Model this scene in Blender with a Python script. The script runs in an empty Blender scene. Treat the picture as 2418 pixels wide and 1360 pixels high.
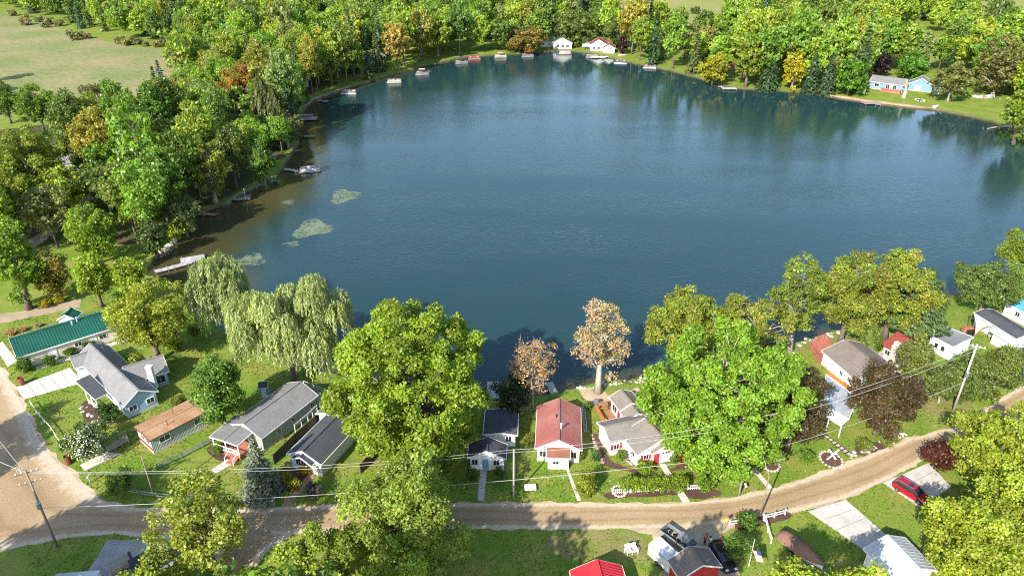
import bpy, bmesh, math, random
import numpy as np
from mathutils import Vector, Matrix, Euler
from mathutils.geometry import delaunay_2d_cdt, tessellate_polygon

scene = bpy.context.scene
COL = scene.collection
# ---------------------------------------------------------------- camera
PW, PH, F, CAMH = 2418, 1360, 1727.0, 72.0          # photograph size, focal length in its pixels, camera height in metres
PITCH = math.atan(F / 3170.0)                       # the poles' vanishing point lies 3170 px below the centre
SP, CP = math.sin(PITCH), math.cos(PITCH)
cam_d = bpy.data.cameras.new('camera'); cam = bpy.data.objects.new('camera', cam_d); COL.objects.link(cam)
cam.location = (0, 0, CAMH); cam.rotation_euler = (math.pi / 2 - PITCH, 0, 0)
cam_d.sensor_width = 36; cam_d.lens = 36 * F / PW; cam_d.clip_start = 1; cam_d.clip_end = 6000
scene.camera = cam
# ---------------------------------------------------------------- sky and sun
SUN_EL, SHADOW_AZ = math.radians(34), math.radians(31.5)   # shadows fall away from the camera and to the right
world = bpy.data.worlds.new('World'); scene.world = world; world.use_nodes = True
wn = world.node_tree; bg = wn.nodes['Background']
sky = wn.nodes.new('ShaderNodeTexSky'); sky.sky_type = 'NISHITA'; sky.sun_disc = False
sky.sun_elevation = SUN_EL; sky.sun_rotation = SHADOW_AZ + math.pi
sky.air_density = 1.0; sky.dust_density = 0.6; sky.ozone_density = 1.2
wn.links.new(sky.outputs[0], bg.inputs[0]); bg.inputs[1].default_value = 0.15
sun_d = bpy.data.lights.new('sun', 'SUN'); sun_d.energy = 4.4; sun_d.angle = math.radians(0.53); sun_d.color = (1.0, 0.95, 0.86)
sun = bpy.data.objects.new('sun', sun_d); COL.objects.link(sun)
sdir = Vector((math.sin(SHADOW_AZ) * math.cos(SUN_EL), math.cos(SHADOW_AZ) * math.cos(SUN_EL), -math.sin(SUN_EL)))
sun.rotation_euler = sdir.to_track_quat('-Z', 'Y').to_euler(); sun.location = (-60, -60, 120)
vs = scene.view_settings; vs.view_transform = 'Standard'; vs.look = 'None'; vs.gamma = 1; vs.exposure = 1.18
vs.use_curve_mapping = False
scene.cycles.use_denoising = False
scene.cycles.filter_width = 1.1
scene.cycles.sample_clamp_indirect = 4.0
scene.cycles.max_bounces = 6; scene.cycles.transparent_max_bounces = 8

# ---------------------------------------------------------------- pixels and places
def P(x, y, z=0.0):
    """the place at height z that the photograph's pixel (x, y) shows"""
    u, v = x - PW / 2, y - PH / 2
    t = (CAMH - z) / (F * SP + v * CP)
    return Vector((u * t, (F * CP - v * SP) * t, z))
def proj(p):
    d = p[1] * CP + (CAMH - p[2]) * SP
    return PW / 2 + F * p[0] / d, PH / 2 + F * (-p[1] * SP + (CAMH - p[2]) * CP) / d
def depth(p): return p[1] * CP + (CAMH - p[2]) * SP
def zat(X, Y, ypx):
    k = (ypx - PH / 2) / F
    return CAMH - (Y * SP + k * Y * CP) / (CP - k * SP)
def over(x, y, yb):
    """ground point on image row yb straight below what pixel (x, y) shows"""
    nx, ny = PW / 2, PH / 2 + 3170
    t = (yb - y) / (ny - y)
    return P(x + (nx - x) * t, yb)
def inpoly(pts, poly):
    pts = np.asarray(pts, float)[:, :2]; poly = np.asarray(poly, float)[:, :2]
    x, y = pts[:, 0], pts[:, 1]; c = np.zeros(len(pts), bool); j = len(poly) - 1
    for i in range(len(poly)):
        xi, yi = poly[i]; xj, yj = poly[j]
        m = (yi > y) != (yj > y)
        with np.errstate(divide='ignore', invalid='ignore'):
            c ^= m & (x < (xj - xi) * (y - yi) / (yj - yi + 1e-12) + xi)
        j = i
    return c
def smooth(pts, n=6, closed=True):
    out = []; N = len(pts)
    for i in range(N if closed else N - 1):
        g = lambda k: Vector(pts[k % N]) if closed else Vector(pts[max(0, min(N - 1, k))])
        p0, p1, p2, p3 = g(i - 1), g(i), g(i + 1), g(i + 2)
        for j in range(n):
            t = j / n
            out.append(0.5 * ((2 * p1) + (p2 - p0) * t + (2 * p0 - 5 * p1 + 4 * p2 - p3) * t * t + (3 * p1 - p0 - 3 * p2 + p3) * t ** 3))
    if not closed: out.append(Vector(pts[-1]))
    return out

# ---------------------------------------------------------------- materials
MATS = {}
def nd(nt, t, **kw):
    n = nt.nodes.new(t)
    for k, v in kw.items(): setattr(n, k, v)
    return n
def mat(name, c, rough=0.8, var=0.25, scale=2.0, c2=None, scale2=0.25, var2=0.3, bump=0.0, bscale=20, spec=0.3, metal=0.0, wave=None, stretch=None, emit=None):
    """procedural surface: base colour broken up by a fine and a broad noise, optional second colour, bump and ribs"""
    if name in MATS: return MATS[name]
    m = bpy.data.materials.new(name); MATS[name] = m; m.use_nodes = True; nt = m.node_tree; L = nt.links.new
    b = nt.nodes['Principled BSDF']; b.inputs['Roughness'].default_value = rough; b.inputs['Metallic'].default_value = metal
    b.inputs['Specular IOR Level'].default_value = spec
    geo = nd(nt, 'ShaderNodeNewGeometry'); vec = geo.outputs['Position']
    if wave or stretch:
        tc = nd(nt, 'ShaderNodeTexCoord'); vec = tc.outputs['Object']
    if stretch:
        mp = nd(nt, 'ShaderNodeMapping'); mp.inputs['Scale'].default_value = stretch; L(vec, mp.inputs['Vector']); vec = mp.outputs[0]
    n1 = nd(nt, 'ShaderNodeTexNoise'); n1.inputs['Scale'].default_value = scale; n1.inputs['Detail'].default_value = 5; n1.inputs['Roughness'].default_value = 0.65; L(vec, n1.inputs['Vector'])
    n2 = nd(nt, 'ShaderNodeTexNoise'); n2.inputs['Scale'].default_value = scale2; n2.inputs['Detail'].default_value = 4; L(vec, n2.inputs['Vector'])
    col = nd(nt, 'ShaderNodeMix', data_type='RGBA'); col.inputs[6].default_value = (*c, 1); col.inputs[7].default_value = (*(c2 or [k * (1 - var2) for k in c]), 1)
    r2 = nd(nt, 'ShaderNodeMapRange'); r2.inputs[1].default_value = 0.38; r2.inputs[2].default_value = 0.64; L(n2.outputs[0], r2.inputs[0]); L(r2.outputs[0], col.inputs[0])
    mul = nd(nt, 'ShaderNodeMix', data_type='RGBA', blend_type='MULTIPLY'); mul.inputs[0].default_value = 1
    r1 = nd(nt, 'ShaderNodeMapRange'); r1.inputs[1].default_value = 0.3; r1.inputs[2].default_value = 0.7; r1.inputs[3].default_value = 1 - var; r1.inputs[4].default_value = 1 + var; L(n1.outputs[0], r1.inputs[0])
    L(col.outputs[2], mul.inputs[6]); L(r1.outputs[0], mul.inputs[7]); L(mul.outputs[2], b.inputs['Base Color'])
    hgt = None
    if bump:
        n3 = nd(nt, 'ShaderNodeTexNoise'); n3.inputs['Scale'].default_value = bscale; n3.inputs['Detail'].default_value = 4; L(vec, n3.inputs['Vector']); hgt = n3.outputs[0]
    if wave:
        w = nd(nt, 'ShaderNodeTexWave', bands_direction=wave[0], wave_profile=wave[2] if len(wave) > 2 else 'SAW'); w.inputs['Scale'].default_value = wave[1]; L(tc.outputs['Object'], w.inputs['Vector'])
        if hgt:
            a = nd(nt, 'ShaderNodeMath', operation='ADD'); L(hgt, a.inputs[0]); L(w.outputs[1], a.inputs[1]); hgt = a.outputs[0]
        else: hgt = w.outputs[1]
    if hgt:
        bp = nd(nt, 'ShaderNodeBump'); bp.inputs['Strength'].default_value = bump or 0.4; bp.inputs['Distance'].default_value = 0.05; L(hgt, bp.inputs['Height']); L(bp.outputs[0], b.inputs['Normal'])
    return m
def leafmat(name, trans=0.40, gloss=0.03, inst=False):
    if name in MATS: return MATS[name]
    m = bpy.data.materials.new(name); MATS[name] = m; m.use_nodes = True; nt = m.node_tree; L = nt.links.new
    nt.nodes.remove(nt.nodes['Principled BSDF']); out = nt.nodes['Material Output']
    at = nd(nt, 'ShaderNodeAttribute', attribute_name='tint'); oi = nd(nt, 'ShaderNodeObjectInfo')
    mu = nd(nt, 'ShaderNodeMix', data_type='RGBA', blend_type='MULTIPLY'); mu.inputs[0].default_value = 1
    L(at.outputs[0], mu.inputs[6]); L(oi.outputs['Color'], mu.inputs[7])
    if inst: ia = nd(nt, 'ShaderNodeAttribute', attribute_name='itint', attribute_type='INSTANCER'); L(ia.outputs[0], mu.inputs[7])
    d = nd(nt, 'ShaderNodeBsdfDiffuse'); t = nd(nt, 'ShaderNodeBsdfTranslucent'); g = nd(nt, 'ShaderNodeBsdfGlossy'); g.inputs['Roughness'].default_value = 0.45
    tm = nd(nt, 'ShaderNodeMix', data_type='RGBA', blend_type='MULTIPLY'); tm.inputs[0].default_value = 1; tm.inputs[7].default_value = (1.25, 1.15, 0.5, 1); L(mu.outputs[2], tm.inputs[6])
    L(mu.outputs[2], d.inputs[0]); L(tm.outputs[2], t.inputs[0]); g.inputs[0].default_value = (0.8, 0.9, 0.7, 1)
    m1 = nd(nt, 'ShaderNodeMixShader'); m1.inputs[0].default_value = trans; L(d.outputs[0], m1.inputs[1]); L(t.outputs[0], m1.inputs[2])
    m2 = nd(nt, 'ShaderNodeMixShader'); m2.inputs[0].default_value = gloss; L(m1.outputs[0], m2.inputs[1]); L(g.outputs[0], m2.inputs[2]); L(m2.outputs[0], out.inputs[0])
    return m
LEAF = leafmat('leaves'); LEAF_I = leafmat('leaves_woodland', inst=True)
BARK = mat('bark_grey_brown', (0.16, 0.125, 0.095), 0.9, 0.4, 3, bump=0.6, bscale=9)
BARK_PALE = mat('bark_pale', (0.36, 0.32, 0.27), 0.9, 0.35, 3, bump=0.5, bscale=9)

# ---------------------------------------------------------------- objects
def tag(o, label=None, cat=None, group=None, kind=None):
    if label: o['label'] = label
    if cat: o['category'] = cat
    if group: o['group'] = group
    if kind: o['kind'] = kind
    return o
def empty(name, loc=(0, 0, 0), label=None, cat=None, group=None, rz=0.0):
    o = bpy.data.objects.new(name, None); COL.objects.link(o); o.location = loc; o.rotation_euler = (0, 0, rz); o.empty_display_size = 0.3
    return tag(o, label, cat, group)
def link(name, me, parent=None, m=None, loc=None, rz=None):
    o = bpy.data.objects.new(name, me); COL.objects.link(o); o.parent = parent
    if m is not None and not me.materials: me.materials.append(m)
    if loc is not None: o.location = loc
    if rz is not None: o.rotation_euler = (0, 0, rz)
    return o
def copy_tree(o, parent=None):
    c = o.copy(); COL.objects.link(c); c.parent = parent
    for ch in list(o.children): copy_tree(ch, c)
    return c
class MB:
    """collects faces for one mesh"""
    def __init__(s): s.v = []; s.f = []
    def add(s, vs, fs):
        k = len(s.v); s.v += [tuple(p) for p in vs]; s.f += [tuple(i + k for i in q) for q in fs]; return s
    def box(s, c, d, rz=0.0, M=None):
        x, y, z = d[0] / 2, d[1] / 2, d[2] / 2
        pts = [Vector((a * x, b * y, e * z)) for e in (-1, 1) for a, b in ((-1, -1), (1, -1), (1, 1), (-1, 1))]
        R = M or Matrix.Rotation(rz, 3, 'Z'); pts = [R @ p + Vector(c) for p in pts]
        return s.add(pts, [(3, 2, 1, 0), (4, 5, 6, 7), (0, 1, 5, 4), (1, 2, 6, 5), (2, 3, 7, 6), (3, 0, 4, 7)])
    def beam(s, a, b, w, h=None):
        a, b = Vector(a), Vector(b); h = h or w; d = (b - a)
        if d.length < 1e-6: return s
        q = d.to_track_quat('X', 'Z').to_matrix()
        return s.box((a + b) / 2, (d.length, w, h), M=q)
    def tube(s, pts, rad, n=6, cap=True):
        pts = [Vector(p) for p in pts]; rad = rad if hasattr(rad, '__len__') else [rad] * len(pts); k = len(s.v)
        for i, p in enumerate(pts):
            d = (pts[min(i + 1, len(pts) - 1)] - pts[max(i - 1, 0)]).normalized()
            u = d.orthogonal().normalized() if i == 0 else (u - d * u.dot(d)).normalized()
            w = d.cross(u)
            for j in range(n):
                a = 2 * math.pi * j / n; s.v.append(tuple(p + (u * math.cos(a) + w * math.sin(a)) * rad[i]))
        for i in range(len(pts) - 1):
            for j in range(n): s.f.append((k + i * n + j, k + i * n + (j + 1) % n, k + (i + 1) * n + (j + 1) % n, k + (i + 1) * n + j))
        if cap: s.f.append(tuple(k + j for j in reversed(range(n)))); s.f.append(tuple(k + (len(pts) - 1) * n + j for j in range(n)))
        return s
    def slab(s, poly, t):
        """thick plate: polygon of 3-D points, thickness t downward"""
        n = len(poly); poly = [Vector(p) for p in poly]; low = [p - Vector((0, 0, t)) for p in poly]
        return s.add(poly + low, [tuple(range(n)), tuple(reversed(range(n, 2 * n)))] + [(i, i + n, (i + 1) % n + n, (i + 1) % n) for i in range(n)])
    def lathe(s, prof, n=12, c=(0, 0, 0)):
        k = len(s.v)
        for r, z in prof:
            for j in range(n): s.v.append((c[0] + r * math.cos(2 * math.pi * j / n), c[1] + r * math.sin(2 * math.pi * j / n), c[2] + z))
        for i in range(len(prof) - 1):
            for j in range(n): s.f.append((k + i * n + j, k + i * n + (j + 1) % n, k + (i + 1) * n + (j + 1) % n, k + (i + 1) * n + j))
        s.f.append(tuple(k + j for j in reversed(range(n)))); s.f.append(tuple(k + (len(prof) - 1) * n + j for j in range(n)))
        return s
    def mesh(s, name, m=None, shade=False):
        me = bpy.data.meshes.new(name); me.from_pydata(s.v, [], s.f); me.update()
        if m: me.materials.append(m)
        if shade: me.polygons.foreach_set('use_smooth', [True] * len(me.polygons))
        return me
    def build(s, name, m, parent=None, shade=False, fix=False):
        me = s.mesh(name, m, shade)
        if fix:
            bm = bmesh.new(); bm.from_mesh(me); bmesh.ops.recalc_face_normals(bm, faces=bm.faces); bm.to_mesh(me); bm.free()
        return link(name, me, parent)
def part(name, m, parent, fn, **kw):
    b = MB(); fn(b); return b.build(name, m, parent, **kw)
def npmesh(name, V, quads, m, tint=None):
    """mesh straight from arrays: V (n,3), quads (k,4)"""
    me = bpy.data.meshes.new(name); n, k = len(V), len(quads)
    me.vertices.add(n); me.vertices.foreach_set('co', np.ascontiguousarray(V, np.float32).ravel())
    me.loops.add(4 * k); me.loops.foreach_set('vertex_index', np.ascontiguousarray(quads, np.int32).ravel())
    me.polygons.add(k); me.polygons.foreach_set('loop_start', np.arange(0, 4 * k, 4, dtype=np.int32))
    me.update(calc_edges=True)
    if tint is not None:
        a = me.color_attributes.new('tint', 'FLOAT_COLOR', 'POINT')
        a.data.foreach_set('color', np.ascontiguousarray(np.c_[tint, np.ones(len(tint))], np.float32).ravel())
    me.materials.append(m); return me
def ragged(poly, step=0.7, amp=0.12, seed=1):
    """outline cut into short edges that wander, for gravel, grass and bed edges"""
    rnd = random.Random(seed); out = []; N = len(poly); ph = [rnd.uniform(0, 6) for _ in range(4)]; s = 0
    for i in range(N):
        a, b = Vector(poly[i]), Vector(poly[(i + 1) % N]); d = b - a; n = max(1, int(d.length / step)); t = Vector((-d.y, d.x, 0)).normalized()
        for j in range(n):
            s += d.length / n
            w = amp * (math.sin(s * 1.1 + ph[0]) + 0.7 * math.sin(s * 2.7 + ph[1]) + rnd.uniform(-1, 1) * 0.8)
            out.append(a + d * (j / n) + t * w)
    return out
SHEETS = []
def sheet(name, poly, z, m, kind='structure', keep=True):
    poly = [Vector((p[0], p[1], z)) for p in poly]
    tris = tessellate_polygon([poly]); me = bpy.data.meshes.new(name); me.from_pydata([tuple(p) for p in poly], [], [tuple(t) for t in tris]); me.update()
    bm = bmesh.new(); bm.from_mesh(me)
    for f in bm.faces:
        if f.normal.z < 0: f.normal_flip()
    bm.to_mesh(me); bm.free(); me.materials.append(m)
    o = link(name, me); tag(o, kind=kind)
    if keep: SHEETS.append(poly)
    return o
def pix(pts, z=0.0): return [P(x, y, z) for x, y in pts]
# ---------------------------------------------------------------- ground, lake, roads
WZ = -0.55                                           # water level
SHORE = [(345,650),(400,672),(440,700),(478,742),(540,792),(640,848),(700,872),(780,888),(870,905),(1000,925),(1110,940),(1165,946),(1240,944),(1300,938),(1370,918),(1440,906),(1530,896),(1640,880),(1760,850),(1850,822),(1900,808),(1945,795),(2000,778),(2100,748),(2200,716),(2300,688),(2418,640),(2600,585),(2850,520),(3050,460),(2950,400),(2700,370),(2520,345),
 (2418,325),(2370,298),(2330,285),(2250,268),(2150,252),(2050,240),(1940,224),(1850,216),(1780,212),(1720,206),(1660,188),(1600,172),(1550,161),(1500,151),(1450,140),(1400,128),(1340,121),(1300,123),(1250,127),(1200,129),(1150,132),(1100,136),(1050,147),(1000,157),(950,173),(900,186),(830,206),(800,217),(760,230),(740,237),(720,255),(712,275),(706,305),(702,340),(684,370),(664,402),(640,425),(612,442),(580,455),(556,468),(536,484),(500,493),(455,512),(432,532),(416,560),(402,586),(376,602),(360,626)]
lake = [Vector((p.x, p.y, 0)) for p in smooth([P(x, y, WZ) for x, y in SHORE], 6)]
rl = random.Random(4)
lake = [p + Vector((rl.uniform(-.25, .25), rl.uniform(-.25, .25), 0)) for p in lake]
GRASS = mat('grass_lawn', (0.120, 0.195, 0.022), 0.95, 0.42, 5, c2=(0.205, 0.215, 0.045), scale2=0.22, bump=0.8, bscale=14, spec=0.1)
n = len(lake); outer = [(-1500, -60), (1700, -60), (1700, 3200), (-1500, 3200)]
r = delaunay_2d_cdt([Vector(p) for p in outer] + [Vector((p.x, p.y)) for p in lake], [(i, (i + 1) % 4) for i in range(4)] + [(4 + i, 4 + (i + 1) % n) for i in range(n)], [], 0, 0.001)
gv, gf = r[0], r[2]
cen = np.array([[sum(gv[i].x for i in f) / len(f), sum(gv[i].y for i in f) / len(f)] for f in gf])
inl = inpoly(cen, [(p.x, p.y) for p in lake])
me = bpy.data.meshes.new('ground'); me.from_pydata([(v.x, v.y, 0) for v in gv], [], [f for f, k in zip(gf, inl) if not k]); me.update()
me.materials.append(GRASS); ground = link('ground', me); tag(ground, kind='structure')
# the bank: from the edge of the land down under the water
MUD = mat('bank_earth', (0.11, 0.085, 0.055), 0.95, 0.4, 1.6, c2=(0.06, 0.07, 0.025), scale2=0.2, bump=0.8, bscale=3)
bk = MB(); area = sum(lake[i].x * lake[(i + 1) % n].y - lake[(i + 1) % n].x * lake[i].y for i in range(n)); sg = 1 if area > 0 else -1
inn = []
for i in range(n):
    d = (lake[(i + 1) % n] - lake[i - 1]).normalized(); inn.append(lake[i] + Vector((-d.y, d.x, 0)) * 0.9 * sg)
bk.add([tuple(p) for p in lake] + [(p.x, p.y, -1.3) for p in inn], [(i, (i + 1) % n, n + (i + 1) % n, n + i) for i in range(n)])
tag(bk.build('lake_bank', MUD, fix=True), kind='structure')
# water: its colour follows how deep the bottom lies (a shallow brown shelf along the left shore)
la = np.array([(p.x, p.y) for p in lake])
def smooth2d(p):
    out = []
    for a, b in zip(p[:-1], p[1:]): out += [(a[0] + (b[0] - a[0]) * i / 12, a[1] + (b[1] - a[1]) * i / 12) for i in range(12)]
    return out
xs = np.arange(-260, 420, 3.0); ys = np.arange(70, 420, 3.0); GX, GY = np.meshgrid(xs, ys)
pts = np.c_[GX.ravel(), GY.ravel()]; dist = np.empty(len(pts))
for k in range(0, len(pts), 2000): dist[k:k + 2000] = np.sqrt(((pts[k:k + 2000, None, :] - la[None, ::2]) ** 2).sum(2)).min(1)
shelf = np.full(len(pts), 7.0)
for (x, y), rad, wd in (((470, 590), 45, 30), ((560, 530), 45, 28), ((600, 480), 40, 22), ((745, 345), 40, 16), ((735, 300), 40, 16), ((800, 250), 40, 14)):
    c = P(x, y, WZ); d2 = ((pts - np.array((c.x, c.y))) ** 2).sum(1); shelf = shelf + (wd - 7) * np.exp(-d2 / (rad * rad)) * 0.8
dep = np.clip(dist / np.clip(shelf * .62, 4, 45), 0, 1)
fr_ = np.array([(P(x, y, WZ).x, P(x, y, WZ).y) for x, y in smooth2d([(1480,148),(1600,172),(1720,206),(1850,216),(2050,240),(2250,268),(2418,325),(2700,370)])]); dr = np.empty(len(pts))
for k in range(0, len(pts), 4000): dr[k:k + 4000] = np.sqrt(((pts[k:k + 4000, None, :] - fr_[None]) ** 2).sum(2)).min(1)
windy = np.clip((dr - 12) / 60, 0, 1); windy = np.minimum(windy, np.clip((dist - 2) / 14, 0, 1) * .75 + .25)
nx_, ny_ = len(xs), len(ys); idx = np.arange(nx_ * ny_).reshape(ny_, nx_)
Q = np.c_[idx[:-1, :-1].ravel(), idx[:-1, 1:].ravel(), idx[1:, 1:].ravel(), idx[1:, :-1].ravel()]
wm = bpy.data.materials.new('lake_water'); wm.use_nodes = True; nt = wm.node_tree; L = nt.links.new; b = nt.nodes['Principled BSDF']
b.inputs['Roughness'].default_value = 0.03; b.inputs['IOR'].default_value = 1.333; b.inputs['Specular IOR Level'].default_value = 0.5
at = nd(nt, 'ShaderNodeAttribute', attribute_name='tint'); geo = nd(nt, 'ShaderNodeNewGeometry')
ns = nd(nt, 'ShaderNodeTexNoise'); ns.inputs['Scale'].default_value = 0.09; ns.inputs['Detail'].default_value = 5; L(geo.outputs['Position'], ns.inputs['Vector'])
ad = nd(nt, 'ShaderNodeMath', operation='MULTIPLY_ADD'); ad.inputs[1].default_value = 0.5; ad.inputs[2].default_value = -0.25; L(ns.outputs[0], ad.inputs[0])
ad2 = nd(nt, 'ShaderNodeMath', operation='ADD'); sx = nd(nt, 'ShaderNodeSeparateColor'); L(at.outputs[0], sx.inputs[0]); L(ad.outputs[0], ad2.inputs[0]); L(sx.outputs[0], ad2.inputs[1])
rp = nd(nt, 'ShaderNodeValToRGB'); L(ad2.outputs[0], rp.inputs[0]); cr = rp.color_ramp
cr.elements[0].position = 0.0; cr.elements[0].color = (0.070, 0.055, 0.022, 1); cr.elements[1].position = 1.0; cr.elements[1].color = (0.013, 0.038, 0.040, 1)
e = cr.elements.new(0.45); e.color = (0.045, 0.045, 0.020, 1); e = cr.elements.new(0.75); e.color = (0.018, 0.042, 0.038, 1)
L(rp.outputs[0], b.inputs['Base Color'])
mp = nd(nt, 'ShaderNodeMapping'); mp.inputs['Scale'].default_value = (0.55, 1.5, 1); mp.inputs['Rotation'].default_value = (0, 0, 0.12); L(geo.outputs['Position'], mp.inputs['Vector'])
w1 = nd(nt, 'ShaderNodeTexNoise'); w1.inputs['Scale'].default_value = 1.5; w1.inputs['Detail'].default_value = 3; L(mp.outputs[0], w1.inputs['Vector'])
w2 = nd(nt, 'ShaderNodeTexNoise'); w2.inputs['Scale'].default_value = 0.02; w2.inputs['Detail'].default_value = 4; mp2 = nd(nt, 'ShaderNodeMapping'); mp2.inputs['Scale'].default_value = (0.6, 2.2, 1); mp2.inputs['Rotation'].default_value = (0, 0, .3); L(geo.outputs['Position'], mp2.inputs['Vector']); L(mp2.outputs[0], w2.inputs['Vector'])
mr = nd(nt, 'ShaderNodeMapRange'); mr.inputs[1].default_value = 0.35; mr.inputs[2].default_value = 0.65; mr.inputs[3].default_value = 0.22; mr.inputs[4].default_value = 0.75; L(w2.outputs[0], mr.inputs[0])
bp = nd(nt, 'ShaderNodeBump'); bp.inputs['Distance'].default_value = 0.12; wmul = nd(nt, 'ShaderNodeMath', operation='MULTIPLY'); L(mr.outputs[0], wmul.inputs[0]); L(sx.outputs[1], wmul.inputs[1]); wad = nd(nt, 'ShaderNodeMath', operation='ADD'); wad.inputs[1].default_value = 0.03; L(wmul.outputs[0], wad.inputs[0]); L(wad.outputs[0], bp.inputs['Strength']); L(w1.outputs[0], bp.inputs['Height']); L(bp.outputs[0], b.inputs['Normal'])
water = link('lake_water', npmesh('lake_water', np.c_[pts, np.full(len(pts), WZ)], Q, wm, np.c_[dep, windy, dep])); tag(water, kind='structure')

# dirt roads
ROADM = mat('road_packed_dirt', (0.345, 0.245, 0.135), 0.95, 0.16, 5, c2=(0.27, 0.185, 0.095), scale2=0.10, bump=0.35, bscale=16, spec=0.1)
SHOULD = mat('road_shoulder_gravel', (0.50, 0.39, 0.27), 0.95, 0.3, 7, c2=(0.34, 0.26, 0.17), scale2=0.3, bump=0.6, bscale=18, spec=0.1)
N_EDGE = [(2640,795),(2530,845),(2418,905),(2263,1006),(2141,1034),(2040,1076),(1938,1114),(1837,1148),(1735,1172),(1668,1180),(1600,1186),(1450,1187),(1300,1185),(1100,1186),(950,1188),(802,1190),(680,1195),(557,1198),(373,1199),(296,1194),(244,1178),(206,1147),(180,1114),(144,1088),(116,1060),(95,1025),(85,1002),(54,943),(33,912),(13,873),(0,860),(-40,800),(-90,740)]
S_EDGE = [(-190,700),(-160,900),(-140,1100),(-130,1330),(-60,1305),(15,1300),(103,1279),(206,1264),(270,1262),(370,1270),(470,1290),(520,1330),(470,1440),(640,1440),(590,1352),(640,1295),(690,1262),(800,1255),(950,1252),(1100,1250),(1300,1250),(1480,1248),(1540,1262),(1545,1320),(1590,1420),(1740,1420),(1742,1330),(1700,1262),(1776,1228),(1854,1215),(1904,1205),(1996,1178),(2090,1137),(2192,1080),(2300,1040),(2460,965),(2560,905),(2680,840)]
ro = ragged([Vector(p) for p in pix(N_EDGE)] + [Vector(p) for p in pix(S_EDGE)], 0.8, 0.14, 3)
sheet('road_shoulder', ro, 0.012, SHOULD)
def inset_row(top, bot, a, b, n=60):
    def samp(row):
        row = [Vector(p) for p in pix(row)]; ls = [0]
        for i in range(1, len(row)): ls.append(ls[-1] + (row[i] - row[i - 1]).length)
        out = []
        for k in range(n):
            t = ls[-1] * k / (n - 1); i = max(j for j in range(len(ls)) if ls[j] <= t + 1e-9); i = min(i, len(row) - 2)
            out.append(row[i].lerp(row[i + 1], (t - ls[i]) / max(1e-6, ls[i + 1] - ls[i])))
        return out
    A, B = samp(top), samp(bot)
    return [A[i].lerp(B[i], a) for i in range(n)] + [A[i].lerp(B[i], b) for i in reversed(range(n))]
def road_mat(name, c, c2, edge):
    m = mat(name, c, 0.95, 0.16, 5, c2=c2, scale2=0.10, bump=0.35, bscale=16, spec=0.1); nt = m.node_tree; L = nt.links.new; b = nt.nodes['Principled BSDF']; src = b.inputs['Base Color'].links[0].from_socket
    at = nd(nt, 'ShaderNodeAttribute', attribute_name='tint'); geo = nd(nt, 'ShaderNodeNewGeometry'); n1 = nd(nt, 'ShaderNodeTexNoise'); n1.inputs['Scale'].default_value = 0.9; n1.inputs['Detail'].default_value = 6; n1.inputs['Roughness'].default_value = 0.75; L(geo.outputs[0], n1.inputs['Vector'])
    ad = nd(nt, 'ShaderNodeMath', operation='MULTIPLY_ADD'); ad.inputs[1].default_value = 1.1; L(n1.outputs[0], ad.inputs[0]); se = nd(nt, 'ShaderNodeSeparateColor'); L(at.outputs[0], se.inputs[0]); L(se.outputs[0], ad.inputs[2])
    mr = nd(nt, 'ShaderNodeMapRange'); mr.inputs[1].default_value = 1.05; mr.inputs[2].default_value = 1.35; L(ad.outputs[0], mr.inputs[0])
    mx = nd(nt, 'ShaderNodeMix', data_type='RGBA'); mx.inputs[7].default_value = (*edge, 1); L(mr.outputs[0], mx.inputs[0]); L(src, mx.inputs[6])
    sc = nd(nt, 'ShaderNodeSeparateColor'); L(at.outputs[0], sc.inputs[0]); tk = nd(nt, 'ShaderNodeMix', data_type='RGBA', blend_type='MULTIPLY'); tn = nd(nt, 'ShaderNodeMath', operation='MULTIPLY'); L(sc.outputs[1], tn.inputs[0]); L(n1.outputs[0], tn.inputs[1]); L(tn.outputs[0], tk.inputs[0]); tk.inputs[7].default_value = (.62, .58, .52, 1); L(mx.outputs[2], tk.inputs[6]); mx = tk
    n2 = nd(nt, 'ShaderNodeTexNoise'); n2.inputs['Scale'].default_value = 6; n2.inputs['Detail'].default_value = 5; L(geo.outputs[0], n2.inputs['Vector']); r2 = nd(nt, 'ShaderNodeMapRange'); r2.inputs[1].default_value = .3; r2.inputs[2].default_value = .7; r2.inputs[3].default_value = .78; r2.inputs[4].default_value = 1.2; L(n2.outputs[0], r2.inputs[0])
    mu = nd(nt, 'ShaderNodeMix', data_type='RGBA', blend_type='MULTIPLY'); mu.inputs[0].default_value = 1; L(mx.outputs[2], mu.inputs[6]); L(r2.outputs[0], mu.inputs[7]); L(mu.outputs[2], b.inputs['Base Color']); return m
RM = road_mat('road_dirt', (0.365, 0.260, 0.150), (0.300, 0.210, 0.118), (0.47, 0.375, 0.27))
def strip(name, top, bot, z, n=120, m=28):
    r0 = inset_row(top, bot, 0.03, 0.97, n); A, B = r0[:n], list(reversed(r0[n:])); V, T = [], []
    for i in range(n):
        for j in range(m + 1): V.append(A[i].lerp(B[i], j / m) + Vector((0, 0, z))); e = abs(j / m * 2 - 1); wv = .04 * math.sin(i * .35); T.append([max(0, (e - .3) / .7), max(0, 1 - abs(abs(j / m - .5 + wv) - .17) / .08), 0])
    Qs = np.array([[i * (m + 1) + j, i * (m + 1) + j + 1, (i + 1) * (m + 1) + j + 1, (i + 1) * (m + 1) + j] for i in range(n - 1) for j in range(m)])
    o = link(name, npmesh(name, np.array([tuple(v) for v in V]), Qs[:, ::-1], RM, np.array(T))); tag(o, kind='structure')
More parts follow.
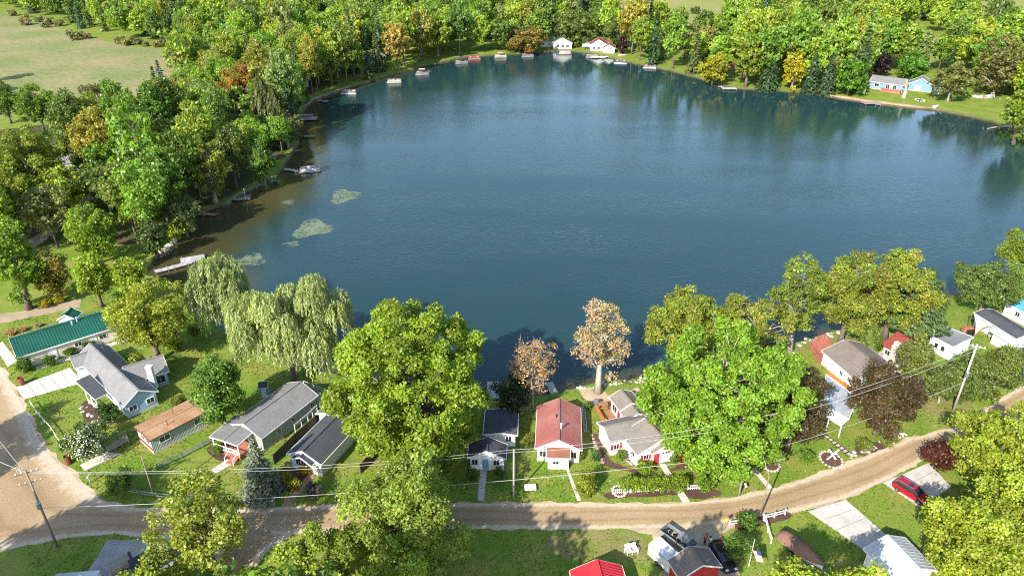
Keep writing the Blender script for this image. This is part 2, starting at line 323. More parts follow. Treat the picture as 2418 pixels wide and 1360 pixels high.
strip('road', [(560,1199),(640,1196),(802,1190),(950,1188),(1100,1187),(1300,1186),(1450,1188),(1600,1187),(1735,1174),(1837,1150),(1938,1116),(2040,1078),(2141,1036),(2263,1006),(2418,905),(2640,795)], [(560,1275),(640,1264),(800,1255),(950,1252),(1100,1250),(1300,1250),(1450,1249),(1600,1247),(1776,1228),(1854,1215),(1996,1178),(2090,1137),(2192,1080),(2300,1040),(2460,965),(2680,840)], 0.022)
strip('side_road', [(640,1198),(557,1199),(373,1200),(296,1195),(244,1179),(206,1148),(180,1115),(144,1089),(116,1061),(95,1026),(85,1003),(54,944),(33,913),(13,874),(0,861),(-40,801),(-90,741)], [(640,1290),(520,1290),(370,1272),(270,1263),(206,1265),(103,1280),(15,1301),(-60,1306),(-130,1330),(-135,1200),(-140,1100),(-150,1000),(-160,900),(-170,840),(-178,780),(-184,740),(-190,700)], 0.026)
strip('side_lane', [(690,1258),(640,1292),(592,1350),(640,1440)], [(520,1272),(500,1290),(520,1330),(470,1440)], 0.030, 30, 8)
# mown meadow and far fields
MEAD = mat('meadow_dry_grass', (0.165, 0.190, 0.066), 0.95, 0.26, 0.5, c2=(0.250, 0.215, 0.105), scale2=0.035, bump=0.6, bscale=2.5, spec=0.05)
sheet('meadow', ragged([Vector(p) for p in smooth(pix([(-200,10),(-60,22),(60,45),(170,75),(230,92),(300,108),(400,120),(420,140),(395,190),(340,235),(250,262),(150,268),(60,262),(-100,300),(-260,300)]), 4)], 3, 0.6, 5), 0.02, MEAD)
PALE = mat('far_field_grass', (0.200, 0.225, 0.060), 0.95, 0.2, 0.6, c2=(0.255, 0.235, 0.085), scale2=0.03, spec=0.05)
for k, pl in enumerate(([(1430,-10),(1560,-12),(1730,-8),(1735,60),(1690,84),(1600,90),(1500,84),(1440,70)], [(2240,-50),(2420,-55),(2640,-55),(2640,120),(2418,118),(2330,112),(2270,60)], [(2070,92),(2140,82),(2235,96),(2225,135),(2110,138)], [(1960,-14),(2080,-12),(2060,4),(1960,6)])):
    sheet('far_field', ragged([Vector(p) for p in smooth(pix(pl), 4)], 4, 0.8, 20 + k), 0.02, PALE)
DRYL = mat('lawn_dry', (0.215, 0.185, 0.075), 0.95, 0.35, 4, c2=(0.16, 0.175, 0.04), scale2=0.25, bump=0.6, bscale=12, spec=0.05)
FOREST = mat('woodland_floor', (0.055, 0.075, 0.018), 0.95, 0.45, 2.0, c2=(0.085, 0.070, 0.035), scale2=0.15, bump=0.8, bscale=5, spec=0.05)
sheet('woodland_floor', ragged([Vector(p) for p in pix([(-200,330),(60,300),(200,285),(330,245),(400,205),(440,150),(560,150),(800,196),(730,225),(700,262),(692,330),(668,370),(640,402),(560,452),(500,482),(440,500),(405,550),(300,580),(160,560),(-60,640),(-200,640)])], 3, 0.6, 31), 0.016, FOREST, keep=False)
sheet('lawn_dry_patch', ragged([Vector(p) for p in smooth(pix([(2100,900),(2150,880),(2230,905),(2300,960),(2230,985),(2180,970),(2110,935)]), 4)], .8, .15, 41), 0.016, DRYL, keep=False)
sheet('lawn_dry_patch', ragged([Vector(p) for p in smooth(pix([(1860,830),(1930,800),(2030,775),(2100,770),(2060,840),(2000,800),(1940,822)]), 4)], .8, .15, 42), 0.016, DRYL, keep=False)
sheet('lawn_dry_patch', ragged([Vector(p) for p in smooth(pix([(1310,1256),(1400,1254),(1500,1256),(1540,1330),(1430,1310),(1340,1320),(1290,1290)]), 4)], .8, .15, 43), 0.016, DRYL, keep=False)
# gravel and dirt lanes away from the main road
LANE = mat('lane_gravel', (0.36, 0.285, 0.20), 0.95, 0.25, 5, c2=(0.29, 0.22, 0.14), scale2=0.25, bump=0.5, bscale=12, spec=0.1)
sheet('gravel_drive', ragged(pix([(-60,752),(60,733),(140,716),(192,706),(190,724),(130,738),(50,754),(-60,776)]), .8, .12, 51), 0.014, LANE)
sheet('lane', ragged(pix([(60,572),(110,540),(150,505),(190,470),(215,455),(225,468),(190,492),(160,520),(120,558),(75,590)]), .8, .2, 52), 0.024, LANE)
sheet('lane', ragged(pix([(352,362),(395,340),(420,336),(424,344),(400,352),(372,368)]), 1, .2, 53), 0.024, LANE)
sheet('beach_sand', ragged([Vector(p) for p in smooth(pix([(1368,920),(1400,915),(1425,922),(1440,934),(1470,930),(1500,915),(1512,925),(1480,945),(1440,958),(1400,956),(1385,945)]), 4)], .6, .1, 54), 0.014, mat('sand', (0.47, 0.36, 0.235), 0.95, 0.2, 5, bump=0.4, bscale=10))
# ---------------------------------------------------------------- trees
def unit(v): return v / np.maximum(1e-9, np.linalg.norm(v, axis=1, keepdims=True))
def leaf_quads(rng, C, Nrm, size, asp=1.0, axis=None):
    """one rhombic leaf spray per row: centre C, normal Nrm"""
    k = len(C); size = np.broadcast_to(size, (k,))[:, None]
    t = axis if axis is not None else unit(rng.normal(size=(k, 3)))
    t = unit(t - (t * Nrm).sum(1, keepdims=True) * Nrm); s = np.cross(Nrm, t)
    h = size * asp; bend = Nrm * size * 0.18
    V = np.stack([C - t * h - bend, C + s * size * 0.55, C + t * h - bend, C - s * size * 0.55], 1).reshape(-1, 3)
    return V, np.arange(4 * k).reshape(k, 4)
def lobes_broad(rng, W, H, n, flat=1.0, shape='round', full=0.0):
    """lobe centres spread over and inside an uneven egg of half-width W and half-height H around the origin"""
    g = (math.sqrt(5) - 1) / 2; i = np.arange(n) + 0.5
    z = 1 - 2 * i / n; th = 2 * math.pi * i * g + rng.uniform(0, 6.28)
    d = np.c_[np.sqrt(1 - z * z) * np.cos(th), np.sqrt(1 - z * z) * np.sin(th), z]
    d += rng.normal(size=d.shape) * 0.22; d = unit(d)
    ph = rng.uniform(0, 6.28, 6)
    low = 0.13 * np.sin(2.3 * d[:, 0] * 2 + ph[0]) + 0.13 * np.sin(2.1 * d[:, 1] * 2 + ph[1]) + 0.12 * np.sin(5.5 * d[:, 2] + ph[2] + 2 * d[:, 0])
    rr = (rng.uniform(0.60 + .12 * full, 0.92 + .04 * full, n) + low * (.75 - .4 * full))[:, None]; rr = np.clip(rr, 0.42, 0.98)
    if shape == 'cone': rr = rr * np.clip(1.15 - 0.62 * (d[:, 2:3] + 1) / 2, 0.35, 1.1)
    c = d * rr * np.array([W, W, H])
    if shape == 'cone': c[:, 2] += 0.22 * H * np.clip(d[:, 2], 0, 1)
    inn = rng.random(n) < 0.14; c[inn] *= 0.55
    rad = rng.uniform(0.62, 1.3, n) * np.where(inn, 1.3, 1.0) * 1.36 * W / math.sqrt(n)
    rad *= np.clip(H / W, 0.75, 1.15)
    return c, rad
def crown_broad(seed, W, H, leaf=0.34, dens=1.0, lob=30, shape='round', full=0.0, open_=0.0, tips=None, tipfrac=0.0, cl=0.55, lai=2.1):
    """leaf sprays in clumps over many lobes; returns arrays in crown space (centre at 0)"""
    rng = np.random.default_rng(seed); c, rad = lobes_broad(rng, W, H, lob, shape=shape, full=full)
    CC, NN, TT = [], [], []
    for i in range(len(c)):
        m = int(16 * dens * (rad[i] / cl) ** 2 * 0.42) + 4
        d = unit(rng.normal(size=(m, 3)) + np.array([0, 0, 0.25])); p = c[i] + d * (rad[i] * rng.uniform(0.72, 1.04, m))[:, None]
        dd = np.linalg.norm(p[:, None] - c[None], axis=2) / rad[None]; dd[:, i] = 9
        p, d = p[dd.min(1) > 0.74], d[dd.min(1) > 0.74]
        if open_: q = rng.random(len(p)) > open_; p, d = p[q], d[q]
        nl = rng.integers(9, 19, len(p)); lt = rng.uniform(0.72, 1.25)
        rep = np.repeat(np.arange(len(p)), nl); k = len(rep)
        o = rng.normal(size=(k, 3)) * cl * np.array([0.55, 0.55, 0.38])
        ct = rng.uniform(0.82, 1.18, len(p))[rep] * lt
        CC.append(p[rep] + o); NN.append(unit(d[rep] * 0.75 + rng.normal(size=(k, 3)) * 0.62 + np.array([0, 0, 0.3])))
        TT.append(np.c_[ct * rng.uniform(0.85, 1.15, k), ct * rng.uniform(0.88, 1.12, k), ct * rng.uniform(0.7, 1.3, k)])
    C, Nn, T = np.concatenate(CC), np.concatenate(NN), np.concatenate(TT)
    if tips is not None:
        zz = (C[:, 2] / H + 1) / 2; w = rng.random(len(C)) < np.clip(tipfrac * (0.4 + 1.2 * zz), 0, 1)
        blob = np.sin(C[:, 0] * 0.9 + seed) + np.sin(C[:, 1] * 0.8 + 1.7 * seed) + np.sin(C[:, 2] * 0.9); w &= blob > -0.3
        T[w] = T[w] * np.array(tips)
    cap = int(lai * (1 - .75 * open_) * 2 * math.pi * W * (W + H) / (0.825 * leaf * leaf))
    if len(C) > cap: q = rng.choice(len(C), cap, replace=False); C, Nn, T = C[q], Nn[q], T[q]
    V, Qd = leaf_quads(rng, C, Nn, leaf * rng.uniform(0.7, 1.25, len(C)), 0.75)
    return V, Qd, np.repeat(T, 4, 0), c
def crown_willow(seed, W, H, dens=1.0, leaf=0.16):
    rng = np.random.default_rng(seed); c, rad = lobes_broad(rng, W * 1.0, H * 0.72, 40); rad = rad * 1.15; c[:, 2] += H * 0.24
    q = c[:, 2] > -0.35 * H; c, rad = c[q], rad[q]
    S, LT = [], []
    for i in range(len(c)):
        m = int(150 * dens * (rad[i] / 2.2) ** 2); d = rng.normal(size=(m, 3)); d[:, 2] = np.abs(d[:, 2]) * 0.9 - 0.25; d = unit(d)
        p = c[i] + d * (rad[i] * rng.uniform(0.75, 1.02, m))[:, None]; dd = np.linalg.norm(p[:, None] - c[None], axis=2) / rad[None]; dd[:, i] = 9
        p = p[dd.min(1) > 0.78]; S.append(np.c_[p, unit(p - c[i])]); LT.append(np.full(len(p), rng.uniform(0.8, 1.18)))
    S = np.concatenate(S); LT = np.concatenate(LT); CC, NN, AX, TT = [], [], [], []
    rr = np.linalg.norm(S[:, :2], axis=1) / W
    ln = rng.uniform(1.0, 2.4, len(S)) + np.clip(rr - 0.55, 0, 1) * rng.uniform(2, 9, len(S))
    for j in range(12):
        t = j / 11; z = S[:, 2] - t * ln; ok = z > -H * 1.0
        p = S[ok, :3] + np.c_[S[ok, 3:5] * (0.5 * math.sqrt(t)), -t * ln[ok]] + rng.normal(size=(ok.sum(), 3)) * 0.09
        CC.append(p); NN.append(unit(np.c_[S[ok, 3:5], np.full(ok.sum(), 0.35)] + rng.normal(size=(ok.sum(), 3)) * 0.55)); k = ok.sum()
        AX.append(np.tile([0, 0, -1.0], (k, 1)) + rng.normal(size=(k, 3)) * 0.25); g = LT[ok] * rng.uniform(0.8, 1.2, k); TT.append(np.c_[g, g * rng.uniform(.93, 1.07, k), g * rng.uniform(.8, 1.2, k)])
    C, Nn, A, T = map(np.concatenate, (CC, NN, AX, TT)); V, Qd = leaf_quads(rng, C, Nn, leaf * rng.uniform(.7, 1.3, len(C)), 2.1, unit(A))
    return V, Qd, np.repeat(T, 4, 0), c
def crown_spruce(seed, W, H, leaf=0.2, dens=1.0, droop=0.25, gaps=0.0, blunt=0.0, skirt=0.0):
    """whorls of boughs: half-width W at the foot, full height 2H from -H to H"""
    rng = np.random.default_rng(seed); CC, NN, AX, TT = [], [], [], []
    nt_ = max(9, int(2 * H / 0.62 * dens ** 0.3)); tips = []
    for i in range(nt_):
        t = i / nt_
        if t < skirt: continue
        z = -H + 2 * H * t; R = W * ((1 - t) ** (0.85 - 0.3 * blunt) + 0.03) * rng.uniform(0.82, 1.12)
        nb = max(5, int(4.0 * R * dens) + 4)
        for j in range(nb):
            if rng.random() < gaps: continue
            a = 2 * math.pi * (j + rng.uniform(-.35, .35)) / nb + i * 1.3; Lb = R * rng.uniform(0.72, 1.1); k = max(5, int(Lb / leaf * 3.0 * dens)); s = rng.random(k) ** 0.7
            d = np.array([math.cos(a), math.sin(a), 0.0]); wdt = 0.26 * Lb * (1 - s * 0.75) + 0.05
            lat = rng.normal(size=k) * wdt * 0.6; perp = np.array([-d[1], d[0], 0])
            p = d * (s * Lb)[:, None] + perp * lat[:, None]; p[:, 2] += z - droop * Lb * s ** 1.3 + 0.14 * Lb * np.clip(s - .6, 0, 1) + rng.normal(size=k) * 0.07
            CC.append(p); NN.append(unit(np.array([0, 0, 1.0]) + d * 0.55 + rng.normal(size=(k, 3)) * 0.45)); AX.append(unit(d + perp * (lat / (wdt + .01) * 0.8)[:, None] + rng.normal(size=(k, 3)) * 0.2))
            g = rng.uniform(.8, 1.15) * rng.uniform(.8, 1.2, k) * (0.8 + 0.35 * s); TT.append(np.c_[g, g, g * rng.uniform(.85, 1.15, k)])
    C, Nn, A, T = map(np.concatenate, (CC, NN, AX, TT)); V, Qd = leaf_quads(rng, C, Nn, leaf * rng.uniform(.7, 1.2, len(C)), 1.25, A)
    return V, Qd, np.repeat(T, 4, 0), np.zeros((0, 3))
def crown_cedar(seed, W, H, leaf=0.2, dens=1.0, round_=0.35):
    rng = np.random.default_rng(seed); n = int(2600 * dens * max(1, W * H / 4)); t = rng.random(n) ** 0.8; a = rng.uniform(0, 2 * math.pi, n)
    prof = np.minimum(1, (t + 0.06) * 5) * (1 - t ** (1.6 + round_ * 2)) ** 0.75
    R = W * prof * (0.86 + 0.15 * np.sin(a * 5 + t * 9 + seed) + 0.10 * np.sin(a * 11 - t * 23)) * rng.uniform(0.72, 1.05, n)
    C = np.c_[R * np.cos(a), R * np.sin(a), -H + 2 * H * t] + rng.normal(size=(n, 3)) * 0.06
    out = np.c_[np.cos(a), np.sin(a), 0.35 + 0 * a]; Nn = unit(out + rng.normal(size=(n, 3)) * 0.5); A = unit(np.c_[np.cos(a) * .35, np.sin(a) * .35, np.ones(n)] + rng.normal(size=(n, 3)) * 0.25)
    g = (0.85 + 0.3 * np.sin(a * 5 + t * 9 + seed)) * rng.uniform(.75, 1.25, n); V, Qd = leaf_quads(rng, C, Nn, leaf * rng.uniform(.7, 1.3, n), 1.4, A)
    return V, Qd, np.repeat(np.c_[g, g, g], 4, 0), np.zeros((0, 3))
def trunk_mesh(name, seed, zc, H, lobes, m, girth, lean=0.0, tops=1, sides=6, twigs=0):
    """tapered, slightly crooked trunk with limbs that run into the crown's lobes; zc = crown centre height"""
    rnd = random.Random(seed); b = MB(); top = zc + H * 0.55
    a = rnd.uniform(0, 6.28); off = lambda t: Vector((math.cos(a) * math.sin(t * 2.6) * girth * 0.9 + lean * t * (1 - t), math.sin(a * 2) * math.sin(t * 3.1) * girth * 0.8, 0))
    sp = [off(t) + Vector((0, 0, -0.25 + (top + 0.25) * t)) for t in [i / 7 for i in range(8)]]
    b.tube(sp, [girth * (1.35 if i == 0 else 1) * (1 - 0.78 * i / 7) for i in range(8)], sides)
    for q, c in enumerate(lobes):
        e = Vector((c[0], c[1], zc + c[2])); z0 = min(top * 0.92, max(zc - H * 0.85, e.z - (0.55 + 0.3 * rnd.random()) * math.hypot(e.x, e.y))); z0 = max(z0, zc * 0.3)
        t = (z0 + .25) / (top + .25); s = off(t) + Vector((0, 0, z0)); mid = s.lerp(e, 0.5) + Vector((rnd.uniform(-.4, .4), rnd.uniform(-.4, .4), 0.10 * (e - s).length))
        r0 = girth * (1 - 0.78 * t) * 0.55; b.tube([s, mid, e], [r0, r0 * 0.6, 0.03], 4 if sides < 6 else 5)
        for w in range(twigs):
            u = Vector((rnd.gauss(0, 1), rnd.gauss(0, 1), rnd.gauss(0.5, .8))).normalized(); s2 = mid.lerp(e, rnd.uniform(.2, 1.0)); l = rnd.uniform(.9, 2.1)
            b.tube([s2, s2 + u * l * .5 + Vector((0, 0, .1)), s2 + u * l], [0.06, 0.04, 0.015], 3)
    return b.mesh(name, m, True)
CROWNS = {}
def put_tree(name, label, cat, loc, crown, trunk, zc, color, group=None, scale=1.0, rz=0.0, sz=None):
    root = empty(name, loc, label, cat, group, rz); root.scale = (scale, scale, sz or scale)
    link('trunk', trunk, root); o = link('crown', crown, root, loc=(0, 0, zc)); o.color = (*color, 1)
    return root
def box_to_tree(x0, y0, x1, y1, yb):
    """crown box in the photograph + the row its foot stands on -> foot, half-width, half-height, crown centre height"""
    xc, yc = (x0 + x1) / 2, (y0 + y1) / 2; base = over(xc, yc, yb); zc = zat(base.x, base.y, yc); p = Vector((base.x, base.y, zc)); d = depth(p)
    a = (x1 - x0) / 2 * d / F; ext = (y1 - y0) / 2 * d / F; el = math.atan2(CAMH - zc, math.hypot(base.x, base.y)); s, c = math.sin(el), math.cos(el)
    b2 = (ext * ext - (a * s) ** 2) / (c * c); b = math.sqrt(max(b2, (0.55 * a) ** 2)); b = min(b, zc * 1.02)
    return base, a, b, zc
def hero(kind, box, yb, color, name, label, seed, bark=BARK, girth=None, cat='tree', **kw):
    base, a, b, zc = box_to_tree(*box, yb); zc = max(zc, b * 0.95); g = girth or max(0.12, 0.030 * (zc + b)); sub = kw.pop('lob', None); twigs = kw.pop('twigs', 0); lean = kw.pop('lean', 0)
    if kind == 'broad': V, Qd, T, lo = crown_broad(seed, a * 0.94, b * 0.97, lob=sub or int(np.clip(16 + a * 8.0, 22, 110)), **kw)
    elif kind == 'willow': V, Qd, T, lo = crown_willow(seed, a * 0.9, b, **kw)
    elif kind == 'spruce': V, Qd, T, lo = crown_spruce(seed, a * 1.05, (zc + b) / 2 * 0.97, **kw); zc = (zc + b) / 2
    elif kind == 'cedar': V, Qd, T, lo = crown_cedar(seed, a, b, **kw)
    lo2 = lo if len(lo) < 40 else lo[::2] if len(lo) < 80 else lo[::3] if len(lo) < 150 else lo[::6]
    cm = npmesh('crown', V, Qd, LEAF, T); hh = b if kind != 'spruce' else zc
    tm = trunk_mesh('trunk', seed, zc, hh, lo2, bark, g, lean=lean, twigs=twigs)
    return put_tree(name, label, cat, base, cm, tm, zc, color)
YG = (0.205, 0.305, 0.030); BG = (0.230, 0.320, 0.026); MG = (0.085, 0.165, 0.018); DG = (0.050, 0.100, 0.018); OL = (0.185, 0.190, 0.022); LIME = (0.300, 0.360, 0.034)
hero('broad', (755,700,1182,1128), 1078, BG, 'maple_tree', 'largest bright green maple tree, between the willow and the red-roofed house', 1, leaf=0.26, dens=3.0, lob=260, full=1, cl=.5, lai=3.2)
hero('broad', (790,1050,1120,1390), 1340, (0.235,0.310,0.045), 'locust_tree', 'feathery light green tree overhanging the dirt road below the big maple', 2, leaf=0.24, dens=1.8, open_=0.12)
hero('willow', (515,655,832,892), 905, (0.330,0.385,0.135), 'willow_tree', 'weeping willow with long hanging strands at the lake edge', 3, bark=BARK, dens=1.0)
hero('willow', (445,598,592,775), 790, (0.300,0.365,0.130), 'willow_tree', 'smaller pale willow with bare trunk left of the weeping willow', 4, dens=1.0)
hero('broad', (245,640,447,852), 852, (0.295,0.340,0.036), 'walnut_tree', 'yellow-green tree with thick trunk beside the long green roof', 5, leaf=0.24, open_=0.3, dens=1.0, girth=0.55)
hero('broad', (430,820,594,1003), 1010, (0.130,0.225,0.032), 'young_maple_tree', 'round mid-green maple shading the end of the rust-brown mobile home', 6, leaf=0.23, dens=1.9, shape='cone', girth=0.22, bark=BARK_PALE)
hero('spruce', (553,1015,657,1165), 1166, (0.205,0.235,0.165), 'blue_spruce', 'pale blue-grey spruce in front of the grey shingled house', 7, dens=1.35, leaf=0.2)
hero('broad', (358,1112,592,1350), 1338, (0.270,0.310,0.045), 'flowering_tree', 'yellowish thin-leaved tree beside the road junction at the bottom left', 8, leaf=0.26, open_=0.42, dens=0.95, bark=BARK)
hero('broad', (590,1240,905,1500), 1470, (0.250,0.320,0.034), 'oak_tree', 'yellow-green oak crown rising from the bottom edge left of centre', 9, leaf=0.24, dens=1.9)
hero('broad', (258,1312,455,1490), 1470, (0.260,0.325,0.034), 'oak_tree', 'yellow-green oak crown over the parked trailers at the bottom left', 10, leaf=0.23, dens=1.8)
hero('broad', (1205,785,1316,935), 970, (0.46,0.31,0.16), 'browning_tree', 'small orange-brown half-bare tree in front of the tree shadow on the lake', 11, leaf=0.22, open_=0.62, dens=0.85, bark=BARK_PALE, twigs=5, girth=0.2, lob=30)
hero('broad', (1165,885,1258,980), 980, (0.040,0.060,0.020), 'shaded_shrub_tree', 'dark low-branched tree at the shore below the orange-brown tree', 12, leaf=0.24, dens=1.0, open_=0.15)  # the big maple's shadow is put into this dark leaf colour
hero('broad', (1335,685,1507,908), 926, (0.48,0.345,0.21), 'dying_oak_tree', 'tall pinkish-brown dying oak with pale trunk on the sandy beach', 13, leaf=0.22, open_=0.62, dens=1.0, bark=BARK_PALE, twigs=5, girth=0.62, lob=60, tips=(0.60,1.15,0.35), tipfrac=0.16, shape='cone')
hero('broad', (1518,672,1725,852), 882, (0.235,0.290,0.032), 'olive_oak_tree', 'olive-yellow oak with dead top twigs at the shore behind the bright maple', 14, leaf=0.24, dens=1.7, tips=(1.25,0.85,1.5), tipfrac=0.2, twigs=2, bark=BARK_PALE)
hero('broad', (1690,685,1872,850), 868, (0.245,0.285,0.036), 'olive_oak_tree', 'ochre-tinged oak with bare twigs left of the tall white-trunked tree', 15, leaf=0.24, dens=0.95, open_=0.12, tips=(1.25,0.85,1.5), tipfrac=0.22, twigs=3, bark=BARK_PALE)
hero('broad', (1505,745,1905,1142), 1092, (0.195,0.325,0.028), 'maple_tree', 'vivid green maple right of the white house with red shutters', 16, leaf=0.26, dens=3.0, bark=BARK_PALE, girth=0.6, lob=260, full=1, cl=.5, lai=3.2)
hero('broad', (1820,598,1968,795), 830, (0.190,0.245,0.030), 'cottonwood_tree', 'tall open tree with pale forked trunk and bare limbs at the shore', 17, leaf=0.26, open_=0.5, dens=0.9, bark=BARK_PALE, twigs=3, girth=0.5)
hero('broad', (1915,592,2112,792), 814, (0.225,0.280,0.034), 'bronze_oak_tree', 'bronze-green oak with leaning dark trunk beside the tall open tree', 18, leaf=0.23, dens=1.8, tips=(1.15,0.8,1.1), tipfrac=0.35, girth=0.5)
hero('broad', (2030,580,2218,775), 800, (0.245,0.300,0.034), 'bronze_oak_tree', 'yellow-olive oak crown between the bronze oak and the pine', 19, leaf=0.23, dens=1.8, tips=(1.2,0.8,1.0), tipfrac=0.3)
hero('spruce', (2075,615,2270,800), 808, (0.105,0.160,0.055), 'white_pine', 'large dark green pine with layered boughs by the red-roofed stone cottage', 20, dens=1.0, leaf=0.3, droop=0.10, gaps=0.32, blunt=1.0, skirt=0.26)
hero('broad', (2252,605,2425,728), 742, (0.130,0.190,0.040), 'shore_tree', 'rounded grey-green tree at the shore behind the sail shade', 21, leaf=0.24, dens=1.85)
hero('broad', (2358,545,2490,650), 690, (0.190,0.245,0.022), 'shore_tree', 'yellow-green tree cut by the right edge above the blue roof', 22, leaf=0.24, dens=1.8)
PUR = (0.082, 0.060, 0.026)
hero('broad', (1800,860,1955,1068), 1062, PUR, 'copper_maple_tree', 'copper-brown maple left of the grey carport roof', 23, leaf=0.21, dens=2.0, lob=60)
hero('broad', (2000,848,2187,1024), 1026, (0.095,0.064,0.028), 'copper_maple_tree', 'copper-brown maple right of the grey carport roof', 24, leaf=0.21, dens=2.0, lob=70)
CED = (0.165, 0.195, 0.040)
hero('cedar', (2028,762,2082,838), 838, (0.140,0.190,0.030), 'clipped_cedar', 'smooth egg-shaped cedar left of the red-roofed stone cottage', 25, dens=1.9, round_=0.6)
for k, (bx, yb, col, lab) in enumerate((((2118,775,2214,900), 916, CED, 'tall cedar with bare pale stem right of the stone chimney'), ((2192,848,2278,945), 952, (0.135,0.175,0.038), 'narrow cedar left of the leaning utility pole'), ((2235,812,2345,945), 948, (0.130,0.180,0.035), 'broad cedar directly behind the leaning utility pole'), ((2310,800,2425,936), 936, (0.145,0.180,0.032), 'broad cedar at the right edge above the dirt road'))):
    hero('broad', bx, yb, col, 'cedar_tree', lab, 26 + k, dens=1.3, bark=BARK_PALE, leaf=0.2, girth=0.2, shape='cone', cl=.4, lob=64)
hero('spruce', (2388,785,2450,885), 888, (0.085,0.130,0.075), 'spruce_tree', 'blue-green spruce cut by the right edge beside the metal awning', 31, dens=1.0)
hero('broad', (2240,942,2490,1172), 1150, LIME, 'oak_tree', 'yellow-green oak at the right edge above the dark red shrub', 32, leaf=0.24, dens=2.0)
hero('broad', (2160,1155,2420,1420), 1385, LIME, 'oak_tree', 'large yellow-green oak covering the bottom right corner', 33, leaf=0.24, dens=2.0)
hero('broad', (2290,1090,2500,1300), 1280, (0.285,0.345,0.034), 'oak_tree', 'yellow-green oak at the right edge between two larger oaks', 34, leaf=0.24, dens=1.9)
hero('broad', (1785,1318,1985,1500), 1590, (0.295,0.355,0.034), 'oak_tree', 'lime green crown at the bottom edge below the covered boat', 35, leaf=0.24, dens=2.0)
hero('broad', (1960,1332,2110,1480), 1570, (0.300,0.360,0.034), 'oak_tree', 'lime green crown at the bottom edge left of the metal garage roof', 36, leaf=0.24, dens=2.0)
hero('broad', (2180,1040,2258,1108), 1108, (0.110,0.030,0.022), 'red_leaf_shrub', 'dark red leafy shrub beside the concrete drive of the red car', 37, leaf=0.2, dens=1.6, cat='shrub', lob=26)
# trees just outside the frame whose shade falls into it: the pixel is where the crown's shade lies
SHADE = [((40,1335), 25, 'the bottom left corner'), ((190,1330), 25, 'the grass left of the gravel yard'), ((120,1300), 26, 'the foot of the junction pole'), ((300,1310), 26, 'the grey gravel yard'), ((40,1010), 18, 'the side road'), ((10,1080), 18, 'the left end of the junction'), ((240,1235), 27, 'the junction below the pipe fence'), ((1190,1330), 25, 'the lawn left of the red shed'), ((1130,1300), 26, 'the verge below the pale grey pole'), ((1260,1340), 24, 'the grass beside the red shed'), ((1640,1352), 24, 'the brown-roofed shed'), ((40,182), 20, 'the left edge of the meadow'), ((20,212), 15, 'the lower left edge of the meadow')]
V, Qd, T, lo = crown_broad(60, 5.4, 5.6, leaf=0.45, dens=0.7, lob=40, open_=.15); SHC, SHT = npmesh('crown', V, Qd, LEAF, T), trunk_mesh('trunk', 60, 19.5, 5.6, lo[::2], BARK, .35)
for k, ((x, y), h_, where) in enumerate(SHADE):
    sc_ = h_ / 25; bb = P(x, y) - Vector((math.sin(SHADOW_AZ), math.cos(SHADOW_AZ), 0)) * (19.5 * sc_ / math.tan(SUN_EL))
    put_tree('roadside_tree', 'tree outside the frame shading ' + where, 'tree', bb, SHC, SHT, 19.5, (.15, .22, .022), 'shade trees outside the frame', sc_, k * 1.1)
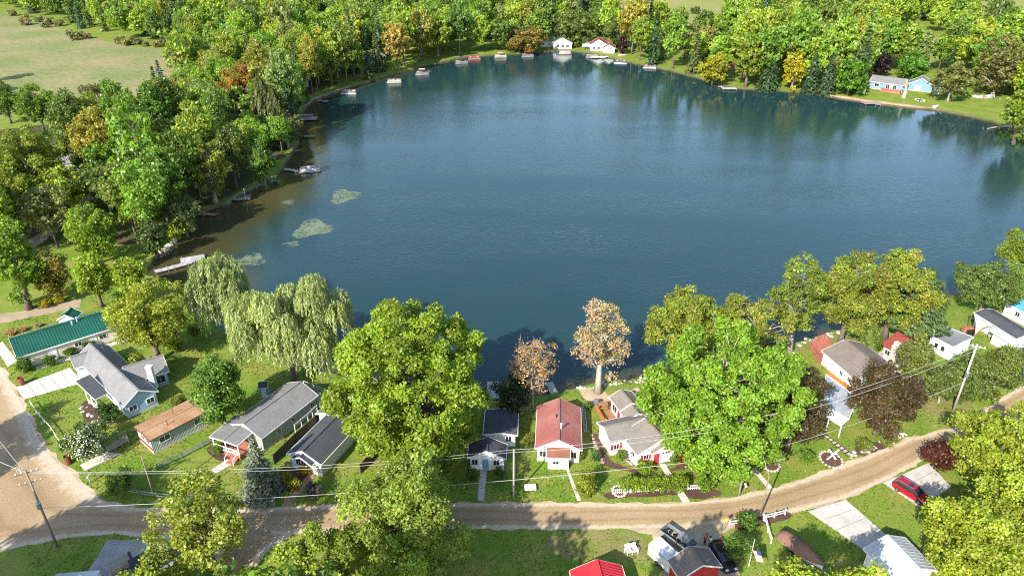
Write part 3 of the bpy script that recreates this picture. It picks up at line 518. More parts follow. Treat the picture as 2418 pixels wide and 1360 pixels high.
# left shore, nearest trees
LT = [((28,200,138,290), 312, (0.130,0.230,0.020), 'broad', 'dense bright tree at the lower left of the meadow'),
 ((-30,185,42,275), 292, (0.110,0.190,0.024), 'broad', 'tree at the left edge below the meadow shadow'),
 ((182,192,272,268), 282, (0.150,0.165,0.045), 'thin', 'wispy olive pine at the near edge of the meadow'),
 ((-40,492,90,728), 730, (0.150,0.255,0.020), 'broad', 'bright green tree at the left edge above the gravel drive'),
 ((72,590,168,708), 710, (0.225,0.200,0.030), 'broad', 'olive-brown small tree behind the yellow shrubs'),
 ((172,578,262,716), 724, (0.200,0.300,0.020), 'cone', 'pointed bright green young tree left of the walnut'),
 ((262,594,350,700), 716, (0.215,0.300,0.020), 'cone', 'pointed bright green young tree nearest the grey dock'),
 ((152,478,280,606), 620, (0.185,0.290,0.022), 'broad', 'bright green tree beside the dirt lane on the left'),
 ((388,506,444,563), 564, (0.215,0.290,0.022), 'broad', 'small rounded bright green tree at the water by the rocks'),
 ((-20,300,152,500), 525, (0.180,0.245,0.022), 'broad', 'large yellow-green tree at the left edge beside the lane'),
 ((130,230,300,420), 430, (0.170,0.240,0.024), 'broad', 'large yellow-green tree at the near edge of the meadow'),
 ((260,215,400,350), 372, (0.190,0.260,0.022), 'broad', 'yellow-green tree below the meadow corner beside the spruce'),
 ((270,350,400,470), 482, (0.150,0.250,0.022), 'broad', 'bright green tree in the middle of the left woods'),
 ((400,250,470,350), 372, (0.130,0.190,0.026), 'broad', 'mid-green tree left of the pink-brown dying tree'),
 ((440,245,540,345), 365, (0.300,0.170,0.085), 'thin', 'pink-brown dying tree in the left woods'),
 ((440,320,545,470), 480, (0.200,0.240,0.024), 'thin', 'thin yellow-green tree at the shore above the rusty raft'),
 ((585,320,650,440), 446, (0.110,0.200,0.026), 'broad', 'fresh green tree at the seawall above the moored flat boat'),
 ((590,180,650,330), 350, (0.125,0.150,0.035), 'cedar', 'tall narrow olive conifer on the left shore'),
 ((620,210,680,340), 352, (0.115,0.145,0.035), 'cedar', 'second tall narrow conifer on the left shore, next to the birch'),
 ((640,250,706,345), 350, (0.170,0.190,0.045), 'thin', 'pale thin birch leaning over the left shore'),
 ((480,130,560,235), 262, (0.120,0.240,0.020), 'broad', 'round vivid green tree by the corner of the meadow'),
 ((500,140,680,265), 290, (0.230,0.200,0.028), 'bronze', 'bronze-topped large tree on the left shore'),
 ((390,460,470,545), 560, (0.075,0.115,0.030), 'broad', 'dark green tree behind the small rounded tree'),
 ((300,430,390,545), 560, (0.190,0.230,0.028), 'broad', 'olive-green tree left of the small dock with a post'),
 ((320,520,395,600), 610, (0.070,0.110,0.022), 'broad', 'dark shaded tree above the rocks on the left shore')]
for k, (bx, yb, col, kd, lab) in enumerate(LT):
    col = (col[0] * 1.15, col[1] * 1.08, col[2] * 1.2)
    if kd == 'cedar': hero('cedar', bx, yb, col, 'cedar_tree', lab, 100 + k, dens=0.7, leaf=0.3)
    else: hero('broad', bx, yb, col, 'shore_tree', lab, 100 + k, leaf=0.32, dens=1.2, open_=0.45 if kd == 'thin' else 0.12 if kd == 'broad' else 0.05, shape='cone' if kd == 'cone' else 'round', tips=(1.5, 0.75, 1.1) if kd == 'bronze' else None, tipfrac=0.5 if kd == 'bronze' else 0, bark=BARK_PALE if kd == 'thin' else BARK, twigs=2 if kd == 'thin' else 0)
# far shore: trees one can name
FT = [((1180,55,1305,128), 124, (0.230,0.185,0.040), 'broad', 'ochre-brown tree at the far shore left of the white cottages'),
 ((1290,25,1420,112), 110, (0.145,0.195,0.042), 'broad', 'tall pale green tree over the far white cottage'),
 ((1415,40,1500,110), 112, (0.125,0.175,0.036), 'broad', 'grey-green tree right behind the far cottage with red roof'),
 ((1458,82,1486,126), 128, (0.050,0.020,0.030), 'broad', 'small dark purple tree beside the far white cottage'),
 ((1650,130,1722,198), 200, (0.300,0.300,0.020), 'broad', 'round yellow-gold tree at the far water line'),
 ((1846,110,1908,208), 212, (0.370,0.330,0.018), 'cone', 'tall golden yellow tree on the far right shore'),
 ((1730,85,1810,190), 206, (0.220,0.270,0.028), 'broad', 'yellow-green tree left of the dark far-shore pines'),
 ((1790,115,1850,206), 210, (0.060,0.115,0.045), 'spruce', 'blue-green pine left of the golden tree'),
 ((1895,118,1945,212), 216, (0.065,0.115,0.050), 'spruce', 'blue-green pine right of the golden tree'),
 ((1935,125,1985,218), 222, (0.075,0.120,0.055), 'spruce', 'grey-green pine left of the bright round maple'),
 ((1968,140,2052,222), 226, (0.115,0.250,0.018), 'broad', 'bright green round maple left of the blue lake house'),
 ((2062,120,2105,185), 188, (0.035,0.022,0.028), 'broad', 'dark purple tree behind the blue lake house'),
 ((2118,120,2195,192), 194, (0.100,0.225,0.018), 'broad', 'dense green maple behind the blue lake house'),
 ((2310,85,2418,225), 232, (0.185,0.180,0.050), 'thin', 'big olive-grey tree with pale forked trunk on the far right shore'),
 ((2195,150,2310,225), 240, (0.165,0.180,0.045), 'thin', 'olive tree with a slanting trunk right of the blue shed'),
 ((2370,190,2470,330), 340, (0.180,0.260,0.024), 'broad', 'bright green tree at the right edge by the fallen trunk'),
 ((360,140,392,205), 208, (0.120,0.170,0.150), 'spruce', 'bluish spruce at the corner of the meadow'),
 ((352,155,372,202), 206, (0.060,0.090,0.035), 'spruce', 'dark narrow spruce just left of the bluish spruce'),
 ((376,205,420,250), 256, (0.065,0.105,0.075), 'spruce', 'dusky spruce beside the white pole near the meadow'),
 ((500,20,590,120), 130, (0.140,0.215,0.022), 'broad', 'big leafy tree behind the meadow corner'),
 ((590,20,690,125), 130, (0.200,0.265,0.020), 'broad', 'large yellow-green tree standing out behind the left woods'),
 ((830,60,850,96), 100, (0.380,0.180,0.090), 'thin', 'small dead rusty tree among the far left woods')]
for k, (bx, yb, col, kd, lab) in enumerate(FT):
    if kd == 'spruce': hero('spruce', bx, yb, col, 'pine_tree', lab, 140 + k, dens=0.55, leaf=0.5)
    else: hero('broad', bx, yb, col, 'far_shore_tree', lab, 140 + k, leaf=0.62, dens=0.45, cl=0.8, open_=0.4 if kd == 'thin' else 0.08, shape='cone' if kd == 'cone' else 'round', bark=BARK_PALE if kd == 'thin' else BARK, twigs=1 if kd == 'thin' else 0)
# ---- the woods: shared crowns, every tree its own object; the smallest in view become one mass
rng = np.random.default_rng(11); rnd = random.Random(11)
PROTO = []; FINE = []
for k in range(7):
    a_, b_, zc_ = 5.4, (4.6, 5.6, 6.4, 5.0, 6.0, 5.2, 6.8)[k], (9.5, 10.5, 11.5, 9.2, 11, 10, 12)[k]
    V, Qd, T, lo = crown_broad(200 + k, a_, b_, leaf=0.62, dens=0.42, cl=0.85, lob=44, shape='cone' if k in (2, 6) else 'round', open_=0.05)
    PROTO.append((npmesh('crown', V, Qd, LEAF, T), trunk_mesh('trunk', 200 + k, zc_, b_, lo[::3], BARK, 0.3, sides=5), zc_, zc_ + b_, 'broad'))
for k in range(6):
    a_, b_, zc_ = 5.0, (5.4, 6.4, 7.2, 5.6, 6.6, 6.0)[k], (9.8, 10.8, 11.8, 9.6, 11, 10.4)[k]
    V, Qd, T, lo = crown_broad(250 + k, a_, b_, leaf=0.36, dens=1.1, cl=0.6, lob=70, shape='cone' if k in (2, 4) else 'round', open_=0.05 + .06 * k, lai=1.9)
    FINE.append((npmesh('crown', V, Qd, LEAF, T), trunk_mesh('trunk', 250 + k, zc_, b_, lo[::4], BARK, 0.3, sides=5), zc_, zc_ + b_, 'broad'))
for k in range(3):
    V, Qd, T, lo = crown_spruce(220 + k, 3.4, 7.8, dens=0.5, leaf=0.55, gaps=0.1 * k); PROTO.append((npmesh('crown', V, Qd, LEAF, T), trunk_mesh('trunk', 220 + k, 8, 7.8, [], BARK, 0.25, sides=5), 8.0, 15.8, 'conifer'))
V, Qd, T, lo = crown_broad(230, 5, 6, leaf=0.6, dens=0.3, cl=0.8, lob=30, open_=0.55); PROTO.append((npmesh('crown', V, Qd, LEAF, T), trunk_mesh('trunk', 230, 11, 6, lo, BARK_PALE, 0.26, sides=5, twigs=2), 11.0, 17.0, 'thin'))
WOODS = [([(-260,475),(0,460),(150,445),(300,405),(370,335),(430,245),(450,165),(425,122),(560,146),(850,190),(800,225),(745,245),(722,270),(715,305),(710,340),(690,375),(670,406),(640,432),(560,465),(510,492),(450,510),(420,535),(400,570),(360,590),(330,620),(215,640),(90,640),(-260,660)], 'the left shore', 6.9),
 ([(-220,-62),(-220,0),(-60,12),(60,34),(170,62),(300,95),(420,112),(560,140),(800,215),(895,195),(945,185),(1000,165),(1050,155),(1100,145),(1200,138),(1290,116),(1300,92),(1400,92),(1470,104),(1500,158),(1560,170),(1610,182),(1660,196),(1720,212),(1790,220),(1860,224),(1950,230),(2035,228),(2040,178),(2170,178),(2235,195),(2300,212),(2370,232),(2440,290),(2520,320),(2640,330),(2640,-62)], 'the far shore', 8.0)]
CLEAR = [[(-300,0),(-60,20),(60,42),(170,73),(230,90),(300,106),(400,118),(424,140),(400,190),(345,240),(250,268),(150,272),(60,266),(-100,300),(-300,300)],
 [(1430,-30),(1730,-30),(1740,100),(1600,108),(1430,95)], [(2235,-62),(2660,-62),(2660,140),(2418,140),(2300,135),(2250,60)], [(2060,80),(2150,72),(2250,90),(2235,150),(2100,155)],
 [(1950,-18),(2090,-16),(2070,8),(1950,8)], [(1285,96),(1350,88),(1470,100),(1490,140),(1340,125),(1285,125)], [(2030,176),(2240,180),(2330,215),(2330,270),(2030,240)],
 [(40,585),(110,530),(195,455),(232,448),(232,475),(170,530),(90,600)], [(340,372),(395,330),(435,328),(432,365),(380,380)], [(130,405),(185,405),(185,450),(130,450)], [(60,600),(330,600),(330,720),(60,720)]]
lakepts = [(p.x, p.y) for p in lake]; clear_w = [[(P(x, y).x, P(x, y).y) for x, y in c] for c in CLEAR]
spots = []; hero_xy = np.array([(o.location.x, o.location.y) for o in COL.objects if o.type == 'EMPTY' and 'tree' in o.name or o.name.startswith(('oak', 'pine', 'cedar', 'spruce'))])
for poly, where, sp in WOODS:
    pw = np.array([(P(x, y).x, P(x, y).y) for x, y in poly]); lo_, hi_ = pw.min(0), pw.max(0)
    n_try = int((hi_ - lo_).prod() / (sp * sp) * 4); cand = rng.uniform(lo_, hi_, (n_try, 2)); ok = inpoly(cand, pw)
    for c in clear_w: ok &= ~inpoly(cand, c)
    for dx, dy in ((0, 0), (1.6, 0), (-1.6, 0), (0, 1.6), (0, -1.6)): ok &= ~inpoly(cand + np.array((dx, dy)), lakepts)
    cand = cand[ok]; grid = {}
    for c in cand:
        s = sp if c[1] < 420 else sp * 1.28
        if abs(c[0]) > 0.74 * c[1] + 30: continue
        g = (int(c[0] // s), int(c[1] // s)); bad = False
        for i in (-1, 0, 1):
            for j in (-1, 0, 1):
                for q in grid.get((g[0] + i, g[1] + j), ()):
                    if (q[0] - c[0]) ** 2 + (q[1] - c[1]) ** 2 < s * s: bad = True
        if bad or np.min(((hero_xy - c) ** 2).sum(1)) < 16: continue
        grid.setdefault(g, []).append(c); spots.append((c[0], c[1], where))
TINTS = [((0.110,0.200,0.034), 4), ((0.145,0.255,0.038), 5), ((0.185,0.290,0.040), 5), ((0.215,0.310,0.042), 3), ((0.205,0.235,0.045), 1.2), ((0.090,0.160,0.036), 2.5), ((0.255,0.215,0.065), 0.25), ((0.170,0.225,0.085), 1.4)]
spots.sort(key=lambda s: s[1])
nb = nc = 0; rest = []
def hue_of(c):
    r, g, b = c; q = r / g
    if q > 1.05: return 'russet'
    if q > 0.9: return 'olive'
    if g > 0.24: return 'bright yellow-green' if q > .7 else 'bright green'
    if b > 0.05: return 'greyish green'
    return 'dark green' if g < 0.15 else 'mid-green'
def zone_of(qx, qy, where, y):
    if where == 'the left shore':
        a = 'beside the dirt lane on the left' if qx < 230 else 'between the lane and the small docks' if qy > 420 else 'below the meadow' if qx < 380 else 'behind the left seawall' if qy > 330 else 'above the upper left seawall' if qx > 560 else 'beside the bronze-topped tree'
        return a
    row = 'front row ' if min((p[0] - (qx)) ** 2 * 0 + abs(p[1] - qy) for p in [min(SHORE, key=lambda s: abs(s[0] - qx) + (0 if s[1] < 330 else 9999))]) < 14 else ''
    a = 'behind the meadow' if qx < 480 else 'behind the upper left boats' if qx < 900 else 'left of the far cottages' if qx < 1280 else 'behind the far white cottages' if qx < 1480 else 'right of the far cottages' if qx < 1660 else 'around the golden trees' if qx < 1960 else 'behind the blue lake house' if qx < 2240 else 'at the far right shore'
    return ('at the water ' if row else '') + a
for x, y, where in spots:
    u = rnd.random(); conif = u < (0.10 if where == 'the left shore' else 0.13); thin = (not conif) and u < 0.18
    if (conif and nc >= 120) or (not conif and nb >= 290): rest.append((x, y)); continue
    pi = rnd.choice((7, 8, 9)) if conif else 10 if thin else rnd.randrange(7); cm, tm, zc_, ht, kd = FINE[pi % 6] if (where == 'the left shore' and pi < 7) else PROTO[pi]
    s = rnd.uniform(0.78, 1.22) * (1.0 if where == 'the left shore' else 1.10); bar = math.sin(x * 0.05) * 0.06
    col = rnd.choice([(0.050,0.092,0.034), (0.070,0.115,0.060), (0.090,0.130,0.040)]) if conif else rnd.choices([t[0] for t in TINTS], [t[1] for t in TINTS])[0]
    col = tuple(max(0.012, c * f_ * rnd.uniform(0.88, 1.12)) for c, f_ in zip(col, (1.2, 1.2, 1.1) if conif else (1.42, 1.25, 1.0)))
    qx, qy = proj((x, y, 0)); zone = zone_of(qx, qy, where, y); hue = hue_of(col)
    if conif: nc += 1; nm, lb = 'pine_tree', hue + ' conifer in woods ' + zone
    elif thin: nb += 1; nm, lb = 'thin_tree', hue + ' pale-limbed thin tree in woods ' + zone
    else: nb += 1; nm, lb = 'broadleaf_tree', hue + ' broadleaf tree in woods ' + zone
    put_tree(nm, lb, 'tree', (x, y, -0.1), cm, tm, zc_, col, lb, s, rnd.uniform(0, 6.28), s * rnd.uniform(0.9, 1.4))
# everything smaller in view: one woodland, its crowns instanced on points
SRC = []
for k in range(6):
    V, Qd, T, lo = crown_broad(240 + k, 5.4, (5, 6, 5.5, 6.5, 5, 7)[k], leaf=0.62, dens=0.42, cl=0.85, lob=44, shape='cone' if k == 5 else 'round'); SRC.append(bpy.data.objects.new('woodland_crown', npmesh('woodland_crown', V + np.array([0, 0, (9, 10, 9.5, 11, 8.5, 11)[k]]), Qd, LEAF_I, T)))
V, Qd, T, lo = crown_spruce(249, 3.2, 8.5, dens=0.5, leaf=0.55); SRC.append(bpy.data.objects.new('woodland_crown', npmesh('woodland_crown', V + np.array([0, 0, 8.5]), Qd, LEAF_I, T * np.array([.45, .5, .9]))))
me = bpy.data.meshes.new('distant_woodland'); me.from_pydata([(x, y, 0) for x, y in rest], [], []); NR = len(rest)
def pattr(nm, ty, key, vals): me.attributes.new(nm, ty, 'POINT').data.foreach_set(key, np.ascontiguousarray(vals, np.float32 if ty != 'INT' else np.int32).ravel())
cols = np.array([np.array(rnd.choices([t[0] for t in TINTS], [t[1] for t in TINTS])[0]) * np.array([1.42, 1.25, 1.0]) * rnd.uniform(.85, 1.15) for _ in rest]); scs = rng.uniform(.85, 1.3, NR)
pattr('itint', 'FLOAT_COLOR', 'color', np.c_[cols, np.ones(NR)]); pattr('rot', 'FLOAT_VECTOR', 'vector', np.c_[np.zeros(NR), np.zeros(NR), rng.uniform(0, 6.28, NR)]); pattr('scl', 'FLOAT_VECTOR', 'vector', np.c_[scs, scs, scs * rng.uniform(.9, 1.25, NR)]); pattr('pick', 'INT', 'value', np.where(rng.random(NR) < .1, 6, rng.integers(0, 6, NR)))
far = link('distant_woodland', me); tag(far, 'continuous mixed woodland filling the distance behind the far shore', 'woodland', kind='stuff')
ng = bpy.data.node_groups.new('woodland', 'GeometryNodeTree'); ng.interface.new_socket('Geometry', in_out='INPUT', socket_type='NodeSocketGeometry'); ng.interface.new_socket('Geometry', in_out='OUTPUT', socket_type='NodeSocketGeometry')
gi, go, ip, jn = ng.nodes.new('NodeGroupInput'), ng.nodes.new('NodeGroupOutput'), ng.nodes.new('GeometryNodeInstanceOnPoints'), ng.nodes.new('GeometryNodeJoinGeometry'); LN = ng.links.new
for o in reversed(SRC):
    oi = ng.nodes.new('GeometryNodeObjectInfo'); oi.inputs['Object'].default_value = o; oi.inputs['As Instance'].default_value = True; LN(oi.outputs['Geometry'], jn.inputs[0])
def nat(nm, ty): a = ng.nodes.new('GeometryNodeInputNamedAttribute'); a.data_type = ty; a.inputs['Name'].default_value = nm; return a.outputs['Attribute']
LN(gi.outputs[0], ip.inputs['Points']); LN(jn.outputs[0], ip.inputs['Instance']); ip.inputs['Pick Instance'].default_value = True; LN(nat('pick', 'INT'), ip.inputs['Instance Index']); LN(nat('rot', 'FLOAT_VECTOR'), ip.inputs['Rotation']); LN(nat('scl', 'FLOAT_VECTOR'), ip.inputs['Scale']); LN(ip.outputs[0], go.inputs[0])
far.modifiers.new('crowns', 'NODES').node_group = ng
print('forest', len(spots), nb, nc, len(rest))
# ---------------------------------------------------------------- buildings
GLASS = mat('window_glass', (0.025, 0.03, 0.035), 0.06, 0.1, 1, spec=0.8)
WHITE = mat('white_trim', (0.78, 0.77, 0.74), 0.6, 0.06, 3)
def siding(name, c): return mat(name, c, 0.65, 0.07, 2, c2=[k * 0.93 for k in c], scale2=0.4, wave=('Z', 3.2), bump=0.25, bscale=3)
def shingle(name, c, c2=None): return mat(name, c, 0.95, 0.42, 9, c2=c2 or [k * 0.86 for k in c], scale2=0.5, bump=0.7, bscale=14, spec=0.1)
S_WHITE = siding('siding_white', (0.74, 0.73, 0.70)); S_CREAM = siding('siding_cream', (0.66, 0.60, 0.46)); S_BLUE = siding('siding_pale_blue', (0.34, 0.47, 0.58)); S_GREY = siding('siding_grey_green', (0.30, 0.31, 0.275)); S_PORCELAIN = siding('siding_pale_grey', (0.58, 0.60, 0.60)); S_RED = siding('siding_red', (0.42, 0.03, 0.03)); S_SKY = siding('siding_mid_blue', (0.17, 0.28, 0.38))
R_GREY = shingle('shingle_grey', (0.205, 0.20, 0.195)); R_WARM = shingle('shingle_warm_grey', (0.215, 0.19, 0.165)); R_DARK = shingle('shingle_charcoal', (0.075, 0.078, 0.085)); R_TAUPE = shingle('shingle_taupe', (0.20, 0.165, 0.145)); R_RED = shingle('shingle_brick_red', (0.225, 0.055, 0.045)); R_RUST = shingle('roof_rust_brown', (0.31, 0.17, 0.085), (0.37, 0.23, 0.14)); R_BROWN = shingle('shingle_brown', (0.20, 0.165, 0.135))
R_GREEN = mat('metal_roof_green', (0.008, 0.095, 0.060), 0.65, 0.08, 1.5, spec=0.4); R_REDM = mat('metal_roof_red', (0.30, 0.135, 0.115), 0.6, 0.12, 1.5, c2=(0.27, 0.095, 0.08), scale2=0.3); R_BRIGHT = mat('metal_roof_bright_red', (0.52, 0.035, 0.045), 0.45, 0.10, 1.5); R_PALE = mat('metal_roof_pale', (0.46, 0.48, 0.50), 0.45, 0.08, 2); R_BLUE = mat('metal_roof_blue', (0.09, 0.33, 0.52), 0.45, 0.08, 2)
WOOD = mat('deck_wood', (0.33, 0.175, 0.075), 0.8, 0.3, 4, c2=(0.26, 0.13, 0.05), scale2=0.6, stretch=(1, 6, 1)); OLDWOOD = mat('weathered_wood', (0.30, 0.255, 0.20), 0.9, 0.3, 4, stretch=(1, 5, 1)); DARKWOOD = mat('fence_brown_wood', (0.115, 0.085, 0.060), 0.9, 0.35, 3, stretch=(3, 3, 1)); REDWOOD = mat('deck_red_wood', (0.42, 0.15, 0.10), 0.8, 0.25, 4); ORANGEWOOD = mat('fence_orange_wood', (0.52, 0.20, 0.035), 0.8, 0.2, 4)
CONC = mat('concrete', (0.58, 0.50, 0.41), 0.9, 0.12, 6, c2=(0.50, 0.435, 0.36), scale2=0.4, bump=0.2, bscale=25); CONC_G = mat('concrete_grey', (0.50, 0.46, 0.41), 0.9, 0.16, 4, c2=(0.40, 0.38, 0.345), scale2=0.5, bump=0.2, bscale=25); STONE = mat('field_stone', (0.50, 0.45, 0.39), 0.9, 0.3, 4, bump=0.6, bscale=5); BRICK = mat('brick_red', (0.34, 0.13, 0.075), 0.9, 0.3, 6, bump=0.5, bscale=8)
MULCH = mat('mulch', (0.105, 0.055, 0.040), 0.95, 0.45, 6, bump=0.8, bscale=12); METAL = mat('galvanised_metal', (0.45, 0.46, 0.47), 0.4, 0.15, 3, metal=0.7); DARK = mat('dark_plastic', (0.025, 0.025, 0.028), 0.5, 0.2, 3); REDP = mat('red_paint', (0.45, 0.03, 0.035), 0.5, 0.1, 3); RUST = mat('rusty_metal', (0.19, 0.065, 0.035), 0.8, 0.4, 6)
class Blk: pass
def house(name, label, at, cat='house', group=None): return empty(name, (at.x, at.y, 0), label, cat, group)
def L_(h, p): return Vector((p[0] - h.location.x, p[1] - h.location.y, p[2]))
def gable(h, A, B, R, pitch, zE, wall, roof, oh=0.35, halfw=None, ribs=None, trim=WHITE, zb=0.0, walls=True, ext=0.0, shed=False, lift=0.0):
    """gabled block: A, B = pixels of the two ends of one eave (height zE), R = any pixel on the ridge, pitch in degrees; h = house root"""
    a, b = P(*A, zE), P(*B, zE); ex = (b - a).normalized(); Ln = (b - a).length + ext; n = Vector((-ex.y, ex.x, 0)); tn = math.tan(math.radians(pitch))
    if halfw is None:
        r = P(*R, zE + 1.2); sgn = 1 if (r - a).dot(n) > 0 else -1; best = (1e9, 3)
        for k in range(4, 130):
            w = k * 0.1; q0 = proj(a + n * sgn * w + Vector((0, 0, w * tn))); q1 = proj(b + n * sgn * w + Vector((0, 0, w * tn)))
            dx, dy = q1[0] - q0[0], q1[1] - q0[1]; e = abs((R[0] - q0[0]) * dy - (R[1] - q0[1]) * dx) / math.hypot(dx, dy)
            if e < best[0]: best = (e, w)
        w = best[1]
    else: w = abs(halfw); sgn = 1 if halfw > 0 else -1
    ey = n * sgn; k = Blk(); k.h, k.a, k.ex, k.ey, k.L, k.w, k.zE, k.tn, k.oh, k.zb = h, a, ex, ey, Ln, w, zE, tn, oh, zb; W2 = w if shed else 2 * w
    pt = lambda u, v, z: L_(h, a + ex * u + ey * v + Vector((0, 0, z - zE)))
    zr = lambda v: zE + (v if (shed or v <= w) else 2 * w - v) * tn + lift
    k.pt, k.zr = pt, zr; th = 0.14
    rf = MB()
    if shed: rf.slab([pt(0, 0, zr(0)), pt(Ln, 0, zr(0)), pt(Ln, w, zr(w)), pt(0, w, zr(w))], th)
    else:
        rf.slab([pt(0, 0, zr(0)), pt(Ln, 0, zr(0)), pt(Ln, w, zr(w)), pt(0, w, zr(w))], th); rf.slab([pt(0, w, zr(w)), pt(Ln, w, zr(w)), pt(Ln, 2 * w, zr(2 * w)), pt(0, 2 * w, zr(2 * w))], th)
    ro = rf.build('roof', roof, h, fix=True); k.roof = ro
    if ribs:
        rb = MB(); m = int(Ln / ribs)
        for i in range(m + 1):
            u = min(Ln - .03, .03 + i * ribs)
            rb.beam(pt(u, 0, zr(0) + .03), pt(u, w, zr(w) + .03), .05, .07)
            if not shed: rb.beam(pt(u, 2 * w, zr(2 * w) + .03), pt(u, w, zr(w) + .03), .05, .07)
        o = rb.build('roof_seams', roof, ro); o['kind'] = 'stuff'
    if not shed: part('ridge_cap', roof, ro, lambda q: q.beam(pt(-.02, w, zr(w) + .04), pt(Ln + .02, w, zr(w) + .04), .3, .07))
    if trim:
        t = MB()
        for u in (-.03, Ln + .03):
            t.beam(pt(u, -.02, zr(0) - .07), pt(u, w, zr(w) - .07), .05, .2)
            if not shed: t.beam(pt(u, 2 * w + .02, zr(2 * w) - .07), pt(u, w, zr(w) - .07), .05, .2)
        t.beam(pt(-.03, -.04, zr(0) - .09), pt(Ln + .03, -.04, zr(0) - .09), .08, .17)
        if not shed: t.beam(pt(-.03, 2 * w + .04, zr(2 * w) - .09), pt(Ln + .03, 2 * w + .04, zr(2 * w) - .09), .08, .17)
        t.build('roof_trim', trim, h)
    if walls:
        o = oh; W = w - o if shed else 2 * w - 2 * o; e0 = zr(o) - th - .01; wm_ = MB()
        if shed:
            prof = [(o, zb), (w - .05, zb), (w - .05, zr(w - .05) - th - .01), (o, e0)]
        else: prof = [(o, zb), (2 * w - o, zb), (2 * w - o, e0), (w, zr(w) - th - .01), (o, e0)]
        m = len(prof); wm_.add([pt(o, v, z) for v, z in prof] + [pt(Ln - o, v, z) for v, z in prof], [tuple(reversed(range(m))), tuple(range(m, 2 * m))] + [(i, (i + 1) % m, (i + 1) % m + m, i + m) for i in range(m)])
        wl = wm_.build('wall', wall, h, fix=True)
        if zb == 0.0: part('foundation', CONC_G, wl, lambda q: q.add(*prism([pt(o - .03, o - .03, 0), pt(Ln - o + .03, o - .03, 0), pt(Ln - o + .03, (w if shed else 2 * w) - o + .03, 0), pt(o - .03, (w if shed else 2 * w) - o + .03, 0)], 0.0, 0.28)), fix=True)
    return k
def prism(poly, z0, z1):
    n = len(poly); return [(p[0], p[1], z0) for p in poly] + [(p[0], p[1], z1) for p in poly], [tuple(reversed(range(n))), tuple(range(n, 2 * n))] + [(i, (i + 1) % n, (i + 1) % n + n, i + n) for i in range(n)]
def wallpt(k, side, u, z):
    """point and outward normal on a wall: side f = eave wall, b = opposite, a = gable at A, e = gable at B; u in metres along it"""
    o = k.oh
    if side == 'f': return k.pt(u, o, z), -k.ey, k.ex
    if side == 'b': return k.pt(u, 2 * k.w - o, z), k.ey, k.ex
    if side == 'a': return k.pt(o, u, z), -k.ex, k.ey
    return k.pt(k.L - o, u, z), k.ex, k.ey
def frame_box(q, c, n, t, w, h, d, off):
    M = Matrix((t, n, Vector((0, 0, 1)))).transposed(); q.box(c + n * off, (w, d, h), M=M)
def window(k, side, u, z, w=0.9, h=1.0, fr=WHITE, sh=None, mull=1):
    c, n, t = wallpt(k, side, u, z); f = MB()
    o = part('window', GLASS, k.h, lambda q: frame_box(q, c, n, t, w, h, .05, .02))
    for s in (-1, 1): frame_box(f, c + t * s * (w / 2 + .04), n, t, .09, h + .17, .09, .03); frame_box(f, c + Vector((0, 0, s * (h / 2 + .04))), n, t, w, .09, .09, .03)
    for i in range(mull): frame_box(f, c + t * (w * ((i + 1) / (mull + 1) - .5)), n, t, .05, h, .07, .03)
    f.build('window_frame', fr, o)
    if sh:
        for s in (-1, 1): part('shutter', sh, o, lambda q: frame_box(q, c + t * s * (w / 2 + .3), n, t, .36, h + .15, .05, .03))
    return o
def door(k, side, u, w=0.95, h=2.0, m=WHITE, z0=0.15):
    c, n, t = wallpt(k, side, u, z0 + h / 2); o = part('door', m, k.h, lambda q: frame_box(q, c, n, t, w, h, .06, .03))
    f = MB()
    for s in (-1, 1): frame_box(f, c + t * s * (w / 2 + .05), n, t, .1, h + .1, .1, .03)
    frame_box(f, c + Vector((0, 0, h / 2 + .06)), n, t, w + .2, .1, .1, .03); f.build('door_frame', WHITE, o)
    part('handle', METAL, o, lambda q: frame_box(q, c + t * (w * .38), n, t, .05, .14, .08, .08)); return o
def pipe(h, k, u, v, m=METAL, ht=.6, r=.09): part('vent_pipe', m, h, lambda q: (q.tube([k.pt(u, v, k.zr(v) - .1), k.pt(u, v, k.zr(v) + ht)], r, 8), q.tube([k.pt(u, v, k.zr(v) + ht), k.pt(u, v, k.zr(v) + ht + .1)], r * 1.7, 8)))
# --- green metal roof, far left
H = house('green_roof_house', 'long cream cottage under a dark green metal roof at the left edge', P(39, 860))
k = gable(H, (39,845), (300,764), (16,804), 22, 2.7, S_CREAM, R_GREEN, ribs=0.45)
for u in (9.2, 13.2): window(k, 'f', u, 1.5, 1.1, .8)
window(k, 'f', 19, 1.5, 1.2, .8); door(k, 'f', 11.6); door(k, 'f', 5.2)
part('garage_door', S_WHITE, H, lambda q: frame_box(q, *wallpt(k, 'a', k.w, 1.2)[:2], wallpt(k, 'a', k.w, 1.2)[2], 2.6, 2.1, .06, .03))
pipe(H, k, 9.5, k.w * .8, WHITE); pipe(H, k, 10.4, k.w * .9, WHITE, .8)
part('patio', CONC, H, lambda q: q.slab([k.pt(2, -.2, .06), k.pt(k.L, -.2, .06), k.pt(k.L, -1.3, .06), k.pt(2, -1.3, .06)], .08))
part('antenna', METAL, H, lambda q: (q.tube([k.pt(15, .3, 2.5), k.pt(15, .3, 4.2)], .03, 5), q.beam(k.pt(14.6, .3, 4.1), k.pt(15.4, .3, 4.1), .03), q.beam(k.pt(14.7, .3, 3.8), k.pt(15.3, .3, 3.8), .03)))
H = house('garden_shed', 'small green-roofed shed behind the long green-roofed cottage', P(155, 768), 'shed')
k = gable(H, (134,755), (150,738), (155,738), 30, 2.2, S_CREAM, R_GREEN, halfw=-1.7, oh=.2, ribs=.45); door(k, 'a', 1.7, .9, 1.8)
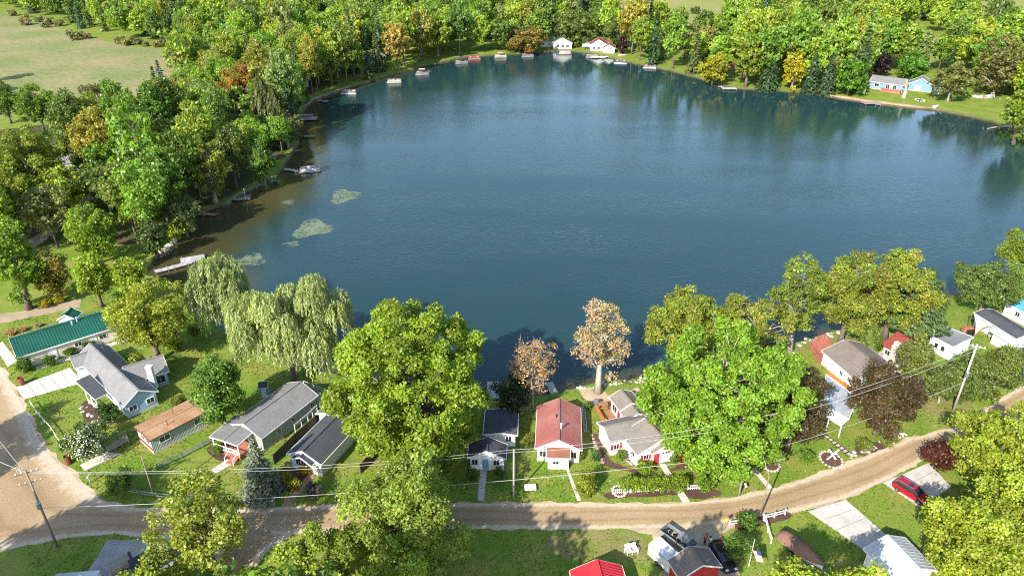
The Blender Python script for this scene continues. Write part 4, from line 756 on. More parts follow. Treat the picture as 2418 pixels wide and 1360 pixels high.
# --- pale blue house
H = house('pale_blue_house', 'pale blue house with joined grey shingle gables and attached garage', P(297, 985))
ZB = 2.6
k = gable(H, (291,961), (178,846), (331,924), 33, ZB, S_BLUE, R_GREY)
window(k, 'a', k.w * .5, 1.45, 1.1, .9); window(k, 'a', k.w * 1.5, 1.45, 1.1, .9)
part('garage_door', S_SKY, H, lambda q: frame_box(q, *wallpt(k, 'f', k.L - 6.0, 1.15)[:2], wallpt(k, 'f', k.L - 6.0, 1.15)[2], 2.4, 2.1, .06, .03))
door(k, 'f', 2.0, m=WHITE)
g2 = gable(H, (399,876), (322,900), (373,842), 28, ZB, S_BLUE, R_GREY, ext=1.2)
window(g2, 'f', 1.5, 1.4, 1.4, 1.3); window(g2, 'f', 3.1, 1.4, 1.4, 1.3)
def chim(q):
    c = P(357, 885, 3.4); q.box(L_(H, (c.x, c.y, 2.9)), (.9, .7, 4.2)); q.box(L_(H, (c.x, c.y, 5.05)), (1.1, .9, .14))
part('chimney', S_PORCELAIN, H, chim)
g3 = gable(H, (224,943), (258,926), (270,880), 14, 2.35, S_WHITE, R_DARK, walls=False, halfw=5.2, shed=True)  # charcoal shingles stand in for tree shade on this porch roof
for u in (.2, 1.7, 3.2): part('porch_post', WHITE, H, lambda q: q.beam(g3.pt(.15, u, 0), g3.pt(.15, u, g3.zr(u) - .1), .13))
part('porch_railing', WHITE, H, lambda q: (q.beam(g3.pt(.15, .2, .95), g3.pt(.15, 3.2, .95), .07), q.beam(g3.pt(.15, .2, .3), g3.pt(.15, 3.2, .3), .07), [q.beam(g3.pt(.15, .2 + i * .25, .3), g3.pt(.15, .2 + i * .25, .95), .05) for i in range(13)]))
g4 = gable(H, (176,870), (222,855), (168,843), 28, ZB, S_WHITE, R_GREY, ext=2.0); window(g4, 'a', g4.w, 1.5, 1.1, .9)
# --- mobile home
H = house('mobile_home', 'mobile home with rust-brown roof and grey-green ribbed side', P(355, 1075))
k = gable(H, (352,1041), (508,961), (326,1024), 7, 2.75, mat('siding_ribbed_grey_green', (0.36, 0.39, 0.35), .6, .08, 2, wave=('X', 2.2, 'SIN'), bump=.5, bscale=3), R_RUST, trim=mat('trim_brown', (0.12, 0.075, 0.05), .7), oh=.25)
window(k, 'f', 2.2, 1.75, 1.5, .9); window(k, 'f', 7.6, 1.75, 1.5, 1.0, mull=2); window(k, 'a', 1.2, 1.8, .9, .7); window(k, 'a', 2.8, 1.8, .9, .7)
part('white_end_panel', S_WHITE, H, lambda q: frame_box(q, *wallpt(k, 'a', k.w, 1.75)[:2], wallpt(k, 'a', k.w, 1.75)[2], k.w * 1.7, 1.3, .03, .012))
part('red_skirting', REDP, H, lambda q: frame_box(q, *wallpt(k, 'a', k.w, .75)[:2], wallpt(k, 'a', k.w, .75)[2], k.w * 1.7, .5, .04, .016))
pipe(H, k, 3.4, 1.2, RUST, .7, .06); pipe(H, k, 5.2, 2.9, RUST, .9, .05)
H2 = empty('wooden_ramp', over(275, 1055, 1062), 'weathered wooden ramp with handrails at the end of the mobile home', 'ramp'); rr0, rr1 = P(253, 1062), P(302, 1033, .9); ov = Vector((H2.location.x, H2.location.y, 0)); dd = (rr1 - rr0); px = Vector((dd.y, -dd.x, 0)).normalized() * .6
part('ramp_deck', OLDWOOD, H2, lambda q: q.slab([rr0 - px - ov + Vector((0, 0, .05)), rr1 - px - ov, rr1 + px - ov, rr0 + px - ov + Vector((0, 0, .05))], .12))
for s in (-1, 1):
    part('handrail', OLDWOOD, H2, lambda q: (q.beam(rr0 + px * s - ov + Vector((0, 0, .9)), rr1 + px * s - ov + Vector((0, 0, .95)), .08), q.beam(rr0 + px * s - ov + Vector((0, 0, .5)), rr1 + px * s - ov + Vector((0, 0, .55)), .06), [q.beam(rr0.lerp(rr1, t) + px * s - ov + Vector((0, 0, .9)), Vector(((rr0.lerp(rr1, t) + px * s - ov).x, (rr0.lerp(rr1, t) + px * s - ov).y, 0)), .09) for t in (.02, .34, .67, .98)]))
# --- grey shingled house
H = house('grey_shingle_house', 'long grey shingled house with white-railed red front porch', P(620, 1062))
k = gable(H, (617,1036), (751,933), (600,981), 24, 2.8, S_GREY, R_GREY)
for u in (3.6, 6.6, 10.6): window(k, 'f', u, 1.6, .7, .9)
g2 = gable(H, (560,1052), (598,1018), (509,1031), 3, 3.0, S_GREY, R_GREY, walls=False, halfw=2.5, ext=2.0)
o_ = g2
part('porch_floor', REDWOOD, H, lambda q: q.slab([g2.pt(.2, .2, .75), g2.pt(3.6, .2, .75), g2.pt(3.6, 2 * g2.w - .2, .75), g2.pt(.2, 2 * g2.w - .2, .75)], .7))
for v in (.25, g2.w, 2 * g2.w - .25): part('porch_post', WHITE, H, lambda q: q.beam(g2.pt(.25, v, .7), g2.pt(.25, v, g2.zr(v) - .1), .14))
for z in (.95, 1.65): part('porch_rail', WHITE, H, lambda q: q.beam(g2.pt(.25, .25, z), g2.pt(.25, 2 * g2.w - .25, z), .09))
part('porch_balusters', WHITE, H, lambda q: [q.beam(g2.pt(.25, .25 + i * .2, .9), g2.pt(.25, .25 + i * .2, 1.65), .04) for i in range(int((2 * g2.w - .5) / .2))])['kind'] = 'stuff'
for i in range(3): part('porch_step', REDWOOD, H, lambda q: q.slab([g2.pt(.1 - i * .35, .4, .56 - i * .19), g2.pt(.1 - i * .35, 1.7, .56 - i * .19), g2.pt(-.25 - i * .35, 1.7, .56 - i * .19), g2.pt(-.25 - i * .35, .4, .56 - i * .19)], .18))
part('step_rail', WHITE, H, lambda q: [(q.beam(g2.pt(.1, v, 1.6), g2.pt(-1.1, v, 1.0), .07), q.beam(g2.pt(-1.1, v, 0), g2.pt(-1.1, v, 1.0), .08)) for v in (.3, 1.8)])
part('rear_deck', OLDWOOD, H, lambda q: q.slab([k.pt(k.L, .5, .6), k.pt(k.L + 3, .5, .6), k.pt(k.L + 3, 2 * k.w - .5, .6), k.pt(k.L, 2 * k.w - .5, .6)], .2))
part('deck_rail', WHITE, H, lambda q: ([q.beam(k.pt(k.L + .1, .5, z), k.pt(k.L + 3, .5, z), .06) for z in (1.0, 1.5)], [q.beam(k.pt(k.L + 3, .5, z), k.pt(k.L + 3, 2 * k.w - .5, z), .06) for z in (1.0, 1.5)], [q.beam(k.pt(k.L + 3, v, .0), k.pt(k.L + 3, v, 1.5), .09) for v in (.5, k.w, 2 * k.w - .5)]))
H = house('tiny_blue_shed', 'tiny blue shed in the shade behind the grey shingled house', P(620, 932), 'shed')
k = gable(H, (610,917), (632,914), (620,910), 20, 2.0, S_SKY, R_DARK, halfw=.9, oh=.1); door(k, 'f', .7, .6, 1.6)
# --- dark cottage below the big maple
H = house('dark_roof_cottage', 'cottage with charcoal roof and glazed white front half under the big maple', P(700, 1110))
k = gable(H, (758,1097), (830,1020), (712,1066), 27, 2.6, S_PORCELAIN, R_DARK, ext=2)
for v in (1.6, 2.5, 3.4): window(k, 'a', k.w * 2 - v, 1.5, .75, 1.3, mull=1)
door(k, 'a', k.w * .55, .9, 1.9, WHITE)
g2 = gable(H, (735,1100), (745,1090), (712,1078), 27, 2.3, S_PORCELAIN, R_DARK, walls=False, halfw=1.8)
H = house('back_cottage', 'low grey-roofed outbuilding with a strip of pink paving behind the dark cottage', P(800, 985), 'outbuilding')
k = gable(H, (802,1000), (850,960), (778,965), 24, 2.3, S_PORCELAIN, R_GREY, halfw=2.4)
# --- white cottage with dark roof, half under the maple
H = house('white_dark_roof_cottage', 'white cottage with charcoal roof in the shade left of the red-roofed house', P(1150, 1105))
k = gable(H, (1195,1083), (1197,1049), (1149,1068), 26, 2.5, S_WHITE, R_DARK)
for v in (1.4, 4.4): window(k, 'a', v, 1.5, .8, .9)
door(k, 'a', 2.9, .9, 1.9, S_SKY)
g2 = gable(H, (1222,1027), (1224,969), (1190,1022), 8, 2.5, S_WHITE, R_DARK, halfw=2.5); window(g2, 'a', 1.3, 1.5, .8, .9)
# --- red metal roof
H = house('red_roof_house', 'white house under a red ribbed metal roof, seen gable-on', P(1320, 1085))
k = gable(H, (1374,1063), (1371,963), (1319,1037), 27, 2.55, S_WHITE, R_REDM, ribs=0.4, trim=WHITE, oh=.3)
window(k, 'a', 2 * k.w - 1.1, 1.4, .9, 1.0); window(k, 'a', 1.1, 1.4, .8, 1.0)
pp = gable(H, (1347,1082), (1291,1080), (1319,1058), 12, 2.25, S_WHITE, mat('porch_roof_brown_red', (.26, .105, .065), .8, .2, 4), halfw=-2.1, shed=True, oh=.2); window(pp, 'f', 2.0, 1.2, .8, .5)
pipe(H, k, 2.6, k.w - .3, WHITE, .9, .1); pipe(H, k, 5.2, k.w + .4, DARK, .5, .07)
# --- white house with red shutters
H = house('red_shutter_house', 'white house with red shutters, brown shingle roofs and a side deck', P(1500, 1085))
k1 = gable(H, (1464,970), (1438,937), (1493,951), 26, 2.7, S_WHITE, R_WARM); window(k1, 'f', 2.2, 1.5, 1.3, 1.2); door(k1, 'f', .8, .8, 1.9, REDP, .3)
k1b = gable(H, (1478,993), (1464,972), (1508,975), 24, 2.5, S_WHITE, R_WARM, ext=.3); 
k2 = gable(H, (1441,1046), (1530,1026), (1477,996), 24, 2.7, S_WHITE, R_WARM, ext=1.2); window(k2, 'f', 1.2, 1.5, .8, .9, sh=REDP)
k3 = gable(H, (1505,1075), (1472,1034), (1562,1030), 23, 2.6, S_WHITE, R_WARM, ext=1.0); window(k3, 'a', 1.7, 1.5, .8, .8, sh=REDP); window(k3, 'f', 1.6, 1.5, .8, .7); window(k3, 'a', k3.w * 2 - 1.6, 1.5, .8, .8)
part('flower_box', REDP, H, lambda q: frame_box(q, *wallpt(k3, 'a', 1.7, .95)[:2], wallpt(k3, 'a', 1.7, .95)[2], .9, .2, .2, .1))
k4 = gable(H, (1540,1072), (1522,1046), (1571,1055), 27, 2.35, S_WHITE, R_WARM, oh=.25); door(k4, 'a', .9, .9, 1.9, REDP); 
for j in range(3): part('porthole_window', GLASS, H, lambda q: frame_box(q, *wallpt(k4, 'a', 1.9 + j * .45, 1.9)[:2], wallpt(k4, 'a', 1.9 + j * .45, 1.9)[2], .26, .26, .06, .03))
part('antenna', METAL, H, lambda q: (q.tube([k3.pt(.2, k3.w * 1.2, 2.6), k3.pt(.2, k3.w * 1.2, 5.4)], .03, 5), q.beam(k3.pt(.2, k3.w * 1.2 - .5, 5.2), k3.pt(.2, k3.w * 1.2 + .5, 5.2), .04), q.beam(k3.pt(.2, k3.w * 1.2 - .35, 4.9), k3.pt(.2, k3.w * 1.2 + .35, 4.9), .04)))
DK = empty('wooden_deck', over(1430, 985, 985), 'brown wooden deck with benches beside the house with red shutters', 'deck'); ov = Vector((DK.location.x, DK.location.y, 0))
dq = [p - ov + Vector((0, 0, .3)) for p in pix([(1398,958),(1440,948),(1466,988),(1425,1003)])]
for i in range(12):
    a0, a1 = i / 12, (i + .93) / 12; part('board', WOOD, DK, lambda q: q.slab([dq[0].lerp(dq[3], a0), dq[1].lerp(dq[2], a0), dq[1].lerp(dq[2], a1), dq[0].lerp(dq[3], a1)], .1))
part('deck_skirt', WOOD, DK, lambda q: q.add(*prism([dq[0].lerp(dq[2], .02), dq[1].lerp(dq[3], .02), dq[2].lerp(dq[0], .02), dq[3].lerp(dq[1], .02)], 0, .19)), fix=True)
part('bench', ORANGEWOOD, DK, lambda q: (q.beam(dq[0].lerp(dq[3], .3) + Vector((.4, 0, .45)), dq[0].lerp(dq[3], .95) + Vector((.4, 0, .45)), .45, .06), q.beam(dq[0].lerp(dq[3], .3) + Vector((.1, 0, .8)), dq[0].lerp(dq[3], .95) + Vector((.1, 0, .8)), .06, .3), [q.box(dq[0].lerp(dq[3], t) + Vector((.4, 0, .22)), (.3, .1, .44)) for t in (.35, .9)]))
def table_set(x, y, z0, label):
    t = empty('picnic_table', P(x, y, z0), label, 'table'); t.location.z = z0
    part('tabletop', WOOD, t, lambda q: q.box((0, 0, .74), (1.5, .8, .06)))
    for sx in (-.6, .6): part('leg', WOOD, t, lambda q: q.box((sx, 0, .36), (.09, .6, .72)))
    for sy in (-.75, .75): part('bench_seat', WOOD, t, lambda q: (q.box((0, sy, .43), (1.4, .28, .05)), q.box((-.5, sy, .21), (.07, .2, .42)), q.box((.5, sy, .21), (.07, .2, .42))))
    return t
table_set(1424, 962, .3, 'brown wooden table set on the deck beside the house with red shutters')
gr = empty('covered_grill', P(1408, 955, .3), 'grey covered grill on the far corner of the brown deck', 'grill'); part('cover', mat('grill_cover', (.16, .15, .16), .8), gr, lambda q: q.lathe([(.0, .0), (.42, 0), (.45, .6), (.4, .95), (.2, 1.08), (.02, 1.1)], 10)); part('handle', METAL, gr, lambda q: q.beam((-.25, -.46, .8), (.25, -.46, .8), .04))
# --- taupe roof house
H = house('taupe_roof_house', 'white house with plain taupe roof and red deck near the shore', P(1985, 890))
k = gable(H, (2021,897), (1940,828), (2056,850), 20, 2.6, S_WHITE, R_TAUPE, oh=.3)
for u in (1.6, 3.6): window(k, 'f', u, 1.5, .6, .8)
door(k, 'f', 6.0)
DK = empty('red_deck', over(1935, 835, 845), 'red-stained wooden deck with railing beside the taupe-roofed house', 'deck'); ov = Vector((DK.location.x, DK.location.y, 0)); dq = [p - ov + Vector((0, 0, .7)) for p in pix([(1910,822),(1945,806),(1965,832),(1936,862)])]
part('deck_floor', REDWOOD, DK, lambda q: q.slab(dq, .68))
for i in range(4):
    a0, a1 = dq[i], dq[(i + 1) % 4]
    if i == 2: continue
    part('railing', REDWOOD, DK, lambda q: ([q.beam(a0 + Vector((0, 0, z)), a1 + Vector((0, 0, z)), .09) for z in (.12, .95)], [q.beam(a0.lerp(a1, t / 14), a0.lerp(a1, t / 14) + Vector((0, 0, .95)), .06) for t in range(15)]))
# carport
H = house('carport', 'carport with flat grey roof and white sloping front between the copper maples', P(1985, 985), 'carport')
z0 = 2.7; cq = [L_(H, P(x, y, z0)) for x, y in ((1950,884),(2026,940),(2004,990),(1946,956))]
part('roof', mat('roof_grey_felt', (0.27, 0.29, 0.32), .9, .3, 6, c2=(.34, .36, .38), scale2=1.2, bump=.4, bscale=10), H, lambda q: q.slab(cq, .18))
part('roof_edge', WHITE, H, lambda q: [q.beam(cq[i] + Vector((0, 0, .03)), cq[(i + 1) % 4] + Vector((0, 0, .03)), .14, .2) for i in range(4)])
e0, e1 = cq[3], cq[2]; dn = Vector((e1.y - e0.y, -(e1.x - e0.x), 0)).normalized(); dn = dn if dn.y < 0 else -dn
part('front_canopy', WHITE, H, lambda q: q.slab([e0 + Vector((0, 0, -.05)), e1 + Vector((0, 0, -.05)), e1 + dn * 1.7 + Vector((0, 0, -.45)), e0 + dn * 1.7 + Vector((0, 0, -.45))], .1))
for pz in (e0 + dn * 1.6, e0.lerp(e1, .5) + dn * 1.6, e1 + dn * 1.6, cq[0].lerp(cq[2], .04), cq[1].lerp(cq[3], .04)): part('post', WHITE, H, lambda q: q.beam((pz.x, pz.y, 0), (pz.x, pz.y, 2.25), .15))
part('back_wall', S_WHITE, H, lambda q: q.beam(Vector((cq[0].x, cq[0].y, 1.2)).lerp(Vector((cq[1].x, cq[1].y, 1.2)), .04), Vector((cq[1].x, cq[1].y, 1.2)).lerp(Vector((cq[0].x, cq[0].y, 1.2)), .04), .12, 2.4))
# --- stone cottage
H = house('stone_cottage', 'small stone cottage with brick-red roof and tall stone chimney', P(2110, 850))
k = gable(H, (2132,842), (2081,812), (2152,801), 26, 2.6, STONE, R_RED, trim=None)
part('chimney', STONE, H, lambda q: (q.box(wallpt(k, 'f', k.L * .36, 1.9)[0] - k.ey * .35, (1.2, .8, 3.8), M=Matrix((k.ex, k.ey, Vector((0, 0, 1)))).transposed()), q.box(wallpt(k, 'f', k.L * .36, 4.1)[0] - k.ey * .3, (.9, .7, .9), M=Matrix((k.ex, k.ey, Vector((0, 0, 1)))).transposed())))
window(k, 'f', k.L * .7, 1.5, .9, .9); part('wing_wall', STONE, H, lambda q: q.beam(wallpt(k, 'f', k.L - .5, .6)[0], wallpt(k, 'f', k.L - .5, .6)[0] - k.ey * 2.2, .5, 1.2))
# --- flat grey roof house
H = house('flat_roof_house', 'white house with plain flat grey roof behind the cedars', P(2230, 835)); z0 = 2.9
cq = [L_(H, P(x, y, z0)) for x, y in ((2251,819),(2299,796),(2229,769),(2196,791))]
part('roof', mat('roof_flat_grey', (.215, .215, .22), .9, .15, 4, bump=.3, bscale=8), H, lambda q: q.slab(cq, .2)); part('roof_trim', WHITE, H, lambda q: [q.beam(cq[i] - Vector((0, 0, .08)), cq[(i + 1) % 4] - Vector((0, 0, .08)), .1, .22) for i in range(4)])
cc = sum(cq, Vector()) / 4; part('wall', S_WHITE, H, lambda q: q.add(*prism([cc.lerp(p, .93) for p in cq], 0, 2.68)), fix=True)
for t in (.3, .6): part('window', GLASS, H, lambda q: q.beam(cc.lerp(cq[0].lerp(cq[3], t), .935) - Vector((0, 0, 1.4)), cc.lerp(cq[0].lerp(cq[3], t + .14), .935) - Vector((0, 0, 1.4)), .06, .9))
# --- brick oven, sail shade, awning house, blue roof
bo = empty('brick_fireplace', over(2290, 777, 790), 'red brick outdoor fireplace below the tan sail shade', 'fireplace')
part('left_pier', BRICK, bo, lambda q: q.box((-1.0, 0, .8), (.5, .8, 1.6))); part('right_pier', BRICK, bo, lambda q: q.box((1.0, 0, .8), (.5, .8, 1.6))); part('lintel', BRICK, bo, lambda q: q.box((0, 0, 1.45), (1.5, .8, .3))); part('hearth', DARK, bo, lambda q: q.box((0, .15, .65), (1.5, .5, 1.3)))
ss = empty('sail_shade', P(2310, 775), 'tan triangular sail shade stretched over the patio', 'sail shade'); ov = Vector((ss.location.x, ss.location.y, 0)); tr = [P(2298, 735, 3.6) - ov, P(2344, 767, 3.2) - ov, P(2302, 790, 2.6) - ov]
def sail(q):
    n = 8; c = sum(tr, Vector()) / 3; pts_ = []
    for i in range(3):
        for j in range(n): e = tr[i].lerp(tr[(i + 1) % 3], j / n); pts_.append(e.lerp(c, .28 * math.sin(math.pi * j / n)))
    q.slab(pts_, .03)
part('sail', mat('sail_canvas', (.56, .47, .35), .9, .08, 3), ss, sail)
for p in tr: part('pole', METAL, ss, lambda q: q.tube([(p.x, p.y, 0), p], .06, 6))
H = house('awning_house', 'long dark-roofed house with pale metal awning at the right edge', P(2345, 790))
k = gable(H, (2400,800), (2300,738), (2318,724), 14, 2.7, S_WHITE, R_DARK, ext=0); gable(H, (2391,812), (2340,781), (2409,787), 8, 2.4, S_WHITE, R_PALE, halfw=-1.9, shed=True, ribs=.5)
H = house('blue_roof_house', 'house with sky-blue metal roof cut by the right edge', P(2420, 745))
k = gable(H, (2440,748), (2370,712), (2391,690), 20, 2.7, S_WHITE, R_BLUE, ribs=.5); window(k, 'f', 3, 1.5, .8, .9)
# --- bottom edge
H = house('red_shed', 'bright red metal-roofed shed at the bottom edge', P(1407, 1345), 'shed')
k = gable(H, (1345,1347), (1362,1420), (1409,1320), 25, 2.5, S_RED, R_BRIGHT, ribs=.4)
H = house('brown_roof_shed', 'red shed with brown shingle roof in front of the pickup', P(1625, 1335), 'shed')
k = gable(H, (1576,1322), (1606,1368), (1629,1289), 26, 2.5, S_RED, R_BROWN, oh=.25)
H = house('metal_roof_garage', 'garage with pale metal roof at the end of the grey concrete drive', P(2090, 1310), 'garage')
k = gable(H, (2039,1294), (2112,1375), (2096,1263), 24, 2.7, S_WHITE, R_PALE, ribs=.5); part('garage_door', S_PORCELAIN, H, lambda q: frame_box(q, *wallpt(k, 'a', k.w, 1.2)[:2], wallpt(k, 'a', k.w, 1.2)[2], 3.4, 2.2, .06, .03))  # white roof: the shade on it is put into R_PALE's darker colour
# --- across the lake
H = house('blue_lake_house', 'blue single-storey house with grey roof and red deck on the far shore', P(2095, 212))
k = gable(H, (2135,203), (2052,192), (2100,182), 20, 2.9, S_SKY, R_GREY, halfw=None); window(k, 'f', k.L - 3.2, 1.7, 1.6, 1.2); window(k, 'f', k.L * .45, 1.7, 1.2, 1.4); window(k, 'f', k.L * .25, 1.7, 1.2, 1.4); door(k, 'f', k.L * .35, 1.0, 2.1)
part('deck', REDWOOD, H, lambda q: q.slab([k.pt(.5, .2, .8), k.pt(k.L * .58, .2, .8), k.pt(k.L * .58, -2.6, .8), k.pt(.5, -2.6, .8)], .8)); part('deck_railing', REDWOOD, H, lambda q: ([q.beam(k.pt(.5, -2.55, z), k.pt(k.L * .58, -2.55, z), .1, .16) for z in (1.0, 1.3, 1.6)], [q.beam(k.pt(.5 + i * 1.2, -2.55, .7), k.pt(.5 + i * 1.2, -2.55, 1.65), .12) for i in range(8)]))
H = house('blue_shed', 'larger blue gabled shed beside the blue lake house', P(2185, 215), 'shed'); k = gable(H, (2205,204), (2207,196), (2192,189), 28, 2.7, S_SKY, R_GREY, halfw=4.6); part('shed_door', WHITE, H, lambda q: frame_box(q, *wallpt(k, 'a', k.w * 1.2, 1.2)[:2], wallpt(k, 'a', k.w * 1.2, 1.2)[2], 2.2, 2.2, .06, .03))
H = house('blue_shed', 'smallest blue shed at the right end of the blue lake house row', P(2222, 220), 'shed'); k = gable(H, (2231,212), (2233,207), (2224,205), 26, 2.1, S_SKY, R_GREY, halfw=1.9, oh=.15); part('shed_door', WHITE, H, lambda q: frame_box(q, *wallpt(k, 'a', k.w, .95)[:2], wallpt(k, 'a', k.w, .95)[2], 1.4, 1.7, .06, .03))
H = house('far_white_cottage', 'white cottage with grey roof and covered porch on the far shore', P(1330, 108)); k = gable(H, (1352,103), (1352,96), (1331,93), 28, 3.0, S_WHITE, R_GREY, halfw=5.0); g2 = gable(H, (1352,97), (1312,97), (1330,88), 26, 3.1, S_WHITE, R_GREY, halfw=-5.0)
for v in (2.5, 5, 7.5): window(k, 'a', v, 1.6, 1.3, 1.4)
H = house('far_red_roof_cottage', 'white cottage with red roof on the far shore', P(1425, 115)); k = gable(H, (1436,108), (1436,101), (1424,98), 30, 3.0, S_WHITE, R_RED, halfw=4.6); g2 = gable(H, (1453,115), (1453,109), (1444,105), 30, 2.5, S_WHITE, R_RED, halfw=3.0)
for v in (2.2, 4.6, 7): window(k, 'a', v, 1.6, 1.1, 1.2)
part('low_annex', S_PORCELAIN, H, lambda q: q.box(L_(H, P(1395, 111)) + Vector((0, 0, 1.2)), (9, 4, 2.4))); part('annex_roof', R_GREY, H, lambda q: q.box(L_(H, P(1395, 111)) + Vector((0, 0, 2.5)), (9.6, 4.6, .2)))
for nm, lb, x, y, wd, rf, wl, rot in (('far_cottage', 'shaded pale cottage left of the far white cottage', 1290, 112, 8, R_GREY, S_PORCELAIN, .1), ('shore_cottage', 'tan-roofed cottage half hidden by trees on the left shore', 812, 158, 9, R_RUST, S_PORCELAIN, .5), ('shore_cottage', 'white cottage behind the second pontoon boat on the left shore', 890, 150, 9, R_GREY, S_WHITE, .5), ('shore_cottage', 'blue-grey cottage behind the seawall on the left shore', 715, 208, 6, R_GREY, S_BLUE, .6), ('shore_cottage', 'cottage with bright orange-red roof in the left woods', 440, 412, 6, R_BRIGHT, S_BLUE, .5), ('shore_cottage', 'cream cottage with rusty red roof beside the dirt lane', 158, 445, 6, R_RED, S_CREAM, .45), ('shore_cottage', 'pale cottage at the lane clearing in the left woods', 165, 405, 8, R_GREY, S_WHITE, .45), ('shore_cottage', 'low brown-roofed cottage by the meadow spruces', 540, 265, 8, R_BROWN, S_WHITE, .6), ('shore_cottage', 'red-roofed hut among the trees on the far right shore', 1722, 165, 8, R_BRIGHT, S_RED, -.2)):
    c = P(x, y); H = house(nm, lb, c, 'cottage'); e_ = Vector((math.cos(rot), math.sin(rot), 0)); A_ = proj(c - e_ * wd / 2 + Vector((0, 0, 2.6))); B_ = proj(c + e_ * wd / 2 + Vector((0, 0, 2.6)))
    k = gable(H, A_, B_, None, 26, 2.6, wl, rf, halfw=wd * .36); window(k, 'f', wd * .3, 1.5, 1.1, 1.0); window(k, 'f', wd * .7, 1.5, 1.1, 1.0)
# ---------------------------------------------------------------- paving, beds
def slabs(name, quad, nx, ny, m, z=0.05, gap=.04, base=None):
    """paved area: a bed of joint sand with every slab a piece of its own"""
    q = pix(quad); b_ = sheet(name, q, z - .035, base or MULCH)
    for i in range(nx):
        for j in range(ny):
            f = lambda u, v: (q[0].lerp(q[1], u)).lerp(q[3].lerp(q[2], u), v)
            lu, lv = max(.3, (q[1] - q[0]).length / nx), max(.3, (q[3] - q[0]).length / ny); gu, gv = gap / lu / nx, gap / lv / ny
            u0, u1, v0, v1 = i / nx + gu, (i + 1) / nx - gu, j / ny + gv, (j + 1) / ny - gv; dz = random.Random(i * 31 + j * 7).uniform(-.008, .008)
            part('slab', m, b_, lambda k: k.slab([p + Vector((0, 0, z + dz)) for p in (f(u0, v0), f(u1, v0), f(u1, v1), f(u0, v1))], .05), fix=True)
    return b_
JOINT = mat('joint_sand', (.24, .21, .17), .95)
slabs('concrete_drive', [(36,915),(166,868),(197,903),(57,943)], 5, 2, CONC, base=JOINT)
slabs('concrete_pad', [(-12,818),(6,806),(41,851),(18,868)], 1, 3, CONC, base=JOINT)
slabs('concrete_pad', [(188,1098),(247,1066),(286,1071),(200,1112)], 2, 1, CONC, base=JOINT)
slabs('front_path', [(538,1083),(556,1091),(509,1119),(498,1109)], 1, 4, CONC, base=JOINT)
slabs('boardwalk', [(746,1100),(763,1104),(680,1198),(662,1192)], 1, 5, mat('boardwalk_wood', (.36, .225, .13), .9, .2, 5, stretch=(2, 6, 1)), base=JOINT)
slabs('front_path', [(1133,1112),(1150,1112),(1144,1182),(1127,1182)], 1, 5, CONC_G, base=JOINT)
slabs('front_path', [(1334,1102),(1341,1102),(1374,1182),(1362,1182)], 1, 6, CONC, base=JOINT)
slabs('front_path', [(1556,1096),(1570,1094),(1630,1184),(1612,1188)], 1, 7, CONC, base=JOINT)
slabs('front_path', [(1773,1106),(1783,1104),(1826,1152),(1814,1156)], 1, 4, CONC, base=JOINT)
slabs('stepping_path', [(1945,1030),(1953,1027),(2016,1072),(2002,1078)], 1, 7, STONE, gap=.14)
slabs('concrete_drive', [(2085,1140),(2193,1092),(2246,1150),(2172,1198)], 3, 3, CONC_G, base=JOINT)
slabs('concrete_drive', [(1907,1207),(1997,1179),(2098,1267),(2042,1300)], 2, 4, CONC_G, base=JOINT)
slabs('stone_patio', [(1432,1052),(1476,1048),(1522,1096),(1490,1100)], 4, 4, STONE, gap=.1)
sheet('gravel_yard', ragged(pix([(257,1272),(385,1278),(430,1300),(420,1340),(330,1400),(195,1400),(206,1347)]), .7, .12, 61), 0.03, mat('gravel_grey', (.36, .34, .31), .95, .3, 7, bump=.5, bscale=14))
for k, pl in enumerate(([(1400,1032),(1412,1028),(1440,1085),(1490,1104),(1545,1116),(1600,1100),(1650,1088),(1650,1098),(1590,1112),(1520,1122),(1480,1112),(1420,1092)], [(1432,1164),(1520,1160),(1604,1156),(1614,1166),(1520,1173),(1440,1176)], [(1618,1158),(1690,1155),(1700,1168),(1640,1180)], [(190,962),(206,944),(230,965),(268,985),(262,1002),(215,998),(196,985)], [(490,1070),(500,1052),(530,1068),(545,1082),(520,1087)], [(660,1110),(700,1100),(735,1120),(705,1160),(668,1150)], [(1738,1232),(1800,1218),(1858,1208),(1866,1222),(1800,1240),(1745,1250)], [(595,1158),(628,1158),(632,1170),(592,1172)], [(2020,1052),(2080,1040),(2130,1024),(2110,1046),(2040,1076)])):
    sheet('mulch_bed', ragged([Vector(p) for p in smooth(pix(pl), 3)], .5, .08, 70 + k), .028, MULCH)
for k in range(9):
    t = k / 8; p = P(1397 + 26 * t, 1028 + 64 * t); part('stepping_stone', mat('stepping_stone', (.50, .33, .27), .9, .2, 4), None, lambda q: q.lathe([(.26, 0), (.27, .06), (.22, .075)], 8, (p.x, p.y, .02)))['kind'] = 'structure'
def ring(x, y, r, n, lab, s=.22):
    o = empty('stone_ring', P(x, y), lab, 'flower bed'); rn = random.Random(x)
    for i in range(n):
        a = 2 * math.pi * i / n; part('stone', STONE, o, lambda q: q.lathe([(s * .7, 0), (s, s * .4), (s * .75, s * .8), (.02, s * .9)], 6, (math.cos(a) * r * rn.uniform(.95, 1.05), math.sin(a) * r * 1.15, 0)))
    part('soil', MULCH, o, lambda q: q.lathe([(r, 0), (r * .95, .06), (.02, .1)], 14)); return o
ring(1462, 1160, .9, 14, 'white stone ring with small plants left of the picket fence'); ring(1818, 1096, 1.3, 18, 'round stone bed at the foot of the lawn flagpole'); ring(1962, 1085, 1.5, 18, 'round stone bed around the white crossed boards'); ring(410, 790, .8, 12, 'small white fire ring on the lawn beside the walnut'); ring(2172, 238, 1.6, 10, 'sandy fire ring on the lawn of the blue lake house', .4)
